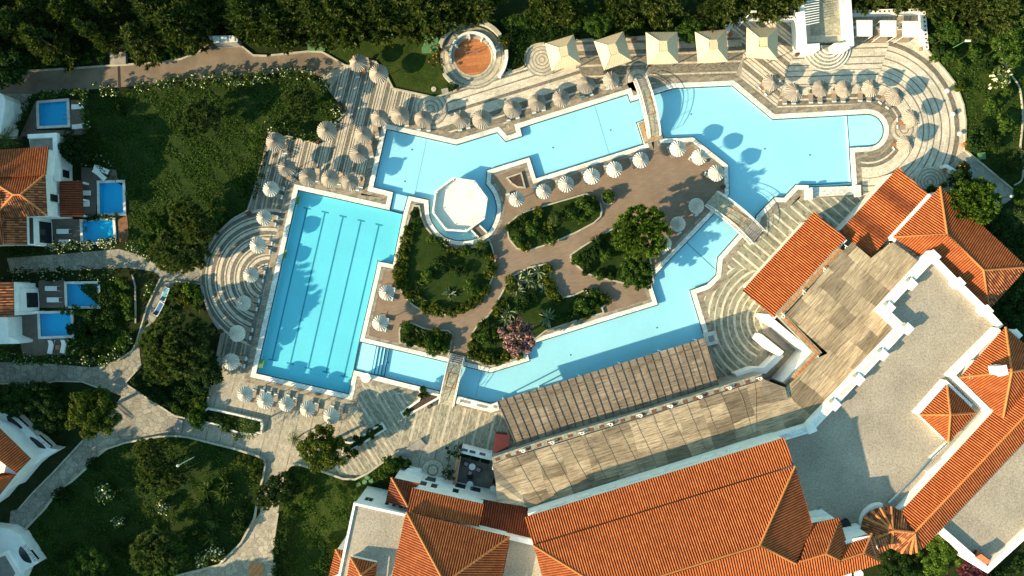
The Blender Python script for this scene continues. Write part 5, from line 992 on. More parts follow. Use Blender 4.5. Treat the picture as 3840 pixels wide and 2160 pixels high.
RW=[cnr]+[W(q(3,2,*p)[0],z) for p in ((545,755),(640,712),(255,365),(375,235))]+[W(q(3,1,*p)[0],z) for p in ((760,1080),(860,985),(1030,1130),(1190,1005),(1240,985))]+[W(q(3,1,1470,1165)[0],5.8)]+[W(q(3,2,*p)[0],5.9) for p in ((1090,320),(1270,480))]+[cr2]
sag(RW,z,'mat_pale2',t,'reed_roof')
pt_=P(q(3,2,50,945,250,1022,280,1130,100,1160,10,1090),z+.3); b=MB(); b.prism(pt_,z+.3,z+.35,True); b.build('loose_mat',M['mat_brown'],t)
for a,c in ((q(2,2,2325,952)[0],q(2,2,2560,1050)[0]),): pass
for k in range(15):
    u=(k+.5)/15; a=LW[1].lerp(LW[4],u); c=LW[9].lerp(LW[6],u) if 0 else LW[8].lerp(LW[7],min(1,u*1.12)); b=MB(); n_=12; L=[]
    for i in range(n_): L.append(a.lerp(c,i/(n_-1))+Vector((R.uniform(-.07,.07),0,.02)))
    b.tube(L,.018,4); b.build('seam_batten',M['pole'],t)
for u in [i/8 for i in range(9)]:
    p=LW[0].lerp(LW[4],u)+Vector((.1,-.5,0)); b=MB(); b.tube([(p.x,p.y,0),(p.x,p.y,z-.05)],.13,8); b.build('post',M['plaster'],t)
# stone wall with brick insets between the pergolas, and its white lantern brackets
def inset_wall(path,z,w_,lb,n,br):
    t=thing('stone_wall',lb,'wall',(path[0].x,path[0].y,0),world=True); b=MB(); b.wall(path,w_,0,z); b.build('wall',M['concrete'],t); b=MB(); b.wall(path,w_+.12,z,z+.06); b.build('coping',M['stone_court'],t)
    for k in range(n):
        L=[(path[i+1]-path[i]).length for i in range(len(path)-1)]; s=sum(L)*(k+.5)/n; i=0
        while s>L[i]: s-=L[i]; i+=1
        d=(path[i+1]-path[i]).normalized(); p=path[i]+d*s; b=MB(); b.box((p.x,p.y,z+.075),(sum(L)/n*br,w_*.5,.035),math.atan2(d.y,d.x)); b.build('brick_inset',M['orange_brick' if br>.6 else 'dark_brick'],t)
inset_wall([W(q(1,3,2165,405)[0],4.9),W(q(2,3,350,245)[0],4.9),W(q(2,2,1200,1275)[0],4.9),W(q(2,2,2320,925)[0],4.9)],4.9,.75,'long grey stone wall with red brick insets between the two pergolas',26,.42)
inset_wall([W(q(3,1,752,1045)[0],4.6),W(q(3,2,205,355)[0],4.6),W(q(3,2,545,705)[0],4.6),W(q(3,2,265,1005)[0],4.6)],4.6,.7,'stone wall edged with orange brick round the stair court',40,.86)
t=thing('white_wall','bright white wall of the stair court below the orange brick edging','wall',W(q(3,2,300,550)[0]),world=True); b=MB(); b.wall([W(q(3,2,90,372)[0],4.),W(q(3,2,490,705)[0],4.),W(q(3,2,245,985)[0],4.)],.45,0,4.); b.build('wall',M['plaster'],t)
def bracket(p,rz,k,lb):
    t=thing('lantern_bracket',lb,'bracket',p,'white lantern brackets',rz=rz); b=MB(); b.tube([(-.1,0,0),(.25,.05,.1),(.55,.0,.12),(.62,-.22,.1),(.4,-.34,.1),(.2,-.22,.08),(.15,0,.06)],.05,6); b.build('scroll',M['metal'],t); b=MB(); b.lathe([(.04,0),(.10,-.06),(.10,-.24),(.03,-.30)],(.55,-.2,.1),8); b.build('lantern',M['metal'],t)
bl_=[q(2,3,120,315)[0],q(2,3,385,240)[0],q(2,3,655,155)[0],q(2,2,915,1355)[0],q(2,2,1182,1275)[0],q(2,2,1458,1190)[0],q(2,2,1725,1105)[0],q(2,2,1990,1025)[0],q(2,2,2265,940)[0]]
for k,px in enumerate(bl_): bracket(W(px,5.2),.3,k,f'white scrolled lantern bracket, {ORD[k]} from the left along the long stone wall')
br_=[(q(3,1,1200,1000)[0],'beside the hipped tile wing'),(q(3,1,1060,1155)[0],'at the bottom tip of the kitchen roof'),(q(3,1,795,1015)[0],'at the top corner of the bar roof'),(q(3,1,600,1220)[0],'at the middle of the bar roof edge'),(q(3,2,410,140)[0],'on the lower half of the bar roof edge'),(q(3,2,220,350)[0],'at the upper corner of the stair court'),(q(3,2,545,740)[0],'at the right corner of the stair court'),(q(3,2,410,885)[0],'on the lower side of the stair court')]
for k,(px,wh) in enumerate(br_): bracket(W(px,4.9),-.8,k,'white scrolled lantern bracket '+wh)
# ================================================================ foliage
def leafmesh(name,C,N,L,wd,mat,parent=None):
    n=len(C); N=N/np.maximum(np.linalg.norm(N,axis=1,keepdims=True),1e-6)
    r=NPR.normal(size=(n,3)); t=np.cross(N,r); t/=np.maximum(np.linalg.norm(t,axis=1,keepdims=True),1e-6); b=np.cross(N,t)
    L=np.asarray(L).reshape(-1,1)*np.ones((n,1)); w_=np.asarray(wd).reshape(-1,1)*np.ones((n,1))
    v=np.stack([C-t*L,C+b*w_+N*L*.15,C+t*L,C-b*w_+N*L*.15],1).reshape(-1,3).astype(np.float32)
    return quads(name,v,mat,parent)
def quads(name,v,mat,parent=None):
    nq=len(v)//4; me=bpy.data.meshes.new(name); me.vertices.add(nq*4); me.vertices.foreach_set('co',v.ravel()); me.loops.add(nq*4); me.loops.foreach_set('vertex_index',np.arange(nq*4,dtype=np.int32))
    me.polygons.add(nq); me.polygons.foreach_set('loop_start',np.arange(0,nq*4,4,dtype=np.int32)); me.polygons.foreach_set('loop_total',np.full(nq,4,dtype=np.int32)); me.update(calc_edges=True); me.materials.append(M[mat])
    o=bpy.data.objects.new(name,me); COL.objects.link(o)
    if parent is not None: o.parent=parent
    return o
def spikes(C,D,L,w_):    # pointed leaves from C along D
    n=len(C); D=D/np.linalg.norm(D,axis=1,keepdims=True); r=NPR.normal(size=(n,3)); t=np.cross(D,r); t/=np.linalg.norm(t,axis=1,keepdims=True); L=np.asarray(L).reshape(-1,1)*np.ones((n,1)); w_=np.asarray(w_).reshape(-1,1)*np.ones((n,1))
    m=C+D*L*.45; return np.stack([C,m+t*w_,C+D*L,m-t*w_],1).reshape(-1,3).astype(np.float32)
def clumps(cs,rs,per,flat=.85,up=.35):
    C=[];N=[]
    for c,r in zip(cs,rs):
        d=NPR.normal(size=(per,3)); d/=np.linalg.norm(d,axis=1,keepdims=True); d[:,2]=np.abs(d[:,2])*.9-.25
        C.append(np.array(c)+d*r*(.55+.5*NPR.rand(per,1))*np.array([1,1,flat])); N.append(d+np.array([0,0,up])+NPR.normal(size=(per,3))*.45)
    return np.concatenate(C),np.concatenate(N)
def trunk(t,h,r,tips,seed=0):
    b=MB(); b.tube([(0,0,-.1),(.05*r,0,h*.3),(0,.1*r,h*.62)],[r*1.15,r*.85,r*.5],8); b.build('trunk',M['bark'],t)
    b=MB()
    for c in tips: c=Vector(c); b.tube([(0,0,h*.35),tuple(c*.5+Vector((0,0,h*.22))),tuple(c)],[r*.45,r*.28,r*.07],5)
    b.build('limbs',M['bark'],t)
def crown_pts(R_,h,z0,n,inner=.25):
    cs=[]
    while len(cs)<n:
        d=NPR.normal(size=3); d/=np.linalg.norm(d)
        if d[2]<-.35: continue
        k=(inner+(1-inner)*NPR.rand()**.5)*(.8+.3*NPR.rand()); cs.append((d[0]*R_*k,d[1]*R_*k,z0+(h-z0)*.5*(1+d[2]*k)*.95))
    return cs
PRV={}
def proto(key,kind,cat,mk):
    t=thing(kind,'x',cat); mk(t); PRV[key]=t
def mk_broad(mat,R_=3.,h=6.,z0=1.6,n=75,per=75,cr=.62,L=.17,w_=.10,flat=.8,flower=None):
    def f_(t):
        cs=crown_pts(R_,h,z0,n); rs=[cr*NPR.uniform(.65,1.25) for _ in cs]; C,N=clumps(cs,rs,per,flat); leafmesh('crown',C,N,L*NPR.uniform(.7,1.3,len(C)),w_,mat,t)
        if flower: 
            C2,N2=clumps(cs,[r*1.08 for r in rs],flower[1],flat); leafmesh('blossom',C2,N2,.13,.11,flower[0],t)
        trunk(t,h,.09*R_**.8,cs[:10])
    return f_
def mk_spiky(mat,R_=3.,h=6.5,z0=1.8,n=85,per=40,L=.75,w_=.06):
    def f_(t):
        cs=np.array(crown_pts(R_,h,z0,n,.2)); C=np.repeat(cs,per,0); d=NPR.normal(size=(len(C),3)); d/=np.linalg.norm(d,axis=1,keepdims=True); cen=np.array([0,0,(z0+h)*.45]); o_=C-cen; o_/=np.linalg.norm(o_,axis=1,keepdims=True); d=d+o_*1.0; d[:,2]+=.25
        quads('crown',spikes(C,d,L*NPR.uniform(.6,1.15,len(C)),w_*NPR.uniform(.8,1.5,len(C))),mat,t); trunk(t,h,.09*R_**.8,[tuple(c) for c in cs[:10]])
    return f_
def mk_cyp(mat,h=11.,r=1.5,n=150,per=46):
    def f_(t):
        cs=[];rs=[]
        for k in range(n):
            z=h*(.04+.95*NPR.rand()**.9); u=z/h; pr=(min(1,u/.12)**.6)*(1-u**1.7)**.75; a=2*PI*NPR.rand(); rad=r*pr*(.45+.75*NPR.rand()); cs.append((rad*math.cos(a),rad*math.sin(a),z)); rs.append(.52*(.45+.9*NPR.rand())*(1-.4*u))
        C=[];D=[]
        for c,q_ in zip(cs,rs):
            o_=np.array([c[0],c[1],0.])/max(r*.5,math.hypot(c[0],c[1])); ax=o_*NPR.uniform(.35,.95)+np.array([0,0,1.]); u=NPR.rand(per,1)
            C.append(np.array(c)+ax*(u-.4)*q_*2.6+NPR.normal(size=(per,3))*q_*.42*(1.1-u)); D.append(ax+NPR.normal(size=(per,3))*.55+o_*.4)
        C=np.concatenate(C);D=np.concatenate(D); quads('crown',spikes(C,D,.55*NPR.uniform(.6,1.3,len(C)),.085*NPR.uniform(.7,1.4,len(C))),mat,t)
        b=MB(); b.tube([(0,0,-.1),(0,0,h*.5),(0,0,h*.9)],[.2,.14,.03],7); b.build('trunk',M['bark'],t)
    return f_
def mk_agave(mat,n=26,L=.95,w_=.13,up=.5):
    def f_(t):
        a=NPR.uniform(0,2*PI,n); e=NPR.uniform(.1,1.1,n)*up*1.6; D=np.stack([np.cos(a)*np.cos(e),np.sin(a)*np.cos(e),np.sin(e)],1); C=np.zeros((n,3)); C[:,2]=.12
        v=spikes(C,D,L*NPR.uniform(.75,1.1,n),w_); quads('leaves',v,mat,t)
        b=MB(); b.lathe([(.1,0),(.16,.12),(.06,.28)],(0,0,0),8); b.build('heart',M[mat],t)
    return f_
def mk_palm(mat,h=2.2,n=18,L=1.5):
    def f_(t):
        vs=[]
        for k in range(n):
            a=2*PI*k/n+NPR.uniform(-.2,.2); e=NPR.uniform(.15,.9); pts=[]
            for s in range(7):
                u=s/6; pts.append(np.array([math.cos(a)*L*u*math.cos(e*.6),math.sin(a)*L*u*math.cos(e*.6),h+L*(math.sin(e)*u-.75*u*u)]))
            for s in range(1,7):
                for q_ in (0,.5):
                    p=pts[s-1]*(1-q_)+pts[s]*q_; dr=pts[s]-pts[s-1]; dr/=np.linalg.norm(dr); sd_=np.cross(dr,[0,0,1]); sd_/=np.linalg.norm(sd_)
                    for g_ in (-1,1): vs.append(spikes(np.array([p]),np.array([dr*.7+sd_*g_*.9+np.array([0,0,-.15])]),L*.30*(1-.4*s/6),.045))
        quads('fronds',np.concatenate(vs),mat,t); b=MB(); b.tube([(0,0,-.1),(.05,0,h*.5),(0,0,h)],[.16,.12,.11],8); b.build('trunk',M['bark'],t)
    return f_
proto('cyp1','cypress_tree','cypress',mk_cyp('leaf_cyp',11.,1.85)); proto('cyp2','cypress_tree','cypress',mk_cyp('leaf_cyp',10.,2.25,190,46)); proto('cyp3','cypress_tree','cypress',mk_cyp('leaf_cyp',12.5,1.6,140,46))
proto('b1','broadleaf_tree','tree',mk_broad('leaf_mid')); proto('b2','broadleaf_tree','tree',mk_broad('leaf_dark',3.,5.5,1.,80,70)); proto('gold','broadleaf_tree','tree',mk_broad('leaf_gold',3.,6.,1.4,85,80,.6,.19,.11)); proto('bright','broadleaf_tree','tree',mk_broad('leaf_bright',3.,6.,1.5,75,75))
proto('olive','olive_tree','tree',mk_spiky('leaf_olive',4.8,6.5,1.2,300,56,.68,.085)); proto('spk','spiky_evergreen_tree','tree',mk_spiky('leaf_bright',3.0,7.2,1.2,230,60,.62,.085)); proto('spk2','spiky_evergreen_tree','tree',mk_spiky('leaf_olive',2.6,6.,1.0,150,52,.6,.075))
proto('ball','round_clipped_tree','tree',mk_broad('leaf_mid',2.1,4.6,.8,90,85,.42,.13,.08,.9)); proto('pink','blossom_tree','flowering tree',mk_broad('flower_pink',2.0,4.2,1.2,60,85,.45,.13,.10,.85,('leaf_dark',26)))
proto('sh1','leafy_shrub','shrub',mk_broad('leaf_mid',.8,1.25,.1,22,42,.30,.11,.07)); proto('sh2','leafy_shrub','shrub',mk_broad('leaf_dark',.85,1.2,.1,22,42,.32,.11,.07)); proto('shg','golden_shrub','shrub',mk_broad('leaf_gold',.65,.85,.05,18,42,.26,.10,.06)); proto('shb','leafy_shrub','shrub',mk_broad('leaf_bright',.7,1.1,.1,20,40,.28,.11,.07)); proto('shw','flowering_shrub','shrub',mk_broad('leaf_mid',.8,1.3,.1,22,40,.3,.11,.07,.8,('flower_white',5))); proto('sho','flowering_shrub','shrub',mk_broad('leaf_dark',1.0,2.2,.2,26,44,.36,.12,.08,.8,('flower_orange',2)))
proto('shp','purple_shrub','shrub',mk_broad('leaf_purple',1.3,2.2,.2,36,50,.38,.12,.08))
proto('aga','agave_plant','agave',mk_agave('leaf_agave')); proto('yuc','yucca_plant','yucca',mk_agave('leaf_palm',44,.85,.06,.8)); proto('palm','small_palm','palm',mk_palm('leaf_palm')); proto('palm2','palm_tree','palm',mk_palm('leaf_palm',3.6,22,2.0))
KN={'cyp1':'dark cypress','cyp2':'bushy cypress','cyp3':'slim cypress','b1':'green broadleaf tree','b2':'dark broadleaf tree','gold':'golden green tree','bright':'bright green tree','olive':'silvery olive tree','spk':'spiky evergreen','spk2':'grey-green feathery tree','sh1':'green shrub','sh2':'dark shrub','shg':'golden shrub','shb':'bright green shrub','shw':'white-flowered shrub','sho':'orange-flowered shrub','shp':'purple shrub','aga':'striped agave','yuc':'spiky yucca','palm':'small palm','palm2':'tall palm','ball':'round tree','pink':'pink blossom tree'}
usedv=set()
CH={'cyp1':5,'cyp2':5,'cyp3':6,'b1':4,'b2':3.4,'gold':4,'bright':4,'olive':4,'spk':4.5,'spk2':3.5,'ball':2.6,'pink':2.6,'palm':2.,'palm2':3.4}
def plant(key,px,s,label,group=None,sz=None,zh=None,z=0):
    zc=(CH.get(key,.6)*(sz or s)) if zh is None else zh
    p=W(px,zc); p.z=z; o=PRV[key] if key not in usedv else copytree(PRV[key]); usedv.add(key)
    o.location=p; o.rotation_euler=(0,0,R.uniform(0,6.28)); o.scale=(s,s,sz or s); o['label']=label
    if group: o['group']=group
    return o
def row(items,where,group,sort=0):
    cnt={}
    for it in sorted(items,key=lambda a:a[1][sort]): cnt.setdefault(KN[it[0]],[]).append(it)
    for nm,l in cnt.items():
        for i,it in enumerate(l):
            lab=f'{nm} {where}' if len(l)==1 else f"{nm} {where}, {ORD[i] if i<30 else 'last'} from the {'left' if sort==0 else 'top'}"
            plant(it[0],it[1],it[2],lab,f'{nm}s {where}' if len(l)>1 else None,it[3] if len(it)>3 else None,it[4] if len(it)>4 else None)
def base(l): return l
# ---- cypress belt along the top: positions are the feet of the trees
rr=random.Random(21); cy=[]
def cyrow(x0,x1,st,y,dy,ks,smin,smax,zr=(.9,1.1)):
    x=x0
    out=[]
    while x<x1:
        out.append((rr.choice(ks),(x,y(x)+rr.uniform(-dy,dy)),rr.uniform(smin*.75,smax*1.15),rr.uniform(zr[0]*.72,zr[1]*1.08)*.95,0)); x+=st*rr.uniform(.55,1.55)
    return out
row(cyrow(-60,760,118,lambda x:200-x*.03,26,['cyp1','cyp3','cyp1'],.85,1.05),'in the front row above the road','cy')
row(cyrow(-200,900,125,lambda x:95-x*.01,38,['cyp1','cyp3','cyp2'],.9,1.15),'in the second row behind the road','cy')
row(cyrow(-250,930,130,lambda x:-10,25,['cyp1','cyp2'],.95,1.2),'at the top edge left of centre','cy')
row([('cyp2',(1000,118),1.15,.95,0),('cyp2',(1080,135),1.1,.8,0),('cyp1',(1150,95),1.0,.8,0),('cyp2',(1235,120),1.2,.9,0),('cyp2',(1310,118),1.2,1.0,0),('cyp1',(1385,105),1.1,.95,0),('cyp2',(1455,110),1.15,.9,0),('cyp1',(1525,95),1.1,.85,0),('cyp2',(1600,95),1.25,.95,0),('cyp2',(1665,80),1.1,.9,0),('cyp1',(1740,62),1.0,.85,0),('cyp3',(1800,60),1.0,.8,0)],'above the top lawn','cy')
row(cyrow(960,1860,90,lambda x:25,22,['cyp2','cyp1'],1.0,1.25),'at the top edge, behind the lawn trees','cy')
row([('cyp2',(2035,53),0.88,.75,0),('cyp1',(2110,70),.8,.7,0),('cyp3',(2140,45),.9,.6,0),('b1',(2245,80),.62,.55,2.5),('cyp2',(2300,38),1.01,.7,0),('cyp2',(2390,40),1.09,.75,0),('cyp2',(2470,48),1.05,.75,0),('b1',(2585,110),.6,.5,2),('cyp2',(2675,43),1.13,.75,0),('cyp2',(2750,26),1.09,.8,0),('cyp2',(2840,30),1.09,.85,0),('cyp2',(2920,28),0.84,.75,0)],'behind the straw gazebos','cy')
row([('cyp2',(3225,-15),1.1,.75,0),('cyp2',(3300,-20),1.1,.8,0),('cyp2',(3375,-15),1.1,.8,0),('cyp2',(3450,-5),1.05,.75,0),('cyp2',(3535,25),1.05,.75,0),('cyp2',(3590,70),1.2,.8,0),('cyp2',(3660,95),1.1,.7,0),('cyp2',(3730,20),1.2,.8,0)],'behind the white daybeds','cy')
# ---- right garden
row([('b1',q(3,0,2300,200)[0],1.0,.8),('b1',q(3,0,2320,420)[0],.85,.75),('bright',q(3,0,2390,330)[0],.6,.6),('b2',q(3,0,2080,260)[0],.7,.6),('b2',q(3,0,1700,170)[0],.6,.5),('b1',q(3,0,1760,290)[0],.55,.6)],'in the top right garden','rt')
row([('sh2',q(3,0,1640,380)[0],1.7),('sh1',q(3,0,1720,500)[0],1.3),('sh1',q(3,0,1960,480)[0],1.2),('sh2',q(3,0,2070,590)[0],1.2),('sh1',q(3,0,1840,590)[0],.8),('shw',q(3,0,2200,700)[0],1.7),('shg',q(3,0,1835,780)[0],1.1),('sh1',q(3,0,2130,950)[0],1.3),('sh1',q(3,0,2250,830)[0],1.0),('sh1',q(3,0,2220,1130)[0],1.6),('sh2',q(3,0,2010,1250)[0],2.0),('sh1',q(3,0,1960,1290)[0],1.2),('sh2',q(3,0,2150,1270)[0],1.3),('sh2',q(3,1,2230,330)[0],1.3),('sh1',q(3,0,1600,520)[0],.9)],'on the right lawn','rs')
row([('spk2',q(3,1,2400,230)[0],.55,.5),('b1',q(3,1,2410,560)[0],.5,.5),('b2',q(3,1,2150,880)[0],1.0,.6),('b2',q(3,1,2330,1000)[0],1.2,.6),('palm2',q(3,1,2340,780)[0],.9,.7),('palm2',q(3,1,2190,800)[0],.8,.6),('b2',q(3,1,2400,1100)[0],1.0,.6),('b2',q(3,2,2330,200)[0],1.1,.7),('b2',q(3,2,2280,400)[0],.8,.6)],'behind the right hipped wing','rh')
plant('spk',q(3,1,1940,640)[0],1.02,'large dark green spiky tree leaning over the right hipped roof',sz=1.05); plant('sho',q(3,1,1845,310)[0],.75,'red-leaved shrub beside the grey slabbed path'); plant('b2',q(3,1,1840,420)[0],.5,'dark tree between the grey path and the hipped roof',sz=.6); plant('sh1',q(3,1,1575,510)[0],.8,'small green shrub at the gutter wall top'); plant('shb',q(3,1,1690,470)[0],.6,'bright shrub beside the small mosaic circle')
# ---- bottom right corner
plant('bright',q(3,3,1640,1230)[0],.95,'bright yellow-green tree under the fan shaped roof end',sz=.75); plant('b2',q(3,3,1270,1340)[0],.8,'dark glossy tree left of the bright yellow-green tree',sz=.6); plant('shp',q(3,3,1900,1400)[0],1.5,'purple-leaved shrub by the bottom right parapet'); plant('b2',q(3,3,1480,1440)[0],.7,'dark tree at the bottom edge under the fan roof',sz=.5)
row([('sh2',q(3,3,2200,1440)[0],1.6),('sh2',q(3,3,2380,1330)[0],1.7)],'outside the bottom right parapet','br')
# ---- island flowerbeds
def bed(px,label,h=.24,mat='soil',w_=.2,kmat='kerb'):
    L=P(px,h); c=sum(L,Vector())/len(L); t=thing('flower_bed',label,'flower bed',(c.x,c.y,0),world=True); b=MB(); b.ring(outw(L,w_*.5),outw(L,-w_*.5),0,h); b.build('kerb',M[kmat],t); b=MB(); b.sheet(outw(L,-w_*.5+.004),h-.06); b.build('earth' if mat=='soil' else 'grass',M[mat],t); return t
bed(q(1,1,1450,655,1500,658,1522,760,1562,850,1622,922,1700,990,1790,1040,1920,1048,2040,1022,2135,960,2165,1040,2190,1150,2172,1290)+q(1,2,2120,140,2050,250,1960,310,1830,355,1700,365,1560,340,1450,280,1370,205,1310,100,1283,0)+q(1,1,1285,1230,1310,1130,1360,950,1400,800),'largest flowerbed, tapering up between lap pool and octagonal stage',mat='wildgrass')
bed(q(2,1,10,820,100,745,200,700,460,622,720,547,800,580,850,640,862,700,850,755,790,810,640,890,480,962,330,1018,180,1065,90,1040,20,950,5,880),'long oval flowerbed in the upper middle of the island',mat='wildgrass')
bed(q(2,1,580,1100,680,1030,820,945,962,865,1062,907,1290,1080,1330,1350,1090,1362,880,1315,720,1268,640,1200,585,1150),'flowerbed under the two big trees on the right of the island',mat='wildgrass')
bed(q(2,1,405,1190,370,1180,200,1215,60,1290)+q(1,2,2340,20,2270,130,2200,260,2130,370,2040,440,1990,520,1960,650,1938,765,1990,778,2150,828,2300,790)+q(2,2,110,735,112,700,350,510,600,425,878,345,862,300,905,262,860,178,740,150,690,147,600,190,520,203,440,140,385,70,400,-40),'large forked flowerbed with agaves and the pink tree',mat='wildgrass')
bed(q(1,2,1322,500,1340,460,1385,432,1440,440,1540,485,1620,502,1690,505,1760,505,1805,545,1790,620,1765,720,1540,665,1325,612),'small curved flowerbed at the lower left tip of the island',mat='wildgrass')
bed([(OX[2]+(920+58*math.cos(a*.35))/2.415,OY[1]+(585+58*math.sin(a*.35))/2.415) for a in range(18)],'tiny round flowerbed holding a single clipped bush',w_=.14)
bed(q(2,1,5,402,130,357,165,490,100,485,45,450),'bare earth bed with white kerb behind the octagonal stage')
plant('sh1',q(2,1,922,575)[0],1.1,'clipped bush filling the tiny round bed','')
row([('shg',q(1,1,*p)[0],s) for p,s in (((1405,880),1.1),((1390,960),1.2),((1370,1040),1.1),((1350,1120),1.2),((1330,1200),1.3),((1310,1270),1.3),((1345,1320),1.2))]+[('shg',q(1,2,*p)[0],s) for p,s in (((1330,80),1.2),((1390,170),1.0),((1560,310),1.1),((1640,325),1.2),((1720,335),1.2),((1800,330),1.1),((1880,310),1.1),((1960,270),1.2),((2030,220),1.1),((2090,140),1.2))]+[('shg',q(1,1,*p)[0],s) for p,s in (((2150,1270),1.2),((2160,1200),1.0),((2140,1120),.9),((1800,1065),.9),((1880,1070),.9))],'edging the largest bed','g1')
row([('yuc',q(1,2,*p)[0],1.2) for p in ((1400,140),(1490,90),(1420,210),(1520,230),(1480,180))]+[('aga',q(1,2,1780,175)[0],1.15),('sh1',q(1,2,1980,110)[0],1.3),('shb',q(1,2,1570,20)[0],1.2),('yuc',q(1,1,1820,1220)[0],1.1),('sh1',q(1,1,1930,1060)[0],.9),('sh2',q(1,1,2060,1070)[0],1.2),('shb',q(1,1,1570,1280)[0],1.0),('sh2',q(1,1,1480,840)[0],.9),('sh2',q(1,1,1450,730)[0],.6),('sh2',q(1,1,1720,1010)[0],1.1),('sh1',q(1,1,1620,960)[0],.9),('palm',q(1,1,2060,990)[0],.7),('sh2',q(1,1,1700,1180)[0],1.3),('sh2',q(1,1,1900,1250)[0],1.1)],'in the largest bed','p1')
row([('sh1',q(2,1,240,850)[0],1.3),('shg',q(2,1,390,830)[0],1.3),('aga',q(2,1,645,735)[0],1.25),('sh1',q(2,1,590,740)[0],1.2),('sh1',q(2,1,700,640)[0],1.3),('sh1',q(2,1,760,680)[0],1.2),('shb',q(2,1,680,780)[0],.9),('sh2',q(2,1,510,740)[0],1.3),('shg',q(2,1,290,720)[0],1.1),('shg',q(2,1,160,1015)[0],1.2),('sh1',q(2,1,100,970)[0],1.1),('sh1',q(2,1,400,960)[0],1.1),('sh2',q(2,1,60,850)[0],1.),('sh2',q(2,1,330,930)[0],1.),('palm',q(2,1,430,780)[0],.65),('sh1',q(2,1,790,610)[0],.9),('sh2',q(2,1,150,770)[0],.9)],'in the upper oval bed','p2')
row([('sh1',q(2,1,650,1160)[0],1.1),('sh1',q(2,1,895,1090)[0],1.3),('shg',q(2,1,870,950)[0],1.0),('sh2',q(2,1,820,980)[0],1.1),('sh1',q(2,1,840,1280)[0],1.0),('sh2',q(2,1,740,1110)[0],1.2),('sh2',q(2,1,1000,980)[0],1.2),('sh1',q(2,1,940,1290)[0],.7),('sh2',q(2,1,730,1230)[0],.9),('sh2',q(2,1,1050,1280)[0],1.1)],'in the bed under the big trees','p3')
plant('spk',q(2,1,1230,890)[0],1.12,'tallest spiky green tree on the island',sz=1.0); plant('ball',q(2,1,1195,1270)[0],1.06,'dense round-headed green tree below the tall spiky island tree')
row([('aga',q(2,1,*p)[0],s) for p,s in (((100,1330),1.35),((180,1290),1.2),((285,1260),1.2),((90,1420),1.2),((200,1350),1.1),((270,1370),1.0))]+[('aga',q(2,2,*p)[0],s) for p,s in (((372,392),1.55),((330,130),.9),((110,150),1.2))]+[('aga',q(1,2,*p)[0],s) for p,s in (((2310,340),1.5),((2280,410),1.2),((2390,150),1.2))]+
 [('sh1',q(2,2,690,290)[0],1.4),('sh1',q(2,2,790,280)[0],1.1),('sh2',q(2,2,600,370)[0],1.2),('shg',q(2,2,895,215)[0],1.2),('sh1',q(2,2,800,170)[0],1.0),('sh2',q(2,2,150,260)[0],1.4),('sh1',q(2,2,500,390)[0],1.0),('shg',q(2,2,720,370)[0],.9),('shg',q(2,2,420,180)[0],1.1),('shg',q(2,2,470,220)[0],1.0),('shg',q(2,1,380,1230)[0],1.0),('shg',q(2,1,385,1330)[0],1.0),('shg',q(2,1,400,1400)[0],1.1),('sh2',q(2,2,230,210)[0],1.1),('shw',q(2,2,740,165)[0],.7)]+
 [('shg',q(1,2,*p)[0],s) for p,s in (((2240,280),1.2),((2200,330),1.1),((2330,120),1.1),((2010,560),.8),((1990,640),1.0),((1980,720),1.1),((2050,740),1.2),((2130,760),1.3),((2200,770),1.1),((2300,740),1.1),((2390,730),1.1),((2330,60),1.1))]+[('sh1',q(1,2,2110,590)[0],1.4),('sh1',q(1,2,2170,540)[0],1.2),('sh2',q(1,2,2100,450)[0],1.0)],'in the forked bed','p4')
plant('pink',q(1,2,2390,580)[0],1.12,'pink blossom tree in the lower corner of the island'); 
row([('yuc',q(1,2,1460,520)[0],1.3),('yuc',q(1,2,1520,530)[0],1.2),('sh1',q(1,2,1390,480)[0],1.1),('shg',q(1,2,1520,610)[0],1.1),('shg',q(1,2,1660,540)[0],1.2),('shg',q(1,2,1740,570)[0],1.1),('sh1',q(1,2,1640,650)[0],1.5),('sh1',q(1,2,1720,670)[0],1.1),('sh2',q(1,2,1400,580)[0],1.1),('sh2',q(1,2,1600,580)[0],1.1)],'in the small curved bed','p5')
p=q(2,2,715,145)[0]; plant('sho',p,.35,'small red-flowered plant at the bend of the forked bed')
# ---- hedges
def hedge(px,w_,h,label,mat='leaf_mid',fl=None,dens=26,step=.33):
    L=P(px,h*.6); c=sum(L,Vector())/len(L); t=thing('hedge',label,'hedge',(c.x,c.y,0),world=True); cs=[]
    for a,b_ in zip(L,L[1:]):
        d=(b_-a).length; n=Vector((-(b_-a).y,(b_-a).x,0)).normalized()
        for k in range(max(1,int(d/step))):
            p=a.lerp(b_,NPR.rand()); o=NPR.uniform(-.5,.5)*w_; cs.append((p.x+n.x*o,p.y+n.y*o,h*NPR.uniform(.35,.85)))
            p=a.lerp(b_,NPR.rand()); o=NPR.uniform(-.5,.5)*w_; cs.append((p.x+n.x*o,p.y+n.y*o,h*NPR.uniform(.6,.95)))
    rs=[.36*NPR.uniform(.6,1.3) for _ in cs]; C,N=clumps(cs,rs,dens,.8)
    o=leafmesh('foliage',C,N,.12*NPR.uniform(.7,1.4,len(C)),.075,mat,t); o.location=-Vector(t.location)
    if fl: C,N=clumps(cs,[r*1.1 for r in rs],fl[1],.8); N[:,2]+=1; o=leafmesh('blossom',C,N,.11,.09,fl[0],t); o.location=-Vector(t.location)
    b=MB()
    for c_ in cs[::6]: b.tube([(c_[0],c_[1],0),c_],[.04,.02],4)
    b.build('stems',M['bark'],t)
WF=('flower_white',2)
hedge(q(0,0,880,830,1060,800),1.6,2.0,'short bushy hedge just below the drain in the road','leaf_mid',WF); hedge(q(0,0,1250,790,1600,745,1950,715,2400,700),1.5,1.9,'long white-flowered hedge along the lower edge of the road','leaf_mid',WF)
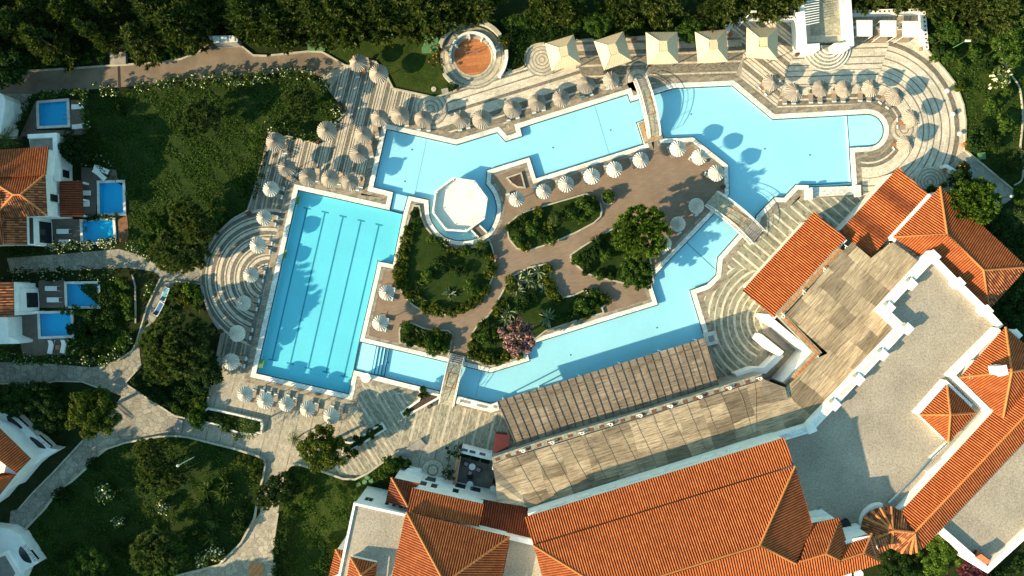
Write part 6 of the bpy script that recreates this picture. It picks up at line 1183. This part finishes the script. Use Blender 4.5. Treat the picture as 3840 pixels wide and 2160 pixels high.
hedge(q(1,0,-30,680,200,670,430,665,560,695,640,750,690,850),1.5,1.9,'white-flowered hedge bending round where the road meets the terrace','leaf_mid',WF); hedge(q(1,0,730,950,765,1000,790,1040,700,1100),1.2,1.6,'white-flowered hedge at the pointed garden corner on the terrace','leaf_mid',('flower_white',3))
hedge(q(1,0,580,1180,560,1260,450,1240,330,1200,200,1150,100,1130),1.3,1.7,'hedge behind the upper left straw parasols','leaf_mid',('flower_white',1)); hedge(q(1,0,60,1130,40,1300)+q(1,1,20,150),1.6,2.0,'dense green hedge climbing the left edge of the terrace','leaf_mid'); hedge(q(0,1,2390,170,2300,440,2260,580),1.5,2.2,'dark hedge against the narrow left side of the terrace','leaf_dark')
hedge(q(0,0,330,870,520,850,760,830,770,1000,790,1180),.7,1.8,'trimmed hedge round the square pool below the road','leaf_mid',('flower_white',1)); hedge(q(0,0,300,880,240,1000,190,1080,170,1200),.8,1.8,'dark hedge left of the square pool below the road','leaf_dark')
hedge(q(0,0,610,1230,760,1240),1.6,2.2,'dark hedge between villa terrace and square pool','leaf_dark'); hedge(q(0,1,640,110,700,220,860,240,1000,290),1.8,2.2,'dark hedge beside the upper villa terrace','leaf_dark',('flower_white',1)); hedge(q(0,1,1080,330,1110,420),1.2,1.6,'dark hedge at the corner of the upper villa pool','leaf_dark')
hedge(q(0,1,440,1045,700,1020,1050,990),1.2,1.5,'flowering hedge below the pool with steel ladder','leaf_mid',('flower_white',4)); hedge(q(0,1,60,1080,420,1060),1.1,1.6,'dark hedge between villa and paved path','leaf_dark'); hedge(q(0,1,760,770,890,765),.7,.8,'low shaded hedge left of the strip between two villa pools','leaf_dark'); hedge(q(0,1,920,755,1060,750),.6,.9,'low hedge between the two villa pools','leaf_mid')
hedge(q(0,1,1150,1010,1250,1060,1380,1130),.9,1.3,'white-flowered hedge above the bend of the paved path','leaf_mid',('flower_white',3)); hedge(q(0,1,60,1290,560,1275,1010,1250,1080,1290),1.6,1.9,'long dark hedge below the paved path','leaf_dark',('flower_white',1))
hedge(q(0,2,1090,20,1140,150,1160,300,1160,400),1.2,1.7,'bright hedge inside the thin curved kerb','leaf_bright'); hedge(q(0,2,1370,60,1330,200),1.2,1.6,'hedge on the right of the thin curved kerb','leaf_mid',('flower_white',1)); hedge(q(0,2,540,310,700,330,900,300),1.0,1.5,'hedge between the two lower private pools','leaf_mid'); hedge(q(0,2,640,570,680,660,640,740),1.3,1.8,'white-flowered hedge right of the curved white loungers','leaf_mid',WF)
hedge(q(0,2,10,740,240,770,480,770,640,770),1.1,1.5,'hedge along the path below the lowest private pool','leaf_mid',('flower_white',1)); hedge(q(0,2,0,660,120,680),1.6,1.6,'bright hedge below the villa loggia','leaf_bright'); hedge(q(0,2,700,770,880,800,1000,770,1100,680,1180,560),1.2,1.4,'white-flowered hedge following the curved path kerb','leaf_mid',WF)
hedge(q(1,3,1820,280,1790,420,1770,560),2.0,2.4,'tall dark hedge between stair court and dining court','leaf_dark'); hedge(q(0,2,1830,1260,2050,1330,2300,1390),1.0,.8,'low planting in the long planter below the terrace','leaf_dark')
hedge(q(1,0,1650,420,1640,560,1680,640),2.0,2.2,'orange-flowered thicket left of the round timber terrace','leaf_dark',('flower_orange',1)); hedge(q(1,0,2230,330,2260,430),1.3,2.0,'orange-flowered bushes right of the round timber terrace','leaf_dark',('flower_orange',1)); hedge(q(1,0,1740,780,1830,800),.9,1.2,'small bushes beside the lower curved bench','leaf_dark')
hedge(q(2,0,20,190,160,190,330,170,520,180,700,200,900,190),1.6,2.2,'shaded bushes behind first two straw gazebos','leaf_mid'); hedge(q(2,0,1100,200,1230,210),1.4,2.0,'shaded bushes behind the third straw gazebo','leaf_mid'); hedge(q(2,0,1620,190,1720,230,1900,210),1.6,2.4,'yellow-green bushes behind the fourth straw gazebo','leaf_bright')
hedge(q(0,0,0,590,300,560,600,530,980,520),1.6,1.4,'shaded bushes at the foot of the left cypresses','leaf_mid'); hedge(q(0,0,1180,510,1450,490,1600,480),1.5,1.5,'shaded bushes along the road left of the white shed','leaf_mid'); hedge(q(1,0,0,360,200,380,400,370),1.4,1.6,'shaded bushes under the cypresses above the road bend','leaf_mid'); hedge(q(1,0,550,300,700,320,1000,300,1300,290,1560,290),1.6,1.8,'bushes with pale flowers along the top of the upper lawn','leaf_mid',('flower_white',1))
# ---- left garden trees and shrubs
row([('spk2',q(1,0,420,930)[0],.8,.8),('spk2',q(0,0,1830,1050)[0],.85,.75),('spk2',q(0,1,1680,730)[0],.8,1.0),('spk2',q(0,1,1810,880)[0],.75,.9),('spk2',q(0,1,1530,1080)[0],.95,.7),('spk2',q(0,1,1720,1110)[0],.85,.65),('b2',q(0,1,680,150)[0],.7,.7)],'in the big shaded garden left of the terrace','lg',0)
row([('sh2',q(0,0,*p)[0],s) for p,s in (((1050,1000),1.0),((1720,1180),1.2),((1640,1080),1.1))]+[('sh1',q(0,1,*p)[0],s) for p,s in (((1440,850),1.4),((1990,640),1.2),((1380,780),1.2),((1200,560),1.0),((1330,980),1.2),((1960,760),1.2),((2180,480),1.2))],'in the big shaded garden','ls')
plant('palm2',q(0,0,60,1270)[0],1.0,'palm tree at the left edge above the villa roof',sz=.8)
plant('olive',q(0,2,1590,655)[0],.95,'huge silvery olive tree between the path and ringed terrace',sz=1.05); plant('b2',q(0,2,1830,880)[0],.9,'dark tree under the right side of the olive tree',sz=.6); plant('spk2',q(0,2,1440,860)[0],.75,'grey-green feathery tree under the lower left of the olive',sz=.7)
row([('yuc',q(0,2,*p)[0],1.5) for p in ((1590,120),(1510,330),(1550,200),(1780,300),(1790,1070),(1750,1110),(1840,1090))]+[('shb',q(0,2,1720,130)[0],1.4),('shb',q(0,2,1780,190)[0],1.2),('shg',q(0,2,1660,240)[0],1.3),('sh2',q(0,2,1650,1100)[0],1.3),('sh2',q(0,2,1700,1010)[0],1.4),('shb',q(0,2,1820,1180)[0],1.1),('sh1',q(0,2,1780,1290)[0],1.4),('sh1',q(0,2,1600,1200)[0],.8),('sh2',q(0,2,1450,1090)[0],1.2)],'in the bed round the olive tree','ob')
plant('gold',q(0,2,840,1240)[0],1.08,'broad golden green tree at the lower left path fork',sz=1.05); plant('gold',q(1,3,610,300)[0],.98,'golden green tree in the bright paving below the lap pool',sz=.95); plant('palm2',q(1,3,385,205)[0],.62,'palm left of the golden green tree below the lap pool',sz=.9)
row([('b2',q(0,2,450,1250)[0],.9,.7),('b2',q(0,2,350,1100)[0],.7,.6),('b2',q(0,2,120,1130)[0],.8,.6)],'on the dark lawn above the balcony villa','dl')
row([('sh2',q(0,2,*p)[0],1.5) for p in ((720,500),(780,640),(850,620),(980,200),(1010,380),(860,440))]+[('sh1',q(0,2,1130,620)[0],1.2)],'in the private pool garden','pg')
row([('spk2',q(0,3,1400,500)[0],.8,.8),('spk2',q(0,3,1560,560)[0],.7,.7),('spk2',q(0,3,1330,300)[0],.6,.6),('spk2',q(0,3,1420,1230)[0],1.15,.9),('b1',q(0,3,1500,1250)[0],.9,.75),('b1',q(0,3,800,1380)[0],.9,.7)],'on the large lower left lawn','bl')
row([('yuc',q(0,3,*p)[0],2.0) for p in ((2020,620),(2000,710),(1840,690),(1820,810),(1930,960),(1890,1110),(2020,730))]+[('shw',q(0,3,960,690)[0],1.5),('shw',q(0,3,1480,820)[0],1.1),('shw',q(0,3,1075,960)[0],1.0),('sh2',q(0,3,1360,620)[0],1.4),('sh2',q(0,3,560,720)[0],1.5),('sh2',q(0,3,850,430)[0],1.2),('shg',q(0,3,2200,400)[0],1.2),('shg',q(0,3,2300,440)[0],1.3),('shg',q(0,3,2320,530)[0],1.1),('sh2',q(0,3,2180,900)[0],1.4),('sh2',q(0,3,2140,1010)[0],1.2),('shw',q(0,3,1960,1230)[0],1.3),('shw',q(0,3,1830,1300)[0],1.2),('sh2',q(0,3,1080,1180)[0],1.3),('sh2',q(0,3,600,1250)[0],1.5)],'on the lower left lawn','bs')
row([('spk2',q(1,3,120,730)[0],.62,.55),('b2',q(1,3,275,650)[0],.75,.65)],'where the bright path meets the shaded lawn','bp')
row([('shb',q(1,3,420,600)[0],1.5),('shb',q(1,3,480,770)[0],1.3),('sh1',q(1,3,340,880)[0],.9),('sh1',q(1,3,800,660)[0],.9),('sh1',q(1,3,860,900)[0],1.1),('sh2',q(1,3,270,1000)[0],1.0),('sh2',q(1,3,250,1130)[0],1.2),('sh2',q(1,3,230,1270)[0],1.2),('sh2',q(1,3,240,1390)[0],1.3),('sh2',q(1,3,680,1330)[0],1.6),('sh1',q(1,3,1250,430)[0],1.4),('sh1',q(1,3,1200,520)[0],1.2),('sh2',q(1,3,1350,420)[0],1.1),('yuc',q(1,3,870,890)[0],1.0),('sh1',q(1,3,930,700)[0],.9),('sh2',q(1,3,660,1200)[0],1.2)],'on the shaded lawn by the left wing','sl')
# tall trees just outside the left edge that throw the long morning shade
row([('b2',f(*p),1.9,1.9,0) if False else ('b2',f(*p)[0],s,z_,0) for p,s,z_ in (((-150,330),1.9,2.0),((-170,470),1.8,2.1),((-240,690),1.9,2.2),((-120,800),1.4,1.5),((-190,930),1.9,2.2),((-150,1090),1.7,1.9),((-260,1240),2.0,2.3),((-160,1400),1.9,2.2),((-60,1560),1.9,2.1),((140,1600),1.8,2.0),((350,1640),1.9,2.2),((560,1650),1.8,2.0),((-340,560),2.,2.6),((-360,860),2.,2.6),((-360,1080),2.,2.6),((700,1600),1.5,1.6))],'standing outside the left edge','out')

def cover_stuff(px,n,label,mat,hmin=.03,hmax=.3,size=.12):
    L=P(px); xs=np.array([p.x for p in L]); ys=np.array([p.y for p in L]); out=[]
    while sum(len(o) for o in out)<n:
        X=NPR.uniform(xs.min(),xs.max(),n); Y=NPR.uniform(ys.min(),ys.max(),n); ins=np.zeros(n,bool); j=len(xs)-1
        for i in range(len(xs)):
            c_=((ys[i]>Y)!=(ys[j]>Y))&(X<(xs[j]-xs[i])*(Y-ys[i])/(ys[j]-ys[i]+1e-9)+xs[i]); ins^=c_; j=i
        k=np.sin(X*.9+1.3*np.sin(Y*.7))*np.sin(Y*1.1+.8*np.sin(X*.6))+.6*np.sin(X*2.3+Y*1.7); ins&=(k+NPR.normal(size=n)*.45>-.1); out.append(np.stack([X,Y],1)[ins])
    pts=np.concatenate(out)[:n]; C=np.concatenate([pts,NPR.uniform(hmin,hmax,(n,1))],1); N=NPR.normal(size=(n,3))*.6; N[:,2]+=.8
    o=leafmesh('ground_cover',C,N,size*NPR.uniform(.6,1.5,n),size*.6,mat); setp(o,label,'ground cover',kind='stuff'); return o
cover_stuff(LGL,20000,'rough leafy ground cover over the big shaded garden','leaf_mid',.02,.18,.11)
cover_stuff(BLL,16000,'leafy tufts scattered over the large lower left lawn','leaf_mid',.02,.22,.12)
cover_stuff(BML,7000,'leafy tufts over the shaded lawn beside the left wing','leaf_mid',.02,.18,.11)
cover_stuff(RGL,7000,'leafy tufts over the right lawn','leaf_mid',.02,.2,.12)
cover_stuff(TML,9000,'leafy undergrowth behind the straw gazebos','leaf_dark',.03,.5,.15)
cover_stuff(q(0,2,700,100,1120,30,1150,400,1220,520,1050,760,900,820,720,700,690,540,930,300),9000,'rough grass and weeds in the private pool garden','leaf_mid',.02,.25,.13)
cover_stuff(q(0,2,0,1040,240,1030,560,980,600,1449,300,1449,0,1280),8000,'dark undergrowth above the balcony villa','leaf_dark',.02,.3,.14)
cover_stuff(q(0,2,1180,960,1300,860,1950,800,1880,1200,1740,1310,1560,1250,1300,1080),9000,'leafy undergrowth in the bed round the olive tree','leaf_dark',.02,.35,.14)
row([('b2',f(*p)[0],s,z_,0) for p,s,z_ in (((-60,480),1.5,2.0),((-40,620),1.6,2.1),((60,180),1.2,1.2),((-90,980),1.5,1.9),((-80,1330),1.6,2.0),((-70,1500),1.6,2.1),((-420,700),2.2,3.0),((-430,980),2.2,3.0),((-420,1300),2.2,3.0),((-300,1500),2.2,2.8))],'added beyond the left edge for shade','out2')  # extra trees added to close the sunlit gap over the left garden
# ================================================================ small things
def urn(px,lb,mat='clay',s=1.,z=0):
    p=W(px,.4); t=thing('plant_pot',lb,'pot',(p.x,p.y,z)); b=MB(); b.lathe([(.16*s,0),(.30*s,.25*s),(.32*s,.45*s),(.22*s,.62*s),(.26*s,.68*s),(.22*s,.68*s),(.16*s,.5*s),(.01,.5*s)],(0,0,0),14); b.build('pot',M[mat],t); b=MB(); b.lathe([(.245*s,.655*s),(.285*s,.66*s),(.285*s,.71*s),(.24*s,.71*s)],(0,0,0),14); b.build('rim',M[mat],t)
for px,lb in ((q(1,1,578,78)[0],'dark clay jar at the hedge corner on the upper left terrace'),(q(0,1,2255,724)[0],'dark clay jar at the top of the ringed terrace'),(q(0,2,2000,512)[0],'dark clay jar at the bottom of the ringed terrace'),(q(2,1,1960,485)[0],'dark clay jar on the island beside the wide bridge'),(q(2,1,1035,882)[0],'dark clay jar left of the tall island tree'),(q(1,1,2195,1117)[0],'dark clay jar at the right edge of the largest bed'),(q(1,2,1595,1192)[0],'dark clay jar beside the angled white planter'),(q(2,2,2102,915)[0],'dark clay jar at the end of the angled white wall'),(q(1,3,1395,468)[0],'dark clay jar at the foot of the left wing terrace'),(q(1,3,1882,276)[0],'dark clay jar at the top of the tall dark hedge'),(q(1,0,1850,790)[0],'clay jar where the lower curved bench ends'),(q(3,0,360,490)[0],'dark pot beside the round pavilion steps')): urn(px,lb)
for px,lb in ((q(1,0,2255,660)[0],'orange clay jar right of the round timber terrace'),(q(2,0,1160,360)[0],'clay jar between second and third straw gazebo'),(q(2,0,2020,318)[0],'orange clay jar at the curved white wall'),(q(3,0,1488,442)[0],'orange clay jar at the end of the daybed wall'),(q(3,0,1870,1312)[0],'orange clay jar at the kerb by the grey path'),(q(3,1,1700,318)[0],'orange clay jar in the bend of the white stub wall'),(q(3,2,130,715)[0],'cluster jar in the corner of the angled white wall')): urn(px,lb,'terracotta_pot')
# terracotta box, planters, white walls
t=thing('maroon_kiosk','maroon painted sales box beside the brown reed pergola','kiosk',W(q(1,3,2240,220)[0],1.2)); b=MB(); rz=-.12
b.box((0,0,.95),(1.45,2.2,1.9),rz); b.build('body',M['red_paint'],t); b=MB(); b.box((.12,0,1.94),(1.9,2.4,.08),rz); b.build('lid',M['red_paint'],t); b=MB(); b.box((.75,.1,1.25),(.06,1.6,.9),rz); b.build('hatch',M['clay'],t)
def planter(px,lb,h=.5,w_=.28,soil='soil'): 
    L=P(px,h); c=sum(L,Vector())/len(L); t=thing('planter',lb,'planter',(c.x,c.y,0),world=True); b=MB(); b.ring(L,outw(L,-w_),0,h); b.build('wall',M['plaster_worn'],t); b=MB(); b.sheet(outw(L,-w_+.004),h-.12); b.build('earth',M[soil],t); return t
planter(q(1,2,1325,1248,1410,1190,1490,1135,1502,1105,1500,1048,1690,1085,1680,1125,1365,1302),'angled white planter with bare soil below the lower bridge',.5)
planter(q(1,3,800,225,885,238,1165,58,1207,122,1010,245,800,365),'long white planter with dry plants in the lower court',.5,.25,'wildgrass'); planter(q(0,2,1740,1312,1880,1205,2120,1255,2368,1315,2380,1370,2370,1440)+q(0,3,2330,160,2290,178,2150,160,2000,95,1730,25),'long walled planter with a rounded end below the terrace',.5,.25,'wildgrass')
plant('sh2',q(1,2,1535,1075)[0],.9,'dark spiky shrub in the angled white planter'); plant('sh1',q(1,2,1385,1250)[0],.7,'clipped bush at the tip of the angled white planter')
row([('sh2',q(1,3,870,330)[0],1.1),('sh2',q(1,3,960,220)[0],.9),('shg',q(1,3,1060,170)[0],1.0),('shg',q(1,3,1140,105)[0],.8)],'in the long planter of the lower court','lp')
row([('palm',q(0,3,2260,110)[0],1.1),('shw',q(0,3,2150,180)[0],.7),('shw',q(0,3,2020,95)[0],.7),('sh1',q(0,2,1790,1330)[0],1.3),('sh1',q(0,2,2060,1390)[0],.8),('sh2',q(0,2,1960,1300)[0],.9)],'in the long rounded planter','rp')
t=thing('slotted_wall','low white wall with three sunken slots beside the lower bridge','wall',W(q(1,2,2020,1170)[0]),world=True); L=P(q(1,2,1852,1102,2150,1178,2210,1152,2228,1225,2150,1248,1832,1168),.7); b=MB(); b.prism(L,-.3,.7); b.build('wall',M['coping'],t)
for px in ((1920,1150),(2072,1190),(2192,1196)): p=W(q(1,2,*px)[0],.7); b=MB(); b.box((p.x,p.y,.69),(1.45 if px[0]<2100 else .5,.34,.05),-.22); b.build('slot',M['concrete'],t)
t=thing('stone_plinth','pale square stone plinth at the corner of the brown pergola','plinth',W(q(2,2,1840,575)[0])); b=MB(); b.box((0,0,.35),(1.5,1.7,.7),.25); b.build('block',M['plaster_worn'],t); b=MB(); b.box((0,0,.73),(.75,.8,.06),.25); b.build('inset',M['concrete'],t)
t=thing('drum_table','white round drum table at the lower lap pool corner','table',W(q(1,2,1025,930)[0])); b=MB(); b.lathe([(.62,0),(.62,.5),(.66,.5),(.66,.56),(.01,.57)],(0,0,0),24); b.build('drum',M['coping'],t)
walled(q(3,2,20,560,222,722),.85,2.4,'thick bright white wall slanting beside the stair court','angled_wall'); walled(q(3,2,222,722,70,870)+q(2,2,2240,868,2085,925),.75,2.0,'angled white wall with a rounded end facing the ringed court','angled_wall')
walled(spl(q(3,1,1690,300,1720,298,1800,350),3),.45,.9,'short white stub wall beside the red-leaved shrub','stub_wall')
# dining court
t=thing('dining_wall','white dining court wall with three slots','wall',W(q(1,3,2020,330)[0]),world=True); L=P(q(1,3,1885,305,2150,370,2420,310),1.6); b=MB(); b.wall(L,.9,0,1.6); b.build('wall',M['plaster'],t)
for px in ((1915,308),(1985,325),(2075,345)): p=W(q(1,3,*px)[0],1.6); b=MB(); b.box((p.x,p.y,1.6),(.8,.35,.05),-.24); b.build('slot',M['villa_deck'],t)
t=thing('brick_topped_wall','narrow wall with an orange brick top left of the dining court','wall',W(q(1,3,1835,500)[0]),world=True); L=P(q(1,3,1868,330,1812,655),1.5); b=MB(); b.wall(L,.5,0,1.5); b.build('wall',M['plaster_worn'],t); b=MB(); b.wall(L,.4,1.5,1.56); b.build('brick_top',M['orange_brick'],t)
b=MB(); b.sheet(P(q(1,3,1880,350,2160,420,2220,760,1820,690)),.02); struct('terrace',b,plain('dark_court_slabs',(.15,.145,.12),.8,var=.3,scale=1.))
def dtable(px,lb,chs,fab,grp):
    p=W(px,.7); t=thing('cafe_table',lb,'table',(p.x,p.y,.02),'round cafe tables'); b=MB(); b.lathe([(.42,.70),(.45,.72),(.42,.74),(.01,.745)],(0,0,0),20); b.build('top',M['white_cloth'],t); b=MB(); b.tube([(0,0,0),(0,0,.7)],.04,6); b.lathe([(.25,0),(.25,.03),(.05,.05)],(0,0,0),12); b.build('pedestal',M['steel'],t)
    for a,lb2 in chs: c=(px[0]+27*math.cos(math.radians(a)),px[1]-27*math.sin(math.radians(a))); chair(c,math.radians(a+180),lb2,fab=fab,fr='black',z=.02,group=grp,name='cafe_chair')
dtable(q(1,3,1982,460)[0],'round white cafe table with three pink-cushioned chairs',[(155,'pink-cushioned chair left of the upper cafe table'),(-25,'pink-cushioned chair right of the upper cafe table'),(-110,'pink-cushioned chair below the upper cafe table')],'pink_cloth','cafe chairs')
dtable(q(1,3,1962,620)[0],'round white cafe table with two black chairs',[(88,'black chair above the middle cafe table'),(-92,'black chair below the middle cafe table')],'black','cafe chairs'); dtable(q(1,3,2172,660)[0],'round white cafe table beside the edge of the reed pergola',[(75,'black chair above the cafe table by the pergola'),(-140,'grey-seated chair lower left of the cafe table by the pergola'),(-40,'grey-seated chair lower right of the cafe table by the pergola')],'black','cafe chairs')
for k,px in enumerate(((1925,360),(2010,385),(2100,410))): 
    p=W(q(1,3,*px)[0],.5); t=thing('planter_box','dark planter box inside the dining court wall, '+ORD[k]+' from the left','planter',(p.x,p.y,.02),'dining court planter boxes'); b=MB(); b.box((0,0,.25),(1.1,.5,.5),-.24); b.build('box',M['wood_dark'],t); C,N=clumps([(x,-x*.24,.55) for x in (-.35,0,.35)],[.28]*3,50); leafmesh('foliage',C,N,.1,.06,'leaf_dark',t)
# steps
def stairs(A,B_,C_,n,z0,dz,lb,depth):   # A,B: ends of the first tread edge; C: pixel direction of the descent
    t=thing('stone_steps',lb,'steps',W(A),world=True)
    for k in range(n):
        o=((C_[0]-A[0])*k/n,(C_[1]-A[1])*k/n); o2=((C_[0]-A[0])*(k+.97)/n,(C_[1]-A[1])*(k+.97)/n); b=MB(); b.prism(P([(A[0]+o[0],A[1]+o[1]),(B_[0]+o[0],B_[1]+o[1]),(B_[0]+o2[0],B_[1]+o2[1]),(A[0]+o2[0],A[1]+o2[1])]),-.1,z0-k*dz); b.build('step',M['concrete'],t)
stairs(q(1,3,1300,345)[0],q(1,3,1520,200)[0],q(1,3,1345,405)[0],4,.56,.13,'four broad stone steps down to the stair court of the left wing',.4)
stairs(q(0,2,1600,1300)[0],q(0,2,1575,1410)[0],q(0,2,1672,1318)[0],4,.10,-.12,'short flight of four grey steps on the path below the olive tree',.4)
stairs(q(3,2,100,395)[0],q(3,2,30,520)[0],q(3,2,330,570)[0],7,.7,.09,'flight of stone steps in the stair court between two white walls',.4)
# blue beach loungers on the path
for k,(px,rz,mt,lb) in enumerate(((q(0,2,1492,180)[0],1.22,'teal_cover','teal sun lounger with white frame standing on the shaded path'),(q(0,2,1437,310)[0],1.08,'blue_cover','dark blue sun lounger with white frame standing on the shaded path'))):
    p=W(px,.3); t=thing('beach_lounger',lb,'sun lounger',(p.x,p.y,0),rz=rz); b=MB(); b.ring([Vector(v) for v in ((-.98,-.36,0),(.98,-.36,0),(.98,.36,0),(-.98,.36,0))],[Vector(v) for v in ((-.9,-.29,0),(.9,-.29,0),(.9,.29,0),(-.9,.29,0))],.26,.33); b.build('frame',M['metal'],t)
    b=MB(); b.box((.3,0,.30),(1.2,.58,.04)); b.build('seat',M[mt],t); b=MB(); b.add([(-.3,-.29,.31),(-.3,.29,.31),(-.88,.29,.6),(-.88,-.29,.6)],[(0,1,2,3),(3,2,1,0)]); b.build('backrest',M[mt],t)
    for x in (-.8,.8):
        for y in (-.3,.3): b=MB(); b.tube([(x,y,0),(x,y,.28)],.03,5); b.build('leg',M['metal'],t)
# lamps
def lamppost(foot,h,lb,head='globe',ang=0):
    p=W(foot); t=thing('lamp_post',lb,'lamp post',(p.x,p.y,0)); b=MB(); b.tube([(0,0,0),(0,0,h)],[.07,.045],8); b.build('pole',M['metal' if h>4 else 'green_paint'],t); b=MB()
    if head=='globe': b.lathe([(.02,h),(.16,h+.08),(.2,h+.22),(.14,h+.36),(.02,h+.42)],(0,0,0),12)
    else: b.box((.3,0,h+.04),(.7,.25,.1))
    b.build('lamp_head',M['coping'],t)
lamppost(q(2,0,2105,235)[0],4.6,'tall white lamp post standing behind the curved white wall','arm'); lamppost(q(3,1,2130,600)[0],3.2,'lamp post with white globe beside the grey slabbed path'); lamppost(q(0,3,1760,370)[0],4.2,'slim lamp post on the large lower left lawn','globe'); lamppost(q(3,0,1730,455)[0],3.4,'pale lamp post in the top right garden','arm')
for k,px in enumerate(((1715,825),(1765,1035),(1830,1213))):
    p=W(q(3,0,*px)[0],.4); t=thing('bollard_lamp','round white bollard lamp on the curved terrace, '+ORD[k]+' from the top','lamp',(p.x,p.y,0),'white bollard lamps'); b=MB(); b.lathe([(.10,0),(.10,.35)],(0,0,0),10); b.build('stem',M['steel'],t); b=MB(); b.lathe([(.05,.33),(.28,.38),(.34,.5),(.28,.62),(.01,.68)],(0,0,0),16); b.build('globe',M['coping'],t)
def cover(px,r,lb,mat='green_paint'): p=W(px); t=thing('drain_cover',lb,'drain cover',(p.x,p.y,.036)); b=MB(); b.lathe([(r,0),(r,.08),(r*.92,.1),(.01,.1)],(0,0,0),18); b.build('lid',M[mat],t); b=MB(); b.box((0,0,.11),(r*.7,.05,.03),.5); b.build('handle',M['steel'],t)
cover(q(2,0,97,556)[0],.36,'green round cover on the grass left of the mosaic circle'); cover(q(2,0,25,622)[0],.32,'pale round cover on the grass beside the kerb','kerb'); cover(q(1,0,1635,808)[0],.34,'pale green round cover near the point of the top lawn','kerb'); cover(q(0,2,1597,1250)[0],.34,'pale round cover at the kerb below the olive tree','kerb')
for k,px in enumerate(((952,618),(1010,595),(1033,552),(1068,585))): cover(q(1,3,*px)[0],.34,'green round cover on the shaded lawn near the white facade, '+ORD[k]+' from the left')
def ubox(px,w_,d_,h,rz,lb,mat='concrete'): p=W(px,h); t=thing('utility_box',lb,'utility box',(p.x,p.y,0),rz=rz); b=MB(); b.box((0,0,h/2),(w_,d_,h)); b.build('body',M[mat],t); b=MB(); b.box((0,0,h+.03),(w_+.1,d_+.1,.06)); b.build('lid',M[mat],t)
ubox(q(0,0,1068,528)[0],2.0,1.5,.5,.03,'square concrete utility box on the verge above the road'); ubox(q(1,0,570,400)[0],2.2,1.6,.45,0,'dark green utility hatch above the road bend','green_paint'); ubox(q(1,0,1600,400)[0],2.1,2.2,.4,0,'teal-green hatch left of the orange-flowered thicket','green_paint'); ubox(q(3,1,2035,205)[0],.8,.8,.4,.1,'small green utility box on the right lawn','green_paint'); ubox(q(3,0,1810,245)[0],2.0,1.4,.5,-.1,'grey utility box in the top right garden'); ubox(q(2,0,1580,300)[0],.9,.5,.5,.1,'small dark box behind the third straw gazebo','black'); ubox(q(1,0,1735,822)[0],.8,.5,.4,.2,'small pale box at the edge of the top lawn')
b=MB(); b.box(tuple(W(q(0,0,1078,690)[0]))[:2]+(.0,),(.32,3.1,.02),.03); t=setp(b.build('drain_grate',M['black']),'dark drain grate crossing the brown road','drain'); 
t=thing('garden_bench','dark bench at the pointed garden corner on the terrace','bench',W(q(1,0,808,975)[0],.4),rz=-1.1); b=MB(); b.box((0,0,.42),(1.6,.45,.06)); b.build('seat',M['wood_dark'],t); b=MB(); b.box((0,-.22,.7),(1.6,.06,.4)); b.build('backrest',M['wood_dark'],t)
for x in (-.7,.7): b=MB(); b.box((x,0,.2),(.07,.42,.4)); b.build('leg',M['wood_dark'],t)
t=thing('pool_ladder','steel ladder of the villa pool above the paved path','ladder',W(q(0,1,745,868)[0]))
for y in (-.3,.3): b=MB(); b.tube([(-.5,y,.1),(-.45,y,.7),(0,y,.9),(.25,y,.6),(.25,y,-.6)],.03,6); b.build('rail',M['steel'],t)
for z in (-.2,-.45): b=MB(); b.box((.25,0,z),(.12,.6,.04)); b.build('rung',M['steel'],t)
t=thing('pool_ladder','steel ladder on the right side of the square pool below the road','ladder',W(q(0,0,612,1062)[0]),rz=PI)
for y in (-.3,.3): b=MB(); b.tube([(-.5,y,.1),(-.45,y,.7),(0,y,.9),(.25,y,.6),(.25,y,-.6)],.03,6); b.build('rail',M['steel'],t)
for z in (-.2,-.45): b=MB(); b.box((.25,0,z),(.12,.6,.04)); b.build('rung',M['steel'],t)
